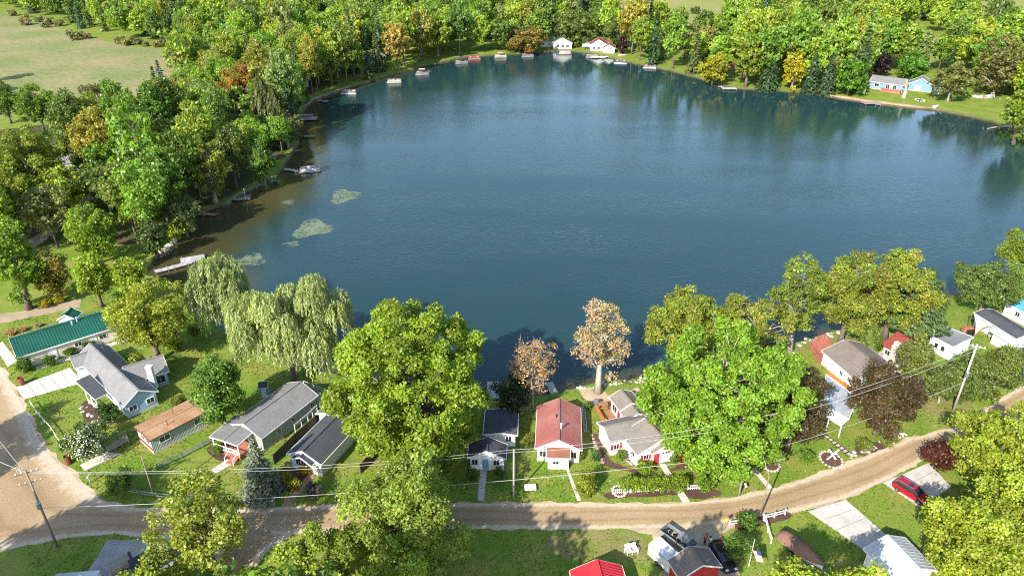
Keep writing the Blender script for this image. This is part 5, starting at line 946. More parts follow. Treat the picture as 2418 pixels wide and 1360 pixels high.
# ---------------------------------------------------------------- shrubs
SH = [((1358,1112,1409,1170), 1168, (.235,.270,.022), 'round yellow-green shrub on the lawn left of the picket fence'), ((38,840,72,880), 879, (.080,.150,.018), 'dark green cone shrub at the corner of the green-roofed cottage'),
 ((92,706,117,727), 727, (.420,.330,.012), 'golden yellow shrub left of its twin by the gravel drive'), ((126,698,149,716), 716, (.400,.330,.012), 'golden yellow shrub right of its twin by the gravel drive'), ((228,950,277,1004), 1003, (.055,.110,.018), 'dark green shrub at the porch of the pale blue house'),
 ((248,1105,312,1168), 1168, (.095,.160,.022), 'leafy bush at the road corner below the mobile home'), ((664,1112,692,1140), 1140, (.260,.260,.016), 'yellow-green bush at the left of the dark cottage bed'), ((682,1128,706,1156), 1156, (.275,.265,.016), 'yellow bush nearest the boardwalk'), ((704,1098,734,1120), 1120, (.330,.250,.012), 'golden bush under the windows of the dark cottage'),
 ((720,1136,758,1174), 1174, (.105,.085,.095), 'greyish purple flowering shrub right of the boardwalk'), ((1503,1092,1546,1116), 1116, (.195,.280,.018), 'low clipped bush below the red-shuttered front window'), ((1455,1062,1480,1085), 1085, (.150,.225,.025), 'green bush in the stone patio bed'), ((1490,1062,1512,1086), 1086, (.150,.230,.025), 'second green bush against the white house wall'),
 ((1582,1072,1600,1090), 1090, (.135,.235,.020), 'small bush right of the entry gable'), ((1600,1072,1632,1092), 1092, (.170,.018,.016), 'red-leaved bush at the foot of the vivid maple'), ((1396,1060,1415,1088), 1090, (.085,.155,.040), 'bluish green bush beside the stepping stones'),
 ((1362,1068,1376,1088), 1088, (.170,.240,.022), 'small bush at the front corner of the red-roofed house'), ((1380,948,1398,966), 966, (.110,.190,.020), 'small round bush at the sandy beach'), ((1736,1212,1796,1246), 1246, (.090,.165,.020), 'bush around the foot of the guyed pole'), ((1716,1255,1780,1322), 1318, (.100,.170,.024), 'large shaded bush right of the black car'),
 ((1880,1066,1924,1092), 1092, (.130,.215,.020), 'low bush on the lawn below the copper maple'), ((1808,808,1832,826), 826, (.200,.030,.045), 'crimson shrub at the shore behind the vivid maple'), ((2020,1036,2062,1062), 1062, (.150,.190,.030), 'pale plants in the roadside rock bed'), ((2068,1022,2120,1046), 1046, (.175,.200,.035), 'pale yellow plants at the upper end of the rock bed'),
 ((100,840,130,862), 862, (.085,.155,.018), 'hosta clump beside the white unit on the cottage lawn'), ((150,818,180,838), 838, (.095,.170,.020), 'left hosta clump along the cottage path'), ((190,800,225,822), 822, (.100,.175,.020), 'right hosta clump along the cottage path'), ((1238,1020,1268,1050), 1052, (.180,.190,.030), 'yellowish bush left of the red-roofed house'), ((500,1046,530,1072), 1072, (.120,.190,.020), 'green plants in the curved bed of the grey house'),
 ((1100,1105,1130,1135), 1136, (.080,.140,.020), 'shaded bush left of the white cottage path'), ((1160,1106,1195,1130), 1131, (.085,.145,.020), 'shaded bush right of the white cottage path'), ((1640,1120,1690,1160), 1160, (.150,.250,.020), 'bush with pale flowers right of the front walk'), ((880,910,905,930), 932, (.080,.150,.020), 'green bush at the shore under the big maple'), ((405,930,440,965), 966, (.170,.185,.025), 'yellowish shrub between the blue house and the mobile home'), ((400,800,430,830), 830, (.150,.200,.024), 'low shrub at the shore below the small willow'), ((440,765,480,800), 802, (.200,.240,.024), 'yellow-green shrub at the shore by the small willow')]
for k, (bx, yb, col, lab) in enumerate(SH):
    hero('broad', bx, yb, col, 'shrub', lab, 300 + k, leaf=0.13, dens=.8, cat='shrub', lob=22, cl=.3, girth=.06)
for k in range(7):
    x = 1462 + k * 22; hero('broad', (x, 1118 + (k % 3) * 4, x + 30, 1160), 1160, (.185, .265, .018), 'hedge_bush', ('leftmost', 'second', 'third', 'fourth', 'fifth', 'sixth', 'rightmost')[k] + ' green bush in the row behind the picket fence', 350 + k, leaf=.16, dens=1.2, cat='shrub', lob=20, cl=.3, girth=.05)
rt = hero('broad', (146,998,264,1080), 1080, (.105, .165, .028), 'flowering_bush', 'big bush covered in white blossom above the rusty barrel', 360, leaf=.2, dens=1.0, cat='shrub', lob=34)
cr = [c for c in rt.children if c.name.startswith('crown')][0]; co = np.empty(len(cr.data.vertices) * 3, np.float32); cr.data.vertices.foreach_get('co', co); co = co.reshape(-1, 4, 3).mean(1); rg = np.random.default_rng(5)
pk = co[(rg.random(len(co)) < .22)]; nr = unit(pk + np.array([0, 0, 1.2])); V, Qd = leaf_quads(rg, pk + nr * .16, nr, .13, 1.0); bl = link('blossom', npmesh('blossom', V, Qd, mat('white_blossom', (.75, .76, .66), .8, .1), None), rt, loc=cr.location); bl['kind'] = 'stuff'
# pale shrubs along the far edge of the meadow, dry grass clumps
EDGE = [(30,38),(62,42),(95,52),(118,58),(140,62),(165,86),(190,88),(205,92),(178,95),(285,104),(300,108),(322,106),(345,110),(372,112),(395,110),(415,116),(60,60),(110,66),(440,120),(425,105)]
for k in range(3):
    V, Qd, T, lo = crown_broad(400 + k, 2.4, 1.7, leaf=.5, dens=.5, cl=.6, lob=16); EDGE.append((npmesh('crown', V, Qd, LEAF, T), trunk_mesh('trunk', 400 + k, 1.4, 1.6, lo[:6], BARK, .06, sides=4)))
for k, (x, y) in enumerate(EDGE[:20]):
    c_, t_ = EDGE[20 + k % 3]; put_tree('meadow_shrub', 'pale bushy shrub on the far edge of the meadow', 'shrub', P(x, y), c_, t_, 1.4, ((.235, .235, .10), (.26, .24, .10), (.18, .20, .08))[k % 3], 'pale shrubs along the meadow edge', rnd.uniform(.7, 1.5), rnd.uniform(0, 6))
def tuft(x, y, r, h_, col, lab):
    rg = np.random.default_rng(int(x)); n = 260; a = rg.uniform(0, 6.28, n); s = rg.random(n) ** .5; C = np.c_[np.cos(a) * r * s, np.sin(a) * r * s, h_ * .45 * rg.uniform(.6, 1.1, n)]; ax = unit(np.c_[np.cos(a) * s * .7, np.sin(a) * s * .7, np.ones(n)]); g = rg.uniform(.7, 1.2, n)
    V, Qd = leaf_quads(rg, C, unit(rg.normal(size=(n, 3))), .07, h_ * 7, ax); V[:, 2] = np.maximum(V[:, 2], 0); o = link('ornamental_grass', npmesh('ornamental_grass', V, Qd, LEAF, np.repeat(np.c_[g, g, g], 4, 0)), None, loc=P(x, y)); o.color = (*col, 1); tag(o, lab, 'grass clump')
for k in range(26):
    x, y = (rnd.uniform(1440, 1720), rnd.uniform(8, 78)) if k < 12 else (rnd.uniform(2260, 2430), rnd.uniform(0, 110)); c_, t_ = EDGE[20 + k % 3]
    put_tree('field_bush', 'scattered bush in the pale clearing ' + ('behind the far cottages' if k < 12 else 'at the top right corner'), 'shrub', P(x, y), c_, t_, 1.4, ((.16, .23, .05), (.22, .24, .09), (.10, .15, .04))[k % 3], 'bushes in the clearing ' + ('behind the far cottages' if k < 12 else 'at the top right corner'), rnd.uniform(.9, 2.0), rnd.uniform(0, 6))
tuft(26, 790, .9, 1.3, (.42, .28, .13), 'tan ornamental grass clump at the back corner of the green roof'); tuft(54, 782, .6, 1.1, (.44, .31, .15), 'middle tan grass clump behind the green roof'); tuft(90, 772, .5, 1.0, (.44, .32, .16), 'small tan grass clump farthest along the green roof')
# ---------------------------------------------------------------- poles and wires
POLEW = mat('pole_wood', (.24, .19, .145), .9, .3, 3, stretch=(4, 4, .6)); POLEG = mat('pole_grey_wood', (.42, .39, .35), .9, .25, 3, stretch=(4, 4, .6)); WIREM = mat('wire_aluminium', (.50, .49, .46), .5, .05, 1)
def pole(x, y, xt, yt, lab, m=POLEW, r=.16, arms=0, rot=0.0, trans=False):
    b_ = P(x, y); h_ = zat(b_.x, b_.y, yt); o = empty('utility_pole', b_, lab, 'utility pole', rz=rot)
    part('shaft', m, o, lambda q: q.tube([(0, 0, -.2), (0, 0, h_ * .5), (0, 0, h_)], [r, r * .85, r * .68], 8), shade=True)
    tips = []
    for i in range(arms):
        z = h_ - .5 - i * 1.5; part('crossarm', m, o, lambda q: (q.box((0, .13, z), (2.5, .1, .13)), q.beam((-.7, .1, z), (0, .1, z - .6), .04), q.beam((.7, .1, z), (0, .1, z - .6), .04)))
        for xx in (-1.1, -.5, .5, 1.1): part('insulator', WHITE, o, lambda q: q.lathe([(.05, 0), (.08, .05), (.05, .1), (.07, .15), (.03, .22)], 7, (xx, .13, z + .06)))
    if trans: part('transformer', METAL, o, lambda q: q.lathe([(.02, 0), (.27, .02), (.28, .85), (.2, .95), (.05, 1.0)], 10, (.02, -.45, h_ * .55))); part('bracket', METAL, o, lambda q: q.box((0, -.15, h_ * .55 + .5), (.1, .4, .4)))
    return o, b_, h_
P1 = pole(135,1290,60,1110,'tall pole with crossarms and transformer beside the left road junction', arms=2, rot=.45, trans=True); part('fuse_cutouts', METAL, P1[0], lambda q: [q.tube([(xx, .35, P1[2] - .3), (xx, .55, P1[2] + .4)], .06, 6) for xx in (-.9, -.5)])
P2 = pole(365,1175,335,1075,'slim brown service pole in front of the mobile home', r=.11); P3 = pole(1213,1175,1213,1060,'pale grey pole in front of the shaded white cottage', POLEG, .15); P4 = pole(1745,1168,1780,987,'tall grey pole standing in front of the vivid maple', POLEG, .17); P5 = pole(1794,1222,1807,1122,'short guy stub pole beside the white rail fence', POLEW, .13)
P6 = pole(2250,972,2306,812,'leaning-looking tall pole with transformer among the cedars on the right', POLEG, .2, arms=1, rot=-.5, trans=True); P7 = pole(130,312,122,264,'thin white pole by the near edge of the meadow', WHITE, .14); P8 = pole(420,258,410,214,'white pole with short crossarm near the dusky spruce', WHITE, .13, arms=1)
def wire(a, b, sag, lab, r=.022):
    a, b = Vector(a), Vector(b); o = MB().tube([a.lerp(b, t / 14) - Vector((0, 0, sag * 4 * (t / 14) * (1 - t / 14))) for t in range(15)], r, 4).build('power_line', WIREM); tag(o, lab, 'cable')
tp = lambda p, dz=0, dx=0: p[1] + Vector((dx, 0, p[2] + dz))
wire(tp(P1, -.2, -.9), tp(P3, -.1), 1.2, 'upper overhead line from the junction pole to the pale grey pole'); wire(tp(P1, -.4, .9), tp(P3, -.5), 1.3, 'lower of the two lines from the junction pole to the pale grey pole'); wire(tp(P3, -.1), tp(P4, -.1), .7, 'upper overhead line from the pale grey pole to the pole at the vivid maple'); wire(tp(P3, -.5), tp(P4, -1.0), .8, 'lower overhead line from the pale grey pole to the pole at the vivid maple')
wire(tp(P4, -.1), tp(P6, -.4), .8, 'upper overhead line crossing the copper maples'); wire(tp(P4, -1.0), tp(P6, -1.2), .9, 'lower overhead line crossing the copper maples'); wire(tp(P1, -6.0), tp(P4, -6.2), 1.3, 'long low line running above the whole road', .03); wire(tp(P4, -6.2), tp(P6, -7.0), .9, 'low line over the lawn to the right pole', .03); wire(tp(P4, -.6), tp(P5, -.1), .1, 'guy wire from the tall grey pole to the stub pole'); wire(tp(P3, -2.6), Vector(P(1290, 1066, 2.4)), .3, 'service line from the pale grey pole to the red-roofed house')
wire(tp(P1, -.3), P(-160, 1000, 11), .8, 'overhead line leaving the junction pole to the left', .03); wire(tp(P1, -.5), P(-60, 960, 11), .8, 'second overhead line leaving the junction pole up the side road', .03); wire(tp(P2, -.1), P(352, 1041, 3.2), .2, 'short service line to the mobile home')
# ---------------------------------------------------------------- fences
def panel_fence(name, lab, pts_, h_, m, n=None, picket=False, step=2.4):
    pw = pix(pts_); o = empty(name, pw[0], lab, 'fence'); ov = Vector((pw[0].x, pw[0].y, 0)); pw = [p - ov for p in pw]; pm = None
    for a, b in zip(pw[:-1], pw[1:]):
        d = b - a; k = max(1, round(d.length / step)); ang = math.atan2(d.y, d.x)
        for i in range(k + 1): part('post', m, o, lambda q: q.box(a.lerp(b, i / k) + Vector((0, 0, h_ / 2 + .04)), (.12, .12, h_ + .1), ang))
        if picket:
            for z in (.25, h_ * .75): part('rail', m, o, lambda q: q.beam(a + Vector((0, 0, z)), b + Vector((0, 0, z)), .05, .09))
            nn = int(d.length / .26); pm = pm or MB().add([(-.06, -.012, .06), (.06, -.012, .06), (.06, -.012, h_ - .1), (0, -.012, h_), (-.06, -.012, h_ - .1), (-.06, .012, .06), (.06, .012, .06), (.06, .012, h_ - .1), (0, .012, h_), (-.06, .012, h_ - .1)], [(0, 1, 2, 3, 4), (9, 8, 7, 6, 5), (0, 5, 6, 1), (1, 6, 7, 2), (2, 7, 8, 3), (3, 8, 9, 4), (4, 9, 5, 0)]).mesh('picket', m)
            nrm = Vector((d.y, -d.x, 0)).normalized() * .05
            for i in range(nn): link('picket', pm, o, loc=a.lerp(b, (i + .5) / nn) + nrm, rz=ang)
        elif n:
            for z in n: part('rail', m, o, lambda q: q.beam(a + Vector((0, 0, z)), b + Vector((0, 0, z)), .06, .13))
        else:
            for i in range(k):
                p0, p1 = a.lerp(b, i / k), a.lerp(b, (i + 1) / k); g = (p1 - p0).normalized() * .07; part('panel', m, o, lambda q: q.beam(p0 + g + Vector((0, 0, h_ / 2)), p1 - g + Vector((0, 0, h_ / 2)), .05, h_ - .1))
    return o
panel_fence('picket_fence', 'long white picket fence in front of the green bushes', [(1446,1166),(1530,1160),(1602,1156)], .95, WHITE, picket=True); panel_fence('picket_fence', 'short white picket fence right of the front walk', [(1622,1156),(1652,1154)], .95, WHITE, picket=True)
panel_fence('board_fence', 'tall brown board fence between the grey house and the dark cottage', [(648,1096),(700,1045),(752,998),(782,968)], 1.8, DARKWOOD); panel_fence('board_fence', 'dark board fence in the shade right of the dark cottage', [(852,1118),(878,1088),(910,1052)], 1.7, DARKWOOD); panel_fence('board_fence', 'orange-brown board fence along the carport', [(1953,888),(1990,915),(2030,944)], 1.1, ORANGEWOOD)
panel_fence('rail_fence', 'white rail fence left of the guyed pole', [(1722,1242),(1752,1238),(1772,1235)], 1.0, WHITE, n=(.45, .85)); panel_fence('rail_fence', 'white rail fence right of the guyed pole', [(1802,1228),(1828,1222),(1853,1215)], 1.0, WHITE, n=(.45, .85)); panel_fence('rail_fence', 'white rail fence running back from the roadside rail', [(1806,1230),(1812,1255),(1820,1282)], 1.0, WHITE, n=(.45, .85))
panel_fence('pipe_fence', 'low pale pipe fence along the road corner', [(288,1160),(330,1170),(375,1177),(430,1180),(528,1181)], .9, METAL, n=(.45, .88), step=2.6); panel_fence('wire_fence', 'thin wire fence between the mobile home and the grey house', [(372,1108),(430,1082),(480,1056),(520,1034)], 1.0, METAL, n=(.3, .6, .95), step=3)
panel_fence('post_and_rope', 'white posts linked by a rope along the blue house lawn', [(74,956),(86,974),(104,996),(122,1016),(142,1048)], .8, WHITE, n=(.7,), step=2.2); panel_fence('pergola_rail', 'white trellis rail along the board fence', [(700,1030),(730,1004),(752,984)], 2.2, WHITE, n=(2.0, 2.2), step=1.2)
panel_fence('post_fence', 'short weathered pickets below the blossoming bush', [(157,1068),(180,1074),(205,1078)], .8, OLDWOOD, picket=True)
# ---------------------------------------------------------------- yard things
def flag(x, y, yt, lab):
    b_ = P(x, y); h_ = zat(b_.x, b_.y, yt); o = empty('flagpole', b_, lab, 'flagpole'); part('mast', WHITE, o, lambda q: (q.tube([(0, 0, -.1), (0, 0, h_)], [.05, .035], 6), q.lathe([(.0, 0), (.07, .06), (.0, .12)], 6, (0, 0, h_)))); f = empty('flag', parent_loc(o, .62 * h_)); f.parent = o
    W_, Hh = 1.5, 1.0
    for i in range(13): part('stripe', REDP if i % 2 == 0 else WHITE, f, lambda q: q.box((.05 + W_ / 2, 0, Hh - (i + .5) * Hh / 13), (W_, .015, Hh / 13)))
    part('canton', mat('flag_blue', (.03, .05, .20), .8), f, lambda q: q.box((.05 + W_ * .2, 0, Hh * .73), (W_ * .4, .03, Hh * .53))); f.rotation_euler = (0, math.radians(62), math.radians(-40)); return o
def parent_loc(o, z): return (0, 0, z)
flag(1828, 1090, 1046, 'flagpole with striped flag in the round stone bed'); flag(1768, 1336, 1274, 'flagpole with striped flag right of the black car')
def mailbox(x, y, lab, m=WHITE):
    o = empty('mailbox', P(x, y), lab, 'mailbox'); part('post', OLDWOOD, o, lambda q: q.box((0, 0, .5), (.12, .12, 1.1))); part('box', m, o, lambda q: q.add(*loft([(-.12, 0), (.12, 0), (.12, .16), (.06, .26), (-.06, .26), (-.12, .16)], -.28, .28, 1.05)), fix=True); part('flag_arm', REDP, o, lambda q: q.box((.14, .05, 1.28), (.02, .06, .2))); return o
def loft(prof, y0, y1, z):
    n = len(prof); return [(x, y0, z + h) for x, h in prof] + [(x, y1, z + h) for x, h in prof], [tuple(range(n)), tuple(reversed(range(n, 2 * n)))] + [(i, i + n, (i + 1) % n + n, (i + 1) % n) for i in range(n)]
mailbox(1758, 1160, 'white mailbox on a post beside the tall grey pole'); mailbox(1723, 1142, 'dark mailbox under the vivid maple', DARK); mailbox(214, 1140, 'white mailbox box at the road corner')
def barrel(x, y, lab):
    o = empty('rusty_barrel', P(x, y), lab, 'barrel'); part('drum', RUST, o, lambda q: q.lathe([(.30, 0), (.31, .02), (.31, .3), (.325, .32), (.31, .34), (.31, .6), (.325, .62), (.31, .64), (.31, .92), (.26, .92), (.25, .75)], 14)); part('ash', DARK, o, lambda q: q.lathe([(.25, 0), (.02, .03)], 12, (0, 0, .72)))
    o.scale = (1.5, 1.5, 1.5)
barrel(53, 908, 'rusty barrel standing on the lawn beside the concrete drive'); barrel(163, 1094, 'rusty barrel at the road edge below the blossoming bush')
def chair(x, y, rz, lab):
    o = empty('garden_chair', P(x, y), lab, 'chair', 'pair of white garden chairs', rz); part('seat', WHITE, o, lambda q: [q.box((-.24 + i * .12, 0, .38), (.1, .55, .03)) for i in range(5)])
    for i in range(5): part('back_slat', WHITE, o, lambda q: q.beam((-.24 + i * .12, .26, .36), (-.26 + i * .13, .5, 1.05), .1, .025))
    for sx in (-.33, .33): part('armrest', WHITE, o, lambda q: q.box((sx, -.02, .6), (.12, .7, .03))); [part('leg', WHITE, o, lambda q: q.box((sx, yy, .3), (.06, .09, .6))) for yy in (-.28, .26)]
    o.scale = (1.1, 1.1, 1.1)
chair(1484, 1306, .4, 'white garden chair, the left of two on the lawn by the red shed'); chair(1497, 1304, .3, 'white garden chair, the right of two on the lawn by the red shed')
xb = empty('crossed_boards', P(1963, 1086), 'white crossed boards standing in a round stone bed', 'ornament'); part('left_board', WHITE, xb, lambda q: q.beam((-.7, 0, .0), (.7, 0, 2.0), .06, .24)); part('right_board', WHITE, xb, lambda q: q.beam((.7, .07, .0), (-.7, .07, 2.0), .06, .24))
sg_ = empty('road_sign', P(1710, 1252), 'small yellow road sign at the gravel apron', 'sign'); part('post', METAL, sg_, lambda q: q.tube([(0, 0, 0), (0, 0, 2.1)], .04, 6)); part('plate', mat('sign_yellow', (.75, .50, .02), .5), sg_, lambda q: q.box((0, -.05, 1.95), (.5, .03, .5), M=Matrix.Rotation(math.radians(45), 3, 'Y')))
ld = empty('ladder', P(1380, 990), 'white ladder lying on the grass right of the red-roofed house', 'ladder', rz=math.radians(88)); [part('rail', WHITE, ld, lambda q: q.box((0, s, .22), (6.6, .05, .1))) for s in (-.22, .22)]; [part('rung', WHITE, ld, lambda q: q.box((-3.1 + i * .42, 0, .22), (.05, .42, .05))) for i in range(16)]; [part('trestle', OLDWOOD, ld, lambda q: q.box((s, 0, .085), (.12, .7, .17))) for s in (-2.4, 2.4)]
pt_ = empty('garden_table', P(1252, 1156), 'pale blue-grey slatted table on the shaded lawn', 'table', rz=.05); [part('slat', S_PORCELAIN, pt_, lambda q: q.box((0, -.5 + i * .2, .5), (1.6, .18, .05))) for i in range(6)]; [part('leg', METAL, pt_, lambda q: q.box((sx, sy, .24), (.08, .08, .48))) for sx in (-.7, .7) for sy in (-.4, .4)]
ac = empty('storage_chest', P(112, 850), 'white chest on the lawn of the green-roofed cottage', 'chest', rz=.5); part('body', WHITE, ac, lambda q: q.box((0, 0, .4), (1.5, .8, .8))); part('lid', WHITE, ac, lambda q: q.box((0, 0, .84), (1.6, .9, .07)))
for x, y, lb in ((178, 822, 'cream bench against the green-roofed cottage path'), (140, 834, 'cream post box against the green-roofed cottage')):
    o = empty('patio_bench', P(x, y), lb, 'bench', rz=.45); part('seat', S_CREAM, o, lambda q: q.box((0, 0, .45), (1.2, .45, .07))); part('back', S_CREAM, o, lambda q: q.box((0, .22, .75), (1.2, .06, .5))); [part('leg', S_CREAM, o, lambda q: q.box((s, 0, .21), (.08, .4, .42))) for s in (-.5, .5)]
fp = empty('fire_pit', P(2172, 906), 'black round fire pit under the cedars', 'fire pit'); part('bowl', DARK, fp, lambda q: q.lathe([(.2, .15), (.7, .3), (.75, .5), (.68, .5), (.1, .36)], 14)); [part('leg', DARK, fp, lambda q: q.tube([(math.cos(a) * .4, math.sin(a) * .4, 0), (math.cos(a) * .45, math.sin(a) * .45, .3)], .03, 5)) for a in (0, 2.1, 4.2)]
for x, y, c_, lb in ((1518, 1100, (.03, .30, .14), 'green watering tub at the house corner'), (1508, 1092, (.30, .05, .07), 'dark red pot beside the green tub'), (1545, 1092, (.5, .12, .06), 'red flower pot beside the entry gable'), (1542, 1104, (.55, .10, .14), 'pink flower pot at the end of the clipped bush')):
    o = empty('flower_pot', P(x, y), lb, 'pot'); pm = mat('pot_%d' % x, c_, .6); part('pot_body', pm, o, lambda q: q.lathe([(.2, 0), (.32, .45), (.35, .47), (.3, .42)], 10)); part('soil', MULCH, o, lambda q: q.lathe([(.3, 0), (.02, .05)], 10, (0, 0, .38)))
# ---------------------------------------------------------------- vehicles
TYRE = mat('tyre_rubber', (.015, .015, .016), .8); RIM = mat('wheel_rim', (.45, .45, .46), .3, metal=.8); LAMP = mat('headlamp', (.75, .75, .72), .2); TAIL = mat('tail_lamp', (.35, .01, .01), .3)
def wheels(o, xs, y, r):
    for x in xs:
        for s in (-1, 1):
            w = part('wheel', TYRE, o, lambda q: q.tube([(x, s * (y - .12), r), (x, s * (y + .1), r)], r, 14)); part('rim', RIM, w, lambda q: q.tube([(x, s * (y + .06), r), (x, s * (y + .115), r)], r * .6, 10))
def car(name, lab, f_, r_, paint, kind, L=4.6):
    """f_, r_: pixels of the nose and the tail on the ground"""
    a, b = P(*f_), P(*r_); c = (a + b) / 2; d = a - b; o = empty(name, c, lab, 'car' if kind != 'pickup' else 'pickup truck', rz=math.atan2(d.y, d.x)); W = .92; L = L or d.length; h = L / 2
    def loftx(secs, m, nm, par):
        q = MB(); k = 0
        for x, w, z0, z1, w1 in secs: q.v += [(x, -w, z0), (x, w, z0), (x, w, (z0 + z1) * .55), (x, w1, z1), (x, -w1, z1), (x, -w, (z0 + z1) * .55)]
        for i in range(len(secs) - 1):
            for j in range(6): q.f.append((i * 6 + j, i * 6 + (j + 1) % 6, i * 6 + 6 + (j + 1) % 6, i * 6 + 6 + j))
        q.f.append((5, 4, 3, 2, 1, 0)); n = (len(secs) - 1) * 6; q.f.append(tuple(n + j for j in range(6))); return q.build(nm, m, par, fix=True)
    if kind == 'suv':
        body = loftx([(-h, W * .82, .4, .95, W * .75), (-h + .2, W * .97, .3, 1.05, W * .9), (0, W, .28, 1.05, W * .93), (h - 1.3, W, .28, 1.02, W * .9), (h - .35, W * .96, .3, .88, W * .78), (h, W * .75, .4, .7, W * .6)], paint, 'body', o)
        loftx([(-h + .12, W * .84, 1.0, 1.12, W * .8), (-h + .45, W * .86, 1.0, 1.56, W * .7), (-.2, W * .88, 1.0, 1.62, W * .72), (.45, W * .88, 1.0, 1.55, W * .7), (h - 1.15, W * .86, 1.0, 1.06, W * .78)], GLASS, 'windows', o)
        roof = part('roof', paint, o, lambda q: q.slab([(-h + .42, -W * .7, 1.62), (.4, -W * .7, 1.6), (.4, W * .7, 1.6), (-h + .42, W * .7, 1.62)], .07)); [part('roof_rail', METAL, roof, lambda q: q.beam((-h + .6, s * W * .62, 1.68), (.2, s * W * .62, 1.67), .05)) for s in (-1, 1)]
        for xx in (-h + .62, -.35, .55): [part('pillar', paint, o, lambda q: q.beam((xx, s * W * .87, 1.0), (xx - .1, s * W * .72, 1.58), .09, .05)) for s in (-1, 1)]
    elif kind == 'sedan':
        loftx([(-h, W * .8, .4, .85, W * .7), (-h + .3, W * .97, .28, .95, W * .85), (0, W, .25, .93, W * .9), (h - 1.3, W, .26, .9, W * .86), (h - .3, W * .94, .3, .74, W * .75), (h, W * .7, .4, .6, W * .55)], paint, 'body', o)
        loftx([(-h + .5, W * .8, .88, .95, W * .75), (-h + 1.1, W * .84, .88, 1.36, W * .64), (-.1, W * .85, .88, 1.42, W * .66), (h - 1.25, W * .84, .88, .93, W * .76)], GLASS, 'windows', o); part('roof', paint, o, lambda q: q.slab([(-h + 1.05, -W * .62, 1.42), (.1, -W * .62, 1.42), (.1, W * .62, 1.42), (-h + 1.05, W * .62, 1.42)], .06))
    else:
        loftx([(-.1, W * .98, .5, 1.1, W * .95), (h - 1.6, W, .5, 1.12, W * .95), (h - .3, W * .97, .5, 1.05, W * .85), (h, W * .85, .55, .95, W * .7)], paint, 'body', o)
        loftx([(-.35, W * .9, 1.05, 1.14, W * .85), (-.25, W * .9, 1.05, 1.72, W * .76), (.9, W * .9, 1.05, 1.76, W * .76), (h - 1.2, W * .88, 1.05, 1.14, W * .8)], GLASS, 'windows', o)
        part('roof', paint, o, lambda q: ([q.box((.35, -W * .6 + i * .22, 1.80), (1.35, .1, .05)) for i in range(6)], q.box((.35, 0, 1.765), (1.45, W * 1.5, .06)))); [part('pillar', paint, o, lambda q: q.beam((xx, s * W * .9, 1.05), (xx, s * W * .78, 1.75), .1, .06)) for xx in (-.25, .42) for s in (-1, 1)]
        bed = part('bed', paint, o, lambda q: (q.box((-h / 2 - .1, -W + .06, .85), (h - .2, .12, .75)), q.box((-h / 2 - .1, W - .06, .85), (h - .2, .12, .75)), q.box((-h + .05, 0, .85), (.1, W * 2 - .24, .75)), q.box((-h / 2 - .1, 0, .55), (h - .2, W * 2 - .24, .12)))); part('bed_liner', DARK, bed, lambda q: q.box((-h / 2 - .1, 0, .63), (h - .5, W * 1.7, .03)))
        cg = random.Random(3); [part('cargo', OLDWOOD if i % 2 else DARK, bed, lambda q: q.box((-h + .5 + i * .32, cg.uniform(-.4, .4), .78), (cg.uniform(.3, .6), cg.uniform(.3, .9), .28), cg.uniform(0, 1))) for i in range(6)]
    wheels(o, (-h + .85, h - .9), W - .08, .36)
    for s in (-1, 1): part('headlight', LAMP, o, lambda q: q.box((h - .13, s * W * .62, .74), (.2, .32, .14))); part('tail_light', TAIL, o, lambda q: q.box((-h + .03, s * W * .78, .85), (.1, .18, .3))); part('mirror', paint, o, lambda q: q.box((h - 1.55, s * (W + .08), 1.05), (.16, .22, .14)))
    part('bumper', DARK, o, lambda q: (q.box((h - .02, 0, .48), (.12, W * 1.5, .2)), q.box((-h + .01, 0, .48), (.1, W * 1.5, .2)))); part('number_plate', WHITE, o, lambda q: q.box((-h - .05, 0, .7), (.02, .34, .16))); return o
PAINT_R = mat('car_paint_red', (.36, .008, .022), .22, .05, 2, spec=.6); PAINT_B = mat('car_paint_black', (.010, .011, .012), .15, .05, 2, spec=.7); PAINT_S = mat('car_paint_silver', (.42, .43, .45), .3, .06, 2, metal=.5)
car('red_suv', 'red sport utility car parked on the concrete drive', (2182,1188), (2120,1150), PAINT_R, 'suv', 4.7); car('black_car', 'black car parked between the brown-roofed shed and the bush', (1722,1348), (1690,1292), PAINT_B, 'sedan', 4.7); car('silver_pickup', 'silver pickup truck with open loaded bed on the gravel apron', (1652,1320), (1566,1258), PAINT_S, 'pickup', 5.7)
tr_ = empty('cargo_trailer', over(1570, 1300, 1328), 'white box trailer beside the brown-roofed shed', 'trailer', rz=math.radians(-56)); part('box', S_PORCELAIN, tr_, lambda q: q.box((0, 0, 1.35), (3.6, 1.9, 1.8))); part('roof', WHITE, tr_, lambda q: q.box((0, 0, 2.29), (3.55, 1.85, .08))); part('roof_edge', METAL, tr_, lambda q: (q.box((0, -.95, 2.24), (3.64, .06, .08)), q.box((0, .95, 2.24), (3.64, .06, .08)))); wheels(tr_, (-.2, .5), .92, .33); part('hitch', METAL, tr_, lambda q: (q.beam((1.8, -.5, .45), (2.9, 0, .45), .09), q.beam((1.8, .5, .45), (2.9, 0, .45), .09), q.tube([(2.7, 0, 0), (2.7, 0, .6)], .05, 6)))
tr2 = empty('utility_trailer', P(288, 1342), 'open utility trailer with a tan board load at the bottom left', 'trailer', rz=.7); part('bed', METAL, tr2, lambda q: q.box((0, 0, .55), (2.9, 1.6, .1))); part('board_load', OLDWOOD, tr2, lambda q: q.box((0, 0, .85), (2.6, 1.5, .5))); wheels(tr2, (0,), .86, .32); part('hitch', METAL, tr2, lambda q: q.beam((1.4, 0, .5), (2.6, 0, .45), .1)); part('tool_rack', DARK, tr2, lambda q: q.box((1.25, 0, 1.0), (.3, 1.4, .8)))
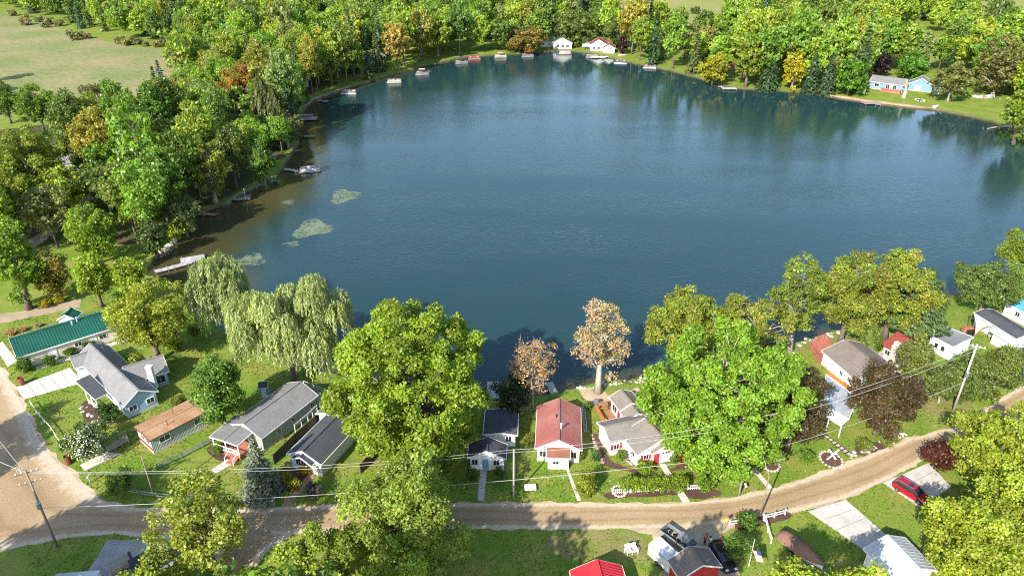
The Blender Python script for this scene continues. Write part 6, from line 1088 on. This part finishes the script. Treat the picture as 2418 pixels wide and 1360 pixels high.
tr3 = empty('dark_box_trailer', P(350, 1345), 'dark box trailer half under the tree at the bottom left', 'trailer', rz=.75); part('box', DARK, tr3, lambda q: q.box((0, 0, 1.25), (3.2, 1.8, 1.7))); wheels(tr3, (0,), .92, .33); part('hitch', METAL, tr3, lambda q: q.beam((1.6, 0, .45), (2.7, 0, .45), .1))
cm_ = empty('pickup_camper', P(190, 1402), 'vehicle with pale blue-white roof cut by the bottom edge at the left', 'camper', rz=.1); part('body', S_WHITE, cm_, lambda q: q.box((0, 0, 1.4), (4.8, 2.0, 2.0))); part('roof', R_PALE, cm_, lambda q: q.box((0, 0, 2.46), (4.9, 2.1, .1))); wheels(cm_, (-1.3, 1.3), .95, .36); part('window', GLASS, cm_, lambda q: q.box((.6, 0, 1.75), (1.4, 2.04, .6))); part('roof_vent', WHITE, cm_, lambda q: q.box((.5, .2, 2.57), (.5, .5, .12)))
bt = empty('covered_boat', over(1892, 1300, 1312), 'boat under a brown cover on the lawn beside the grey drive', 'boat', rz=math.radians(-55))
def hull(q, L, W, z0, z1, n=10):
    k = len(q.v); 
    for i in range(n + 1):
        t = i / n; x = -L / 2 + L * t; w = W / 2 * (1 - max(0, (t - .45) / .55) ** 2.2); q.v += [(x, -w * .5, z0 + .18 * max(0, t - .6)), (x, w * .5, z0 + .18 * max(0, t - .6)), (x, w, z1), (x, -w, z1)]
    for i in range(n):
        for j in range(4): q.f.append((k + i * 4 + j, k + i * 4 + (j + 1) % 4, k + i * 4 + 4 + (j + 1) % 4, k + i * 4 + 4 + j))
    q.f.append((k + 3, k + 2, k + 1, k)); q.f.append(tuple(k + n * 4 + j for j in range(4)))
part('hull', S_PORCELAIN, bt, lambda q: hull(q, 6.0, 2.2, .5, 1.25), fix=True)
def cover(q):
    n = 12; k = 0
    for i in range(n + 1):
        t = i / n; x = -3.05 + 6.1 * t; w = 1.15 * (1 - max(0, (t - .45) / .55) ** 2.2) + .02; h2 = .25 + .75 * math.sin(math.pi * min(1, max(0, t * .9 + .1))) ; q.v += [(x, -w, 1.15), (x, -w * .98, 1.28), (x, -w * .45, 1.28 + h2 * .75), (x, 0, 1.28 + h2), (x, w * .45, 1.28 + h2 * .75), (x, w * .98, 1.28), (x, w, 1.15)]
    for i in range(n):
        for j in range(6): q.f.append((i * 7 + j, i * 7 + j + 1, i * 7 + 8 + j, i * 7 + 7 + j))
    q.f.append((6, 5, 4, 3, 2, 1, 0)); q.f.append(tuple(n * 7 + j for j in range(7)))
part('cover', mat('boat_cover_brown', (.20, .105, .075), .85, .2, 2, bump=.5, bscale=3), bt, cover, shade=True, fix=True); wheels(bt, (-.8,), .8, .3); part('trailer_frame', METAL, bt, lambda q: (q.box((0, -.5, .42), (5, .1, .12)), q.box((0, .5, .42), (5, .1, .12)), q.box((3, 0, .4), (1.6, .1, .1))))
# ---------------------------------------------------------------- two people by the pickup
SKIN = mat('skin', (.45, .27, .19), .6); HAIR = mat('hair_dark', (.035, .025, .018), .8)
def person(x, y, rz, shirt, pants, lab, bend=0.0):
    o = empty('person', P(x, y), lab, 'person', rz=rz); hip = Vector((0, 0, .92)); ch = Vector((0, -.05 - bend * .35, 1.36 - bend * .12)); nk = ch + Vector((0, -.02 - bend * .1, .14)); hd = nk + Vector((0, -.03 - bend * .05, .17))
    J = [hip, (hip + ch) / 2, ch, nk, hd, hd + Vector((0, 0, .08)), Vector((-.1, 0, .88)), Vector((-.12, -.04, .48)), Vector((-.12, 0, .08)), Vector((-.12, -.16, .04)), Vector((.1, 0, .88)), Vector((.12, -.08, .48)), Vector((.13, .02, .08)), Vector((.13, -.14, .04)), ch + Vector((-.19, 0, .04)), ch + Vector((-.27, -.05, -.24)), ch + Vector((-.22, -.26, -.42)), ch + Vector((-.2, -.34, -.46)), ch + Vector((.19, 0, .04)), ch + Vector((.27, -.03, -.25)), ch + Vector((.24, -.2, -.45)), ch + Vector((.23, -.27, -.5))]
    E = [(0, 1), (1, 2), (2, 3), (3, 4), (4, 5), (0, 6), (6, 7), (7, 8), (8, 9), (0, 10), (10, 11), (11, 12), (12, 13), (2, 14), (14, 15), (15, 16), (16, 17), (2, 18), (18, 19), (19, 20), (20, 21)]
    Rr = [.15, .14, .15, .055, .095, .08, .09, .06, .045, .04, .09, .06, .045, .04, .07, .05, .035, .03, .07, .05, .035, .03]
    me = bpy.data.meshes.new('body'); me.from_pydata(J, E, []); b_ = link('body', me, o); sk = b_.modifiers.new('Skin', 'SKIN'); b_.modifiers.new('Subdivision', 'SUBSURF').levels = 1
    for i, v in enumerate(me.skin_vertices[0].data): v.radius = (Rr[i], Rr[i]); v.use_root = (i == 0)
    me.materials.append(SKIN)
    part('shirt', shirt, o, lambda q: (q.tube([hip + Vector((0, 0, -.05)), (hip + ch) / 2, ch + Vector((0, 0, .06)), nk - Vector((0, 0, .04))], [.175, .165, .185, .08], 10), q.tube([ch + Vector((-.14, 0, .05)), ch + Vector((-.26, -.04, -.16))], [.09, .075], 8), q.tube([ch + Vector((.14, 0, .05)), ch + Vector((.26, -.03, -.16))], [.09, .075], 8)), shade=True)
    part('trousers', pants, o, lambda q: (q.tube([J[6] + Vector((0, 0, .06)), J[7], J[8]], [.115, .085, .07], 8), q.tube([J[10] + Vector((0, 0, .06)), J[11], J[12]], [.115, .085, .07], 8), q.tube([hip + Vector((0, 0, -.12)), hip + Vector((0, 0, .05))], [.16, .165], 10)), shade=True)
    part('hair', HAIR, o, lambda q: q.lathe([(.105, -.02), (.115, .05), (.09, .12), (.03, .15)], 10, hd + Vector((0, .02, .02))), shade=True)
    [part('shoe', DARK, o, lambda q: q.box(p + Vector((0, 0, 0)), (.1, .28, .09))) for p in (Vector((-.12, -.08, .045)), Vector((.13, -.06, .045)))]
person(1663, 1282, .8, REDP, mat('trousers_dark', (.03, .035, .05), .9), 'person in a red shirt standing by the pickup', .15); person(1677, 1290, -1.9, WHITE, mat('trousers_khaki', (.30, .25, .18), .9), 'person in a white shirt standing behind the black car', .1)
# ---------------------------------------------------------------- docks, boats, seawalls, water weed
DOCKM = mat('dock_grey_boards', (.42, .40, .38), .85, .2, 4, stretch=(6, 1, 1))
def dock(pts_, w, lab, m=DOCKM, plat=None, z=WZ + .5, name='dock', post=None):
    pw = [P(x, y, z) for x, y in pts_]; o = empty(name, (pw[0].x, pw[0].y, WZ), lab, 'dock'); ov = Vector(o.location)
    for a, b in zip(pw[:-1], pw[1:]):
        d = (b - a); n = max(2, int(d.length / 1.2)); t = d.normalized(); s = Vector((-t.y, t.x, 0)) * w / 2
        for i in range(n): p0, p1 = a.lerp(b, i / n), a.lerp(b, (i + .95) / n); part('plank_section', m, o, lambda q: q.slab([p0 - s - ov, p1 - s - ov, p1 + s - ov, p0 + s - ov], .1))
        for i in range(0, n + 1, 2):
            for e in (-1, 1): p = a.lerp(b, i / n) + s * e - ov; part('pile', OLDWOOD, o, lambda q: q.tube([(p.x, p.y, -.9), (p.x, p.y, p.z + .35)], .06, 5))
    if plat:
        c = P(*plat[:2], z); part('platform', m, o, lambda q: q.box(c - ov - Vector((0, 0, .03)), (plat[2], plat[3], .1), plat[4]))
        for sx in (-1, 1):
            for sy in (-1, 1): v = Matrix.Rotation(plat[4], 3, 'Z') @ Vector((sx * plat[2] * .45, sy * plat[3] * .45, 0)); part('pile', OLDWOOD, o, lambda q: q.tube([c - ov + v + Vector((0, 0, -1.4)), c - ov + v + Vector((0, 0, .3))], .06, 5))
    if post: c = P(*post, z) - ov; part('lamp_post', WHITE, o, lambda q: (q.tube([c, c + Vector((0, 0, 2.6))], .06, 6), q.lathe([(.1, 0), (.16, .1), (.1, .25), (.02, .3)], 8, c + Vector((0, 0, 2.6)))))
    return o
dock([(366,641),(410,630),(452,618)], 1.5, 'pale grey dock with square end platform on the near left shore', DOCKM, (455,612,5.0,3.2,.42)); dock([(452,508),(480,504),(510,507)], 1.3, 'narrow dock with red end posts on the left shore', REDWOOD); dock([(545,470),(575,470)], 1.2, 'short dock leading to the rusty raft on the left shore', OLDWOOD, (578,468,2.8,2.2,.3), post=(580,470)); dock([(672,399),(700,403),(722,404)], 1.4, 'dock with white posts beside the moored pontoon boat on the left'); dock([(458,738),(476,724)], 1.2, 'small dock half hidden behind the small willow', OLDWOOD)
dock([(1165,944),(1164,900)], 2.0, 'pale blue-grey dock behind the shaded white cottage'); dock([(1312,934),(1296,902)], 1.3, 'narrow pale dock below the orange-brown tree'); dock([(1700,204),(1712,208)], 1.6, 'small dock with platform at the far right shore', DOCKM, (1722,209,6,3,0)); dock([(2080,247),(2068,246)], 1.4, 'dock below the blue lake house', OLDWOOD, (2058,243,7,3.4,.1)); dock([(1435,134),(1420,136)], 1.8, 'white dock below the far red-roofed cottage', WHITE, (1408,135,6,3,.1)); dock([(712,322),(745,321)], 1.6, 'low dark dock at the shaded left shore', OLDWOOD); dock([(752,237),(775,240)], 1.6, 'dark dock beside the seawall on the upper left shore', OLDWOOD); dock([(712,272),(740,272)], 2.2, 'boat lift dock with posts at the shaded left shore', OLDWOOD, (726,280,7,4,.1)); dock([(1015,168),(1000,172)], 1.4, 'short dock with many posts on the upper left shore', OLDWOOD)
def pontoon(x, y, rz, lab, top=None, seat=None):
    c = P(x, y, WZ); o = empty('pontoon_boat', c, lab, 'boat', 'pontoon boats moored along the shore', rz)
    for s in (-.9, .9): part('pontoon', METAL, o, lambda q: q.tube([(-3.2, s, .12), (2.6, s, .12), (3.3, s, .3)], [.3, .3, .06], 8))
    part('deck', mat('boat_deck', (.24, .21, .18), .8), o, lambda q: q.box((0, 0, .47), (6.2, 2.5, .1)))
    for s in (-1, 1): part('side_panel', seat or mat('boat_panel', (.20, .18, .16), .5), o, lambda q: q.box((0, s * 1.2, .85), (5.4, .05, .6)))
    for xx in (-2.7, 2.7): part('end_panel', seat or mat('boat_panel', (.20, .18, .16), .5), o, lambda q: q.box((xx, 0, .85), (.05, 2.4, .6)))
    for xx, yy in ((-1.9, .8), (-1.9, -.8), (1.7, .8), (1.7, -.8)): part('seat', mat('boat_seat_tan', (.34, .28, .21), .8), o, lambda q: (q.box((xx, yy, .72), (1.3, .55, .4)), q.box((xx, yy * 1.3, 1.0), (1.3, .14, .4))))
    part('console', METAL, o, lambda q: q.box((.1, .6, .95), (.5, .6, .9))); part('outboard', DARK, o, lambda q: (q.box((-3.3, 0, .6), (.45, .4, .6)), q.box((-3.35, 0, .1), (.18, .16, .7))))
    if top:
        part('canopy', top, o, lambda q: q.slab([(-1.6, -1.2, 2.35), (1.2, -1.2, 2.35), (1.2, 1.2, 2.35), (-1.6, 1.2, 2.35)], .07))
        for xx in (-1.5, 1.1): [part('canopy_pole', METAL, o, lambda q: q.tube([(xx, s * 1.15, .5), (xx, s * 1.15, 2.3)], .03, 5)) for s in (-1, 1)]
CAN_R = mat('canopy_red', (.50, .03, .03), .8); CAN_B = mat('canopy_tan', (.52, .42, .30), .8); CAN_G = mat('canopy_dark', (.06, .07, .09), .8)
for x, y, rz, lb, tp_, st in ((733,404,.25,'pontoon boat moored at the dock with white posts',None,S_PORCELAIN), (825,221,.0,'pontoon boat with white rail in the upper left reach, nearest the seawall',None,None), (932,195,.1,'pontoon boat floating second along the upper left shore',None,CAN_B), (998,176,.15,'pontoon boat at the dock with many posts',CAN_B,None), (1090,150,.3,'pontoon boat in the shade left of the leaning trunks',CAN_G,None), (1120,140,.2,'low boat drawn up beside the leaning trunks',None,CAN_R), (1182,136,.1,'pontoon boat with tan canopy left of the red one',CAN_B,CAN_B), (1246,134,.15,'pontoon boat with bright red canopy on the far shore',CAN_R,None), (1334,127,.0,'pontoon boat in front of the far white cottage',None,CAN_B), (1398,136,.0,'pontoon boat at the white dock below the far red-roofed cottage',None,None), (1466,150,-.2,'pontoon boat on a lift right of the white dock',None,CAN_G), (1535,161,-.2,'pontoon boat under the overhanging trees on the far right',CAN_G,None)): pontoon(x, y, rz, lb, tp_, st)
def skiff(x, y, rz, lab, z, m, L=4.2):
    o = empty('row_boat', P(x, y, z), lab, 'boat', rz=rz); o.location.z = z; part('hull', m, o, lambda q: hull(q, L, 1.5, 0, .55), fix=True); [part('thwart', OLDWOOD, o, lambda q: q.box((xx, 0, .57), (.25, 1.3, .04))) for xx in (-1, .1)]; part('gunwale', WHITE, o, lambda q: [q.beam((-L / 2, s * .74, .58), (.2, s * .74, .58), .06) for s in (-1, 1)])
skiff(2210, 254, .8, 'upturned pale row boat at the water edge below the blue shed', 0, S_PORCELAIN); skiff(640, 431, -.1, 'flat moored boat in the shade under the left seawall', WZ - .05, METAL, 5.0); skiff(1470, 132, .3, 'pale row boat pulled up on the grass right of the white dock', 0, S_WHITE)
def seawall(name, pts_, h_, m, lab):
    pw = [P(x, y, WZ) for x, y in pts_]; o = empty(name, (pw[0].x, pw[0].y, 0), lab, 'seawall'); ov = Vector(o.location)
    for a, b in zip(pw[:-1], pw[1:]):
        n = max(1, int((b - a).length / 2.5))
        for i in range(n): p0, p1 = a.lerp(b, i / n) - ov, a.lerp(b, (i + 1) / n) - ov; part('panel', m, o, lambda q: q.beam(Vector((p0.x, p0.y, -.6)), Vector((p1.x, p1.y, -.6)), .16, 1.5)); part('cap', m, o, lambda q: q.beam(Vector((p0.x, p0.y, .18)), Vector((p1.x, p1.y, .18)), .35, .08))
seawall('seawall', [(536,484),(556,468),(580,455),(612,442),(640,425)], 1, OLDWOOD, 'timber seawall above the rusty raft on the left shore'); seawall('seawall', [(720,255),(740,237),(760,230),(800,217),(830,206)], 1, OLDWOOD, 'dark timber seawall behind the upper left boats'); seawall('seawall', [(1940,225),(2050,241),(2150,253),(2205,260)], 1, mat('seawall_tan', (.36, .25, .14), .9, .2, 3), 'long tan seawall below the lawn of the blue lake house')
def rocks(name, pts_, n, lab, s=.5, sd=1):
    rn = random.Random(sd); pw = pix(pts_); o = empty(name, pw[0], lab, 'rocks'); ov = Vector(o.location)
    for i in range(n):
        t = rn.random() * (len(pw) - 1); k = int(t); p = pw[k].lerp(pw[k + 1], t - k) - ov + Vector((rn.gauss(0, .35), rn.gauss(0, .35), 0)); r = s * rn.uniform(.5, 1.2); part('rock', STONE, o, lambda q: q.lathe([(r * .7, -.5), (r, .05), (r * .7, r * .45), (.03, r * .6)], 6, p))
rocks('shore_rocks', [(385,592),(402,578),(418,558)], 26, 'pale rocks along the near left shore by the small rounded tree', .45, 1); rocks('shore_rocks', [(1368,918),(1405,912),(1440,906),(1500,900),(1530,897)], 40, 'line of pale rocks edging the sandy beach', .3, 2); rocks('shore_rocks', [(1880,816),(1930,800),(1990,782)], 24, 'rocks at the shore below the tall open tree', .4, 3); rocks('shore_rocks', [(445,700),(470,735)], 14, 'rocks at the shore behind the small willow', .4, 4); rocks('rock_edging', [(2010,1078),(2060,1056),(2110,1036),(2140,1022)], 30, 'rock edging of the roadside bed on the right', .3, 5); rocks('rock_edging', [(196,962),(215,985),(262,1003)], 22, 'rock edging in front of the pale blue house porch', .28, 6)
WEED = mat('water_weed', (.20, .25, .15), .8, .2, 2)
def weeds(x, y, rx, ry, n, lab, sd):
    rg = np.random.default_rng(sd); c = P(x, y, WZ); a = rg.uniform(0, 6.28, n); s = np.sqrt(rg.random(n)) * (0.8 + .2 * np.sin(a * 3 + sd)) ; X, Y = np.cos(a) * s * rx, np.sin(a) * s * ry; keep = rg.random(n) < 1.15 - s * .5; X, Y = X[keep], Y[keep]; k = len(X); th = .4 + rg.normal(size=k) * .5
    C = np.c_[X, Y, np.full(k, .02) + rg.uniform(0, .02, k)]; V, Qd = leaf_quads(rg, C, np.tile([0, 0, 1.0], (k, 1)), .13 * rg.uniform(.6, 1.4, k), 4.0, np.c_[np.cos(th), np.sin(th), 0 * th]); V[:, 2] = np.maximum(V[:, 2], .006)
    o = link('water_weed_bed', npmesh('water_weed_bed', V, Qd, WEED, None), None, loc=(c.x, c.y, WZ)); tag(o, lab, 'water weed', kind='stuff')
weeds(813, 464, 4.6, 6.0, 900, 'pale round weed bed, the upper one in the lake', 1); weeds(738, 540, 5.2, 6.4, 1200, 'larger pale weed bed in the middle of the left bay', 2); weeds(592, 614, 4.0, 4.0, 320, 'faint weed bed above the small willow', 3); weeds(690, 576, 2.2, 1.6, 0 + 60, 'tiny weed patch near the brown shallows', 4); weeds(682, 478, 2.0, 1.8, 80, 'small weed patch off the rusty raft', 5)
ft = empty('fallen_trunk', P(2330, 306, WZ), 'bleached fallen tree trunk with stub branches in the water at the far right', 'fallen tree'); pf = [Vector((0, 0, .2)), Vector((4, 1.2, .5)), Vector((8, 1.5, .7)), Vector((13, 1.0, 1.2))]; part('trunk', BARK_PALE, ft, lambda q: q.tube(pf, [.16, .28, .36, .45], 7)); [part('branch', BARK_PALE, ft, lambda q: q.tube([pf[0].lerp(pf[2], i / 8), pf[0].lerp(pf[2], i / 8) + Vector((-.6, -1.2 + .3 * (i % 3), .5))], [.09, .03], 5)) for i in range(8)]
def snag(x, y, yt, lab, r=.5, br=5):
    b_ = P(x, y); h_ = zat(b_.x, b_.y, yt); o = empty('dead_trunk', b_, lab, 'dead tree'); rn = random.Random(x); part('trunk', BARK_PALE, o, lambda q: q.tube([(0, 0, -.2), (.2, 0, h_ * .4), (-.1, .1, h_ * .75), (.1, 0, h_)], [r, r * .75, r * .5, r * .2], 7)); [part('branch', BARK_PALE, o, lambda q: (lambda z, a, l: q.tube([(0, 0, z), (math.cos(a) * l * .5, math.sin(a) * l * .5, z + l * .4), (math.cos(a) * l, math.sin(a) * l, z + l * .9)], [r * .3, r * .18, .03], 5))(h_ * rn.uniform(.35, .9), rn.uniform(0, 6), rn.uniform(1.2, 3))) for _ in range(br)]
snag(2133, 232, 190, 'thick broken dead trunk on the lawn of the blue lake house', .9, 2); snag(2040, 222, 178, 'bare grey dead tree left of the blue lake house', .4, 8); snag(2250, 236, 190, 'slanting pale trunk at the far right shore', .45, 3)
brsh = empty('rubble_pile', P(2325, 232), 'pile of pale debris at the far right wood edge', 'debris'); rn = random.Random(9); [part('piece', (S_PORCELAIN, STONE, OLDWOOD)[i % 3], brsh, lambda q: q.box((rn.gauss(0, 3.2), rn.gauss(0, 1), rn.uniform(.25, .9)), (rn.uniform(1, 3), rn.uniform(.5, 1.2), rn.uniform(.5, 1.3)), rn.uniform(0, 3))) for i in range(14)]
# ---------------------------------------------------------------- grass tufts over the near lawns
rg = np.random.default_rng(77); n = 130000; pp_ = np.c_[rg.uniform(-95, 95, n), rg.uniform(52, 135, n)]; ok = ~inpoly(pp_, lakepts)
for s in SHEETS: ok &= ~inpoly(pp_, [(p.x, p.y) for p in s])
ok &= np.abs(pp_[:, 0]) < pp_[:, 1] * .72 + 14
clumpy = np.sin(pp_[:, 0] * .31) + np.sin(pp_[:, 1] * .43 + 1) + np.sin(pp_[:, 0] * .9 + pp_[:, 1] * .7) + rg.normal(size=n) * .9; ok &= clumpy > -.9
pp_ = pp_[ok]; k = len(pp_); hh = rg.uniform(.05, .13, k); C = np.c_[pp_, hh * .6]; g = rg.uniform(.75, 1.25, k); yel = (rg.random(k) < .25)[:, None]; T = np.where(yel, np.array([.20, .20, .035]), np.array([.115, .185, .020])) * g[:, None]
V, Qd = leaf_quads(rg, C, unit(rg.normal(size=(k, 3)) * np.array([1, 1, .6]) + np.array([0, 0, .8])), hh * 1.5, 1.2); V[:, 2] = np.maximum(V[:, 2], .012)
gt = link('grass', npmesh('grass', V, Qd, LEAF, np.repeat(T, 4, 0))); gt.color = (1, 1, 1, 1); tag(gt, 'short uneven lawn grass over the near yards', 'grass', kind='stuff')
print('tufts', k)
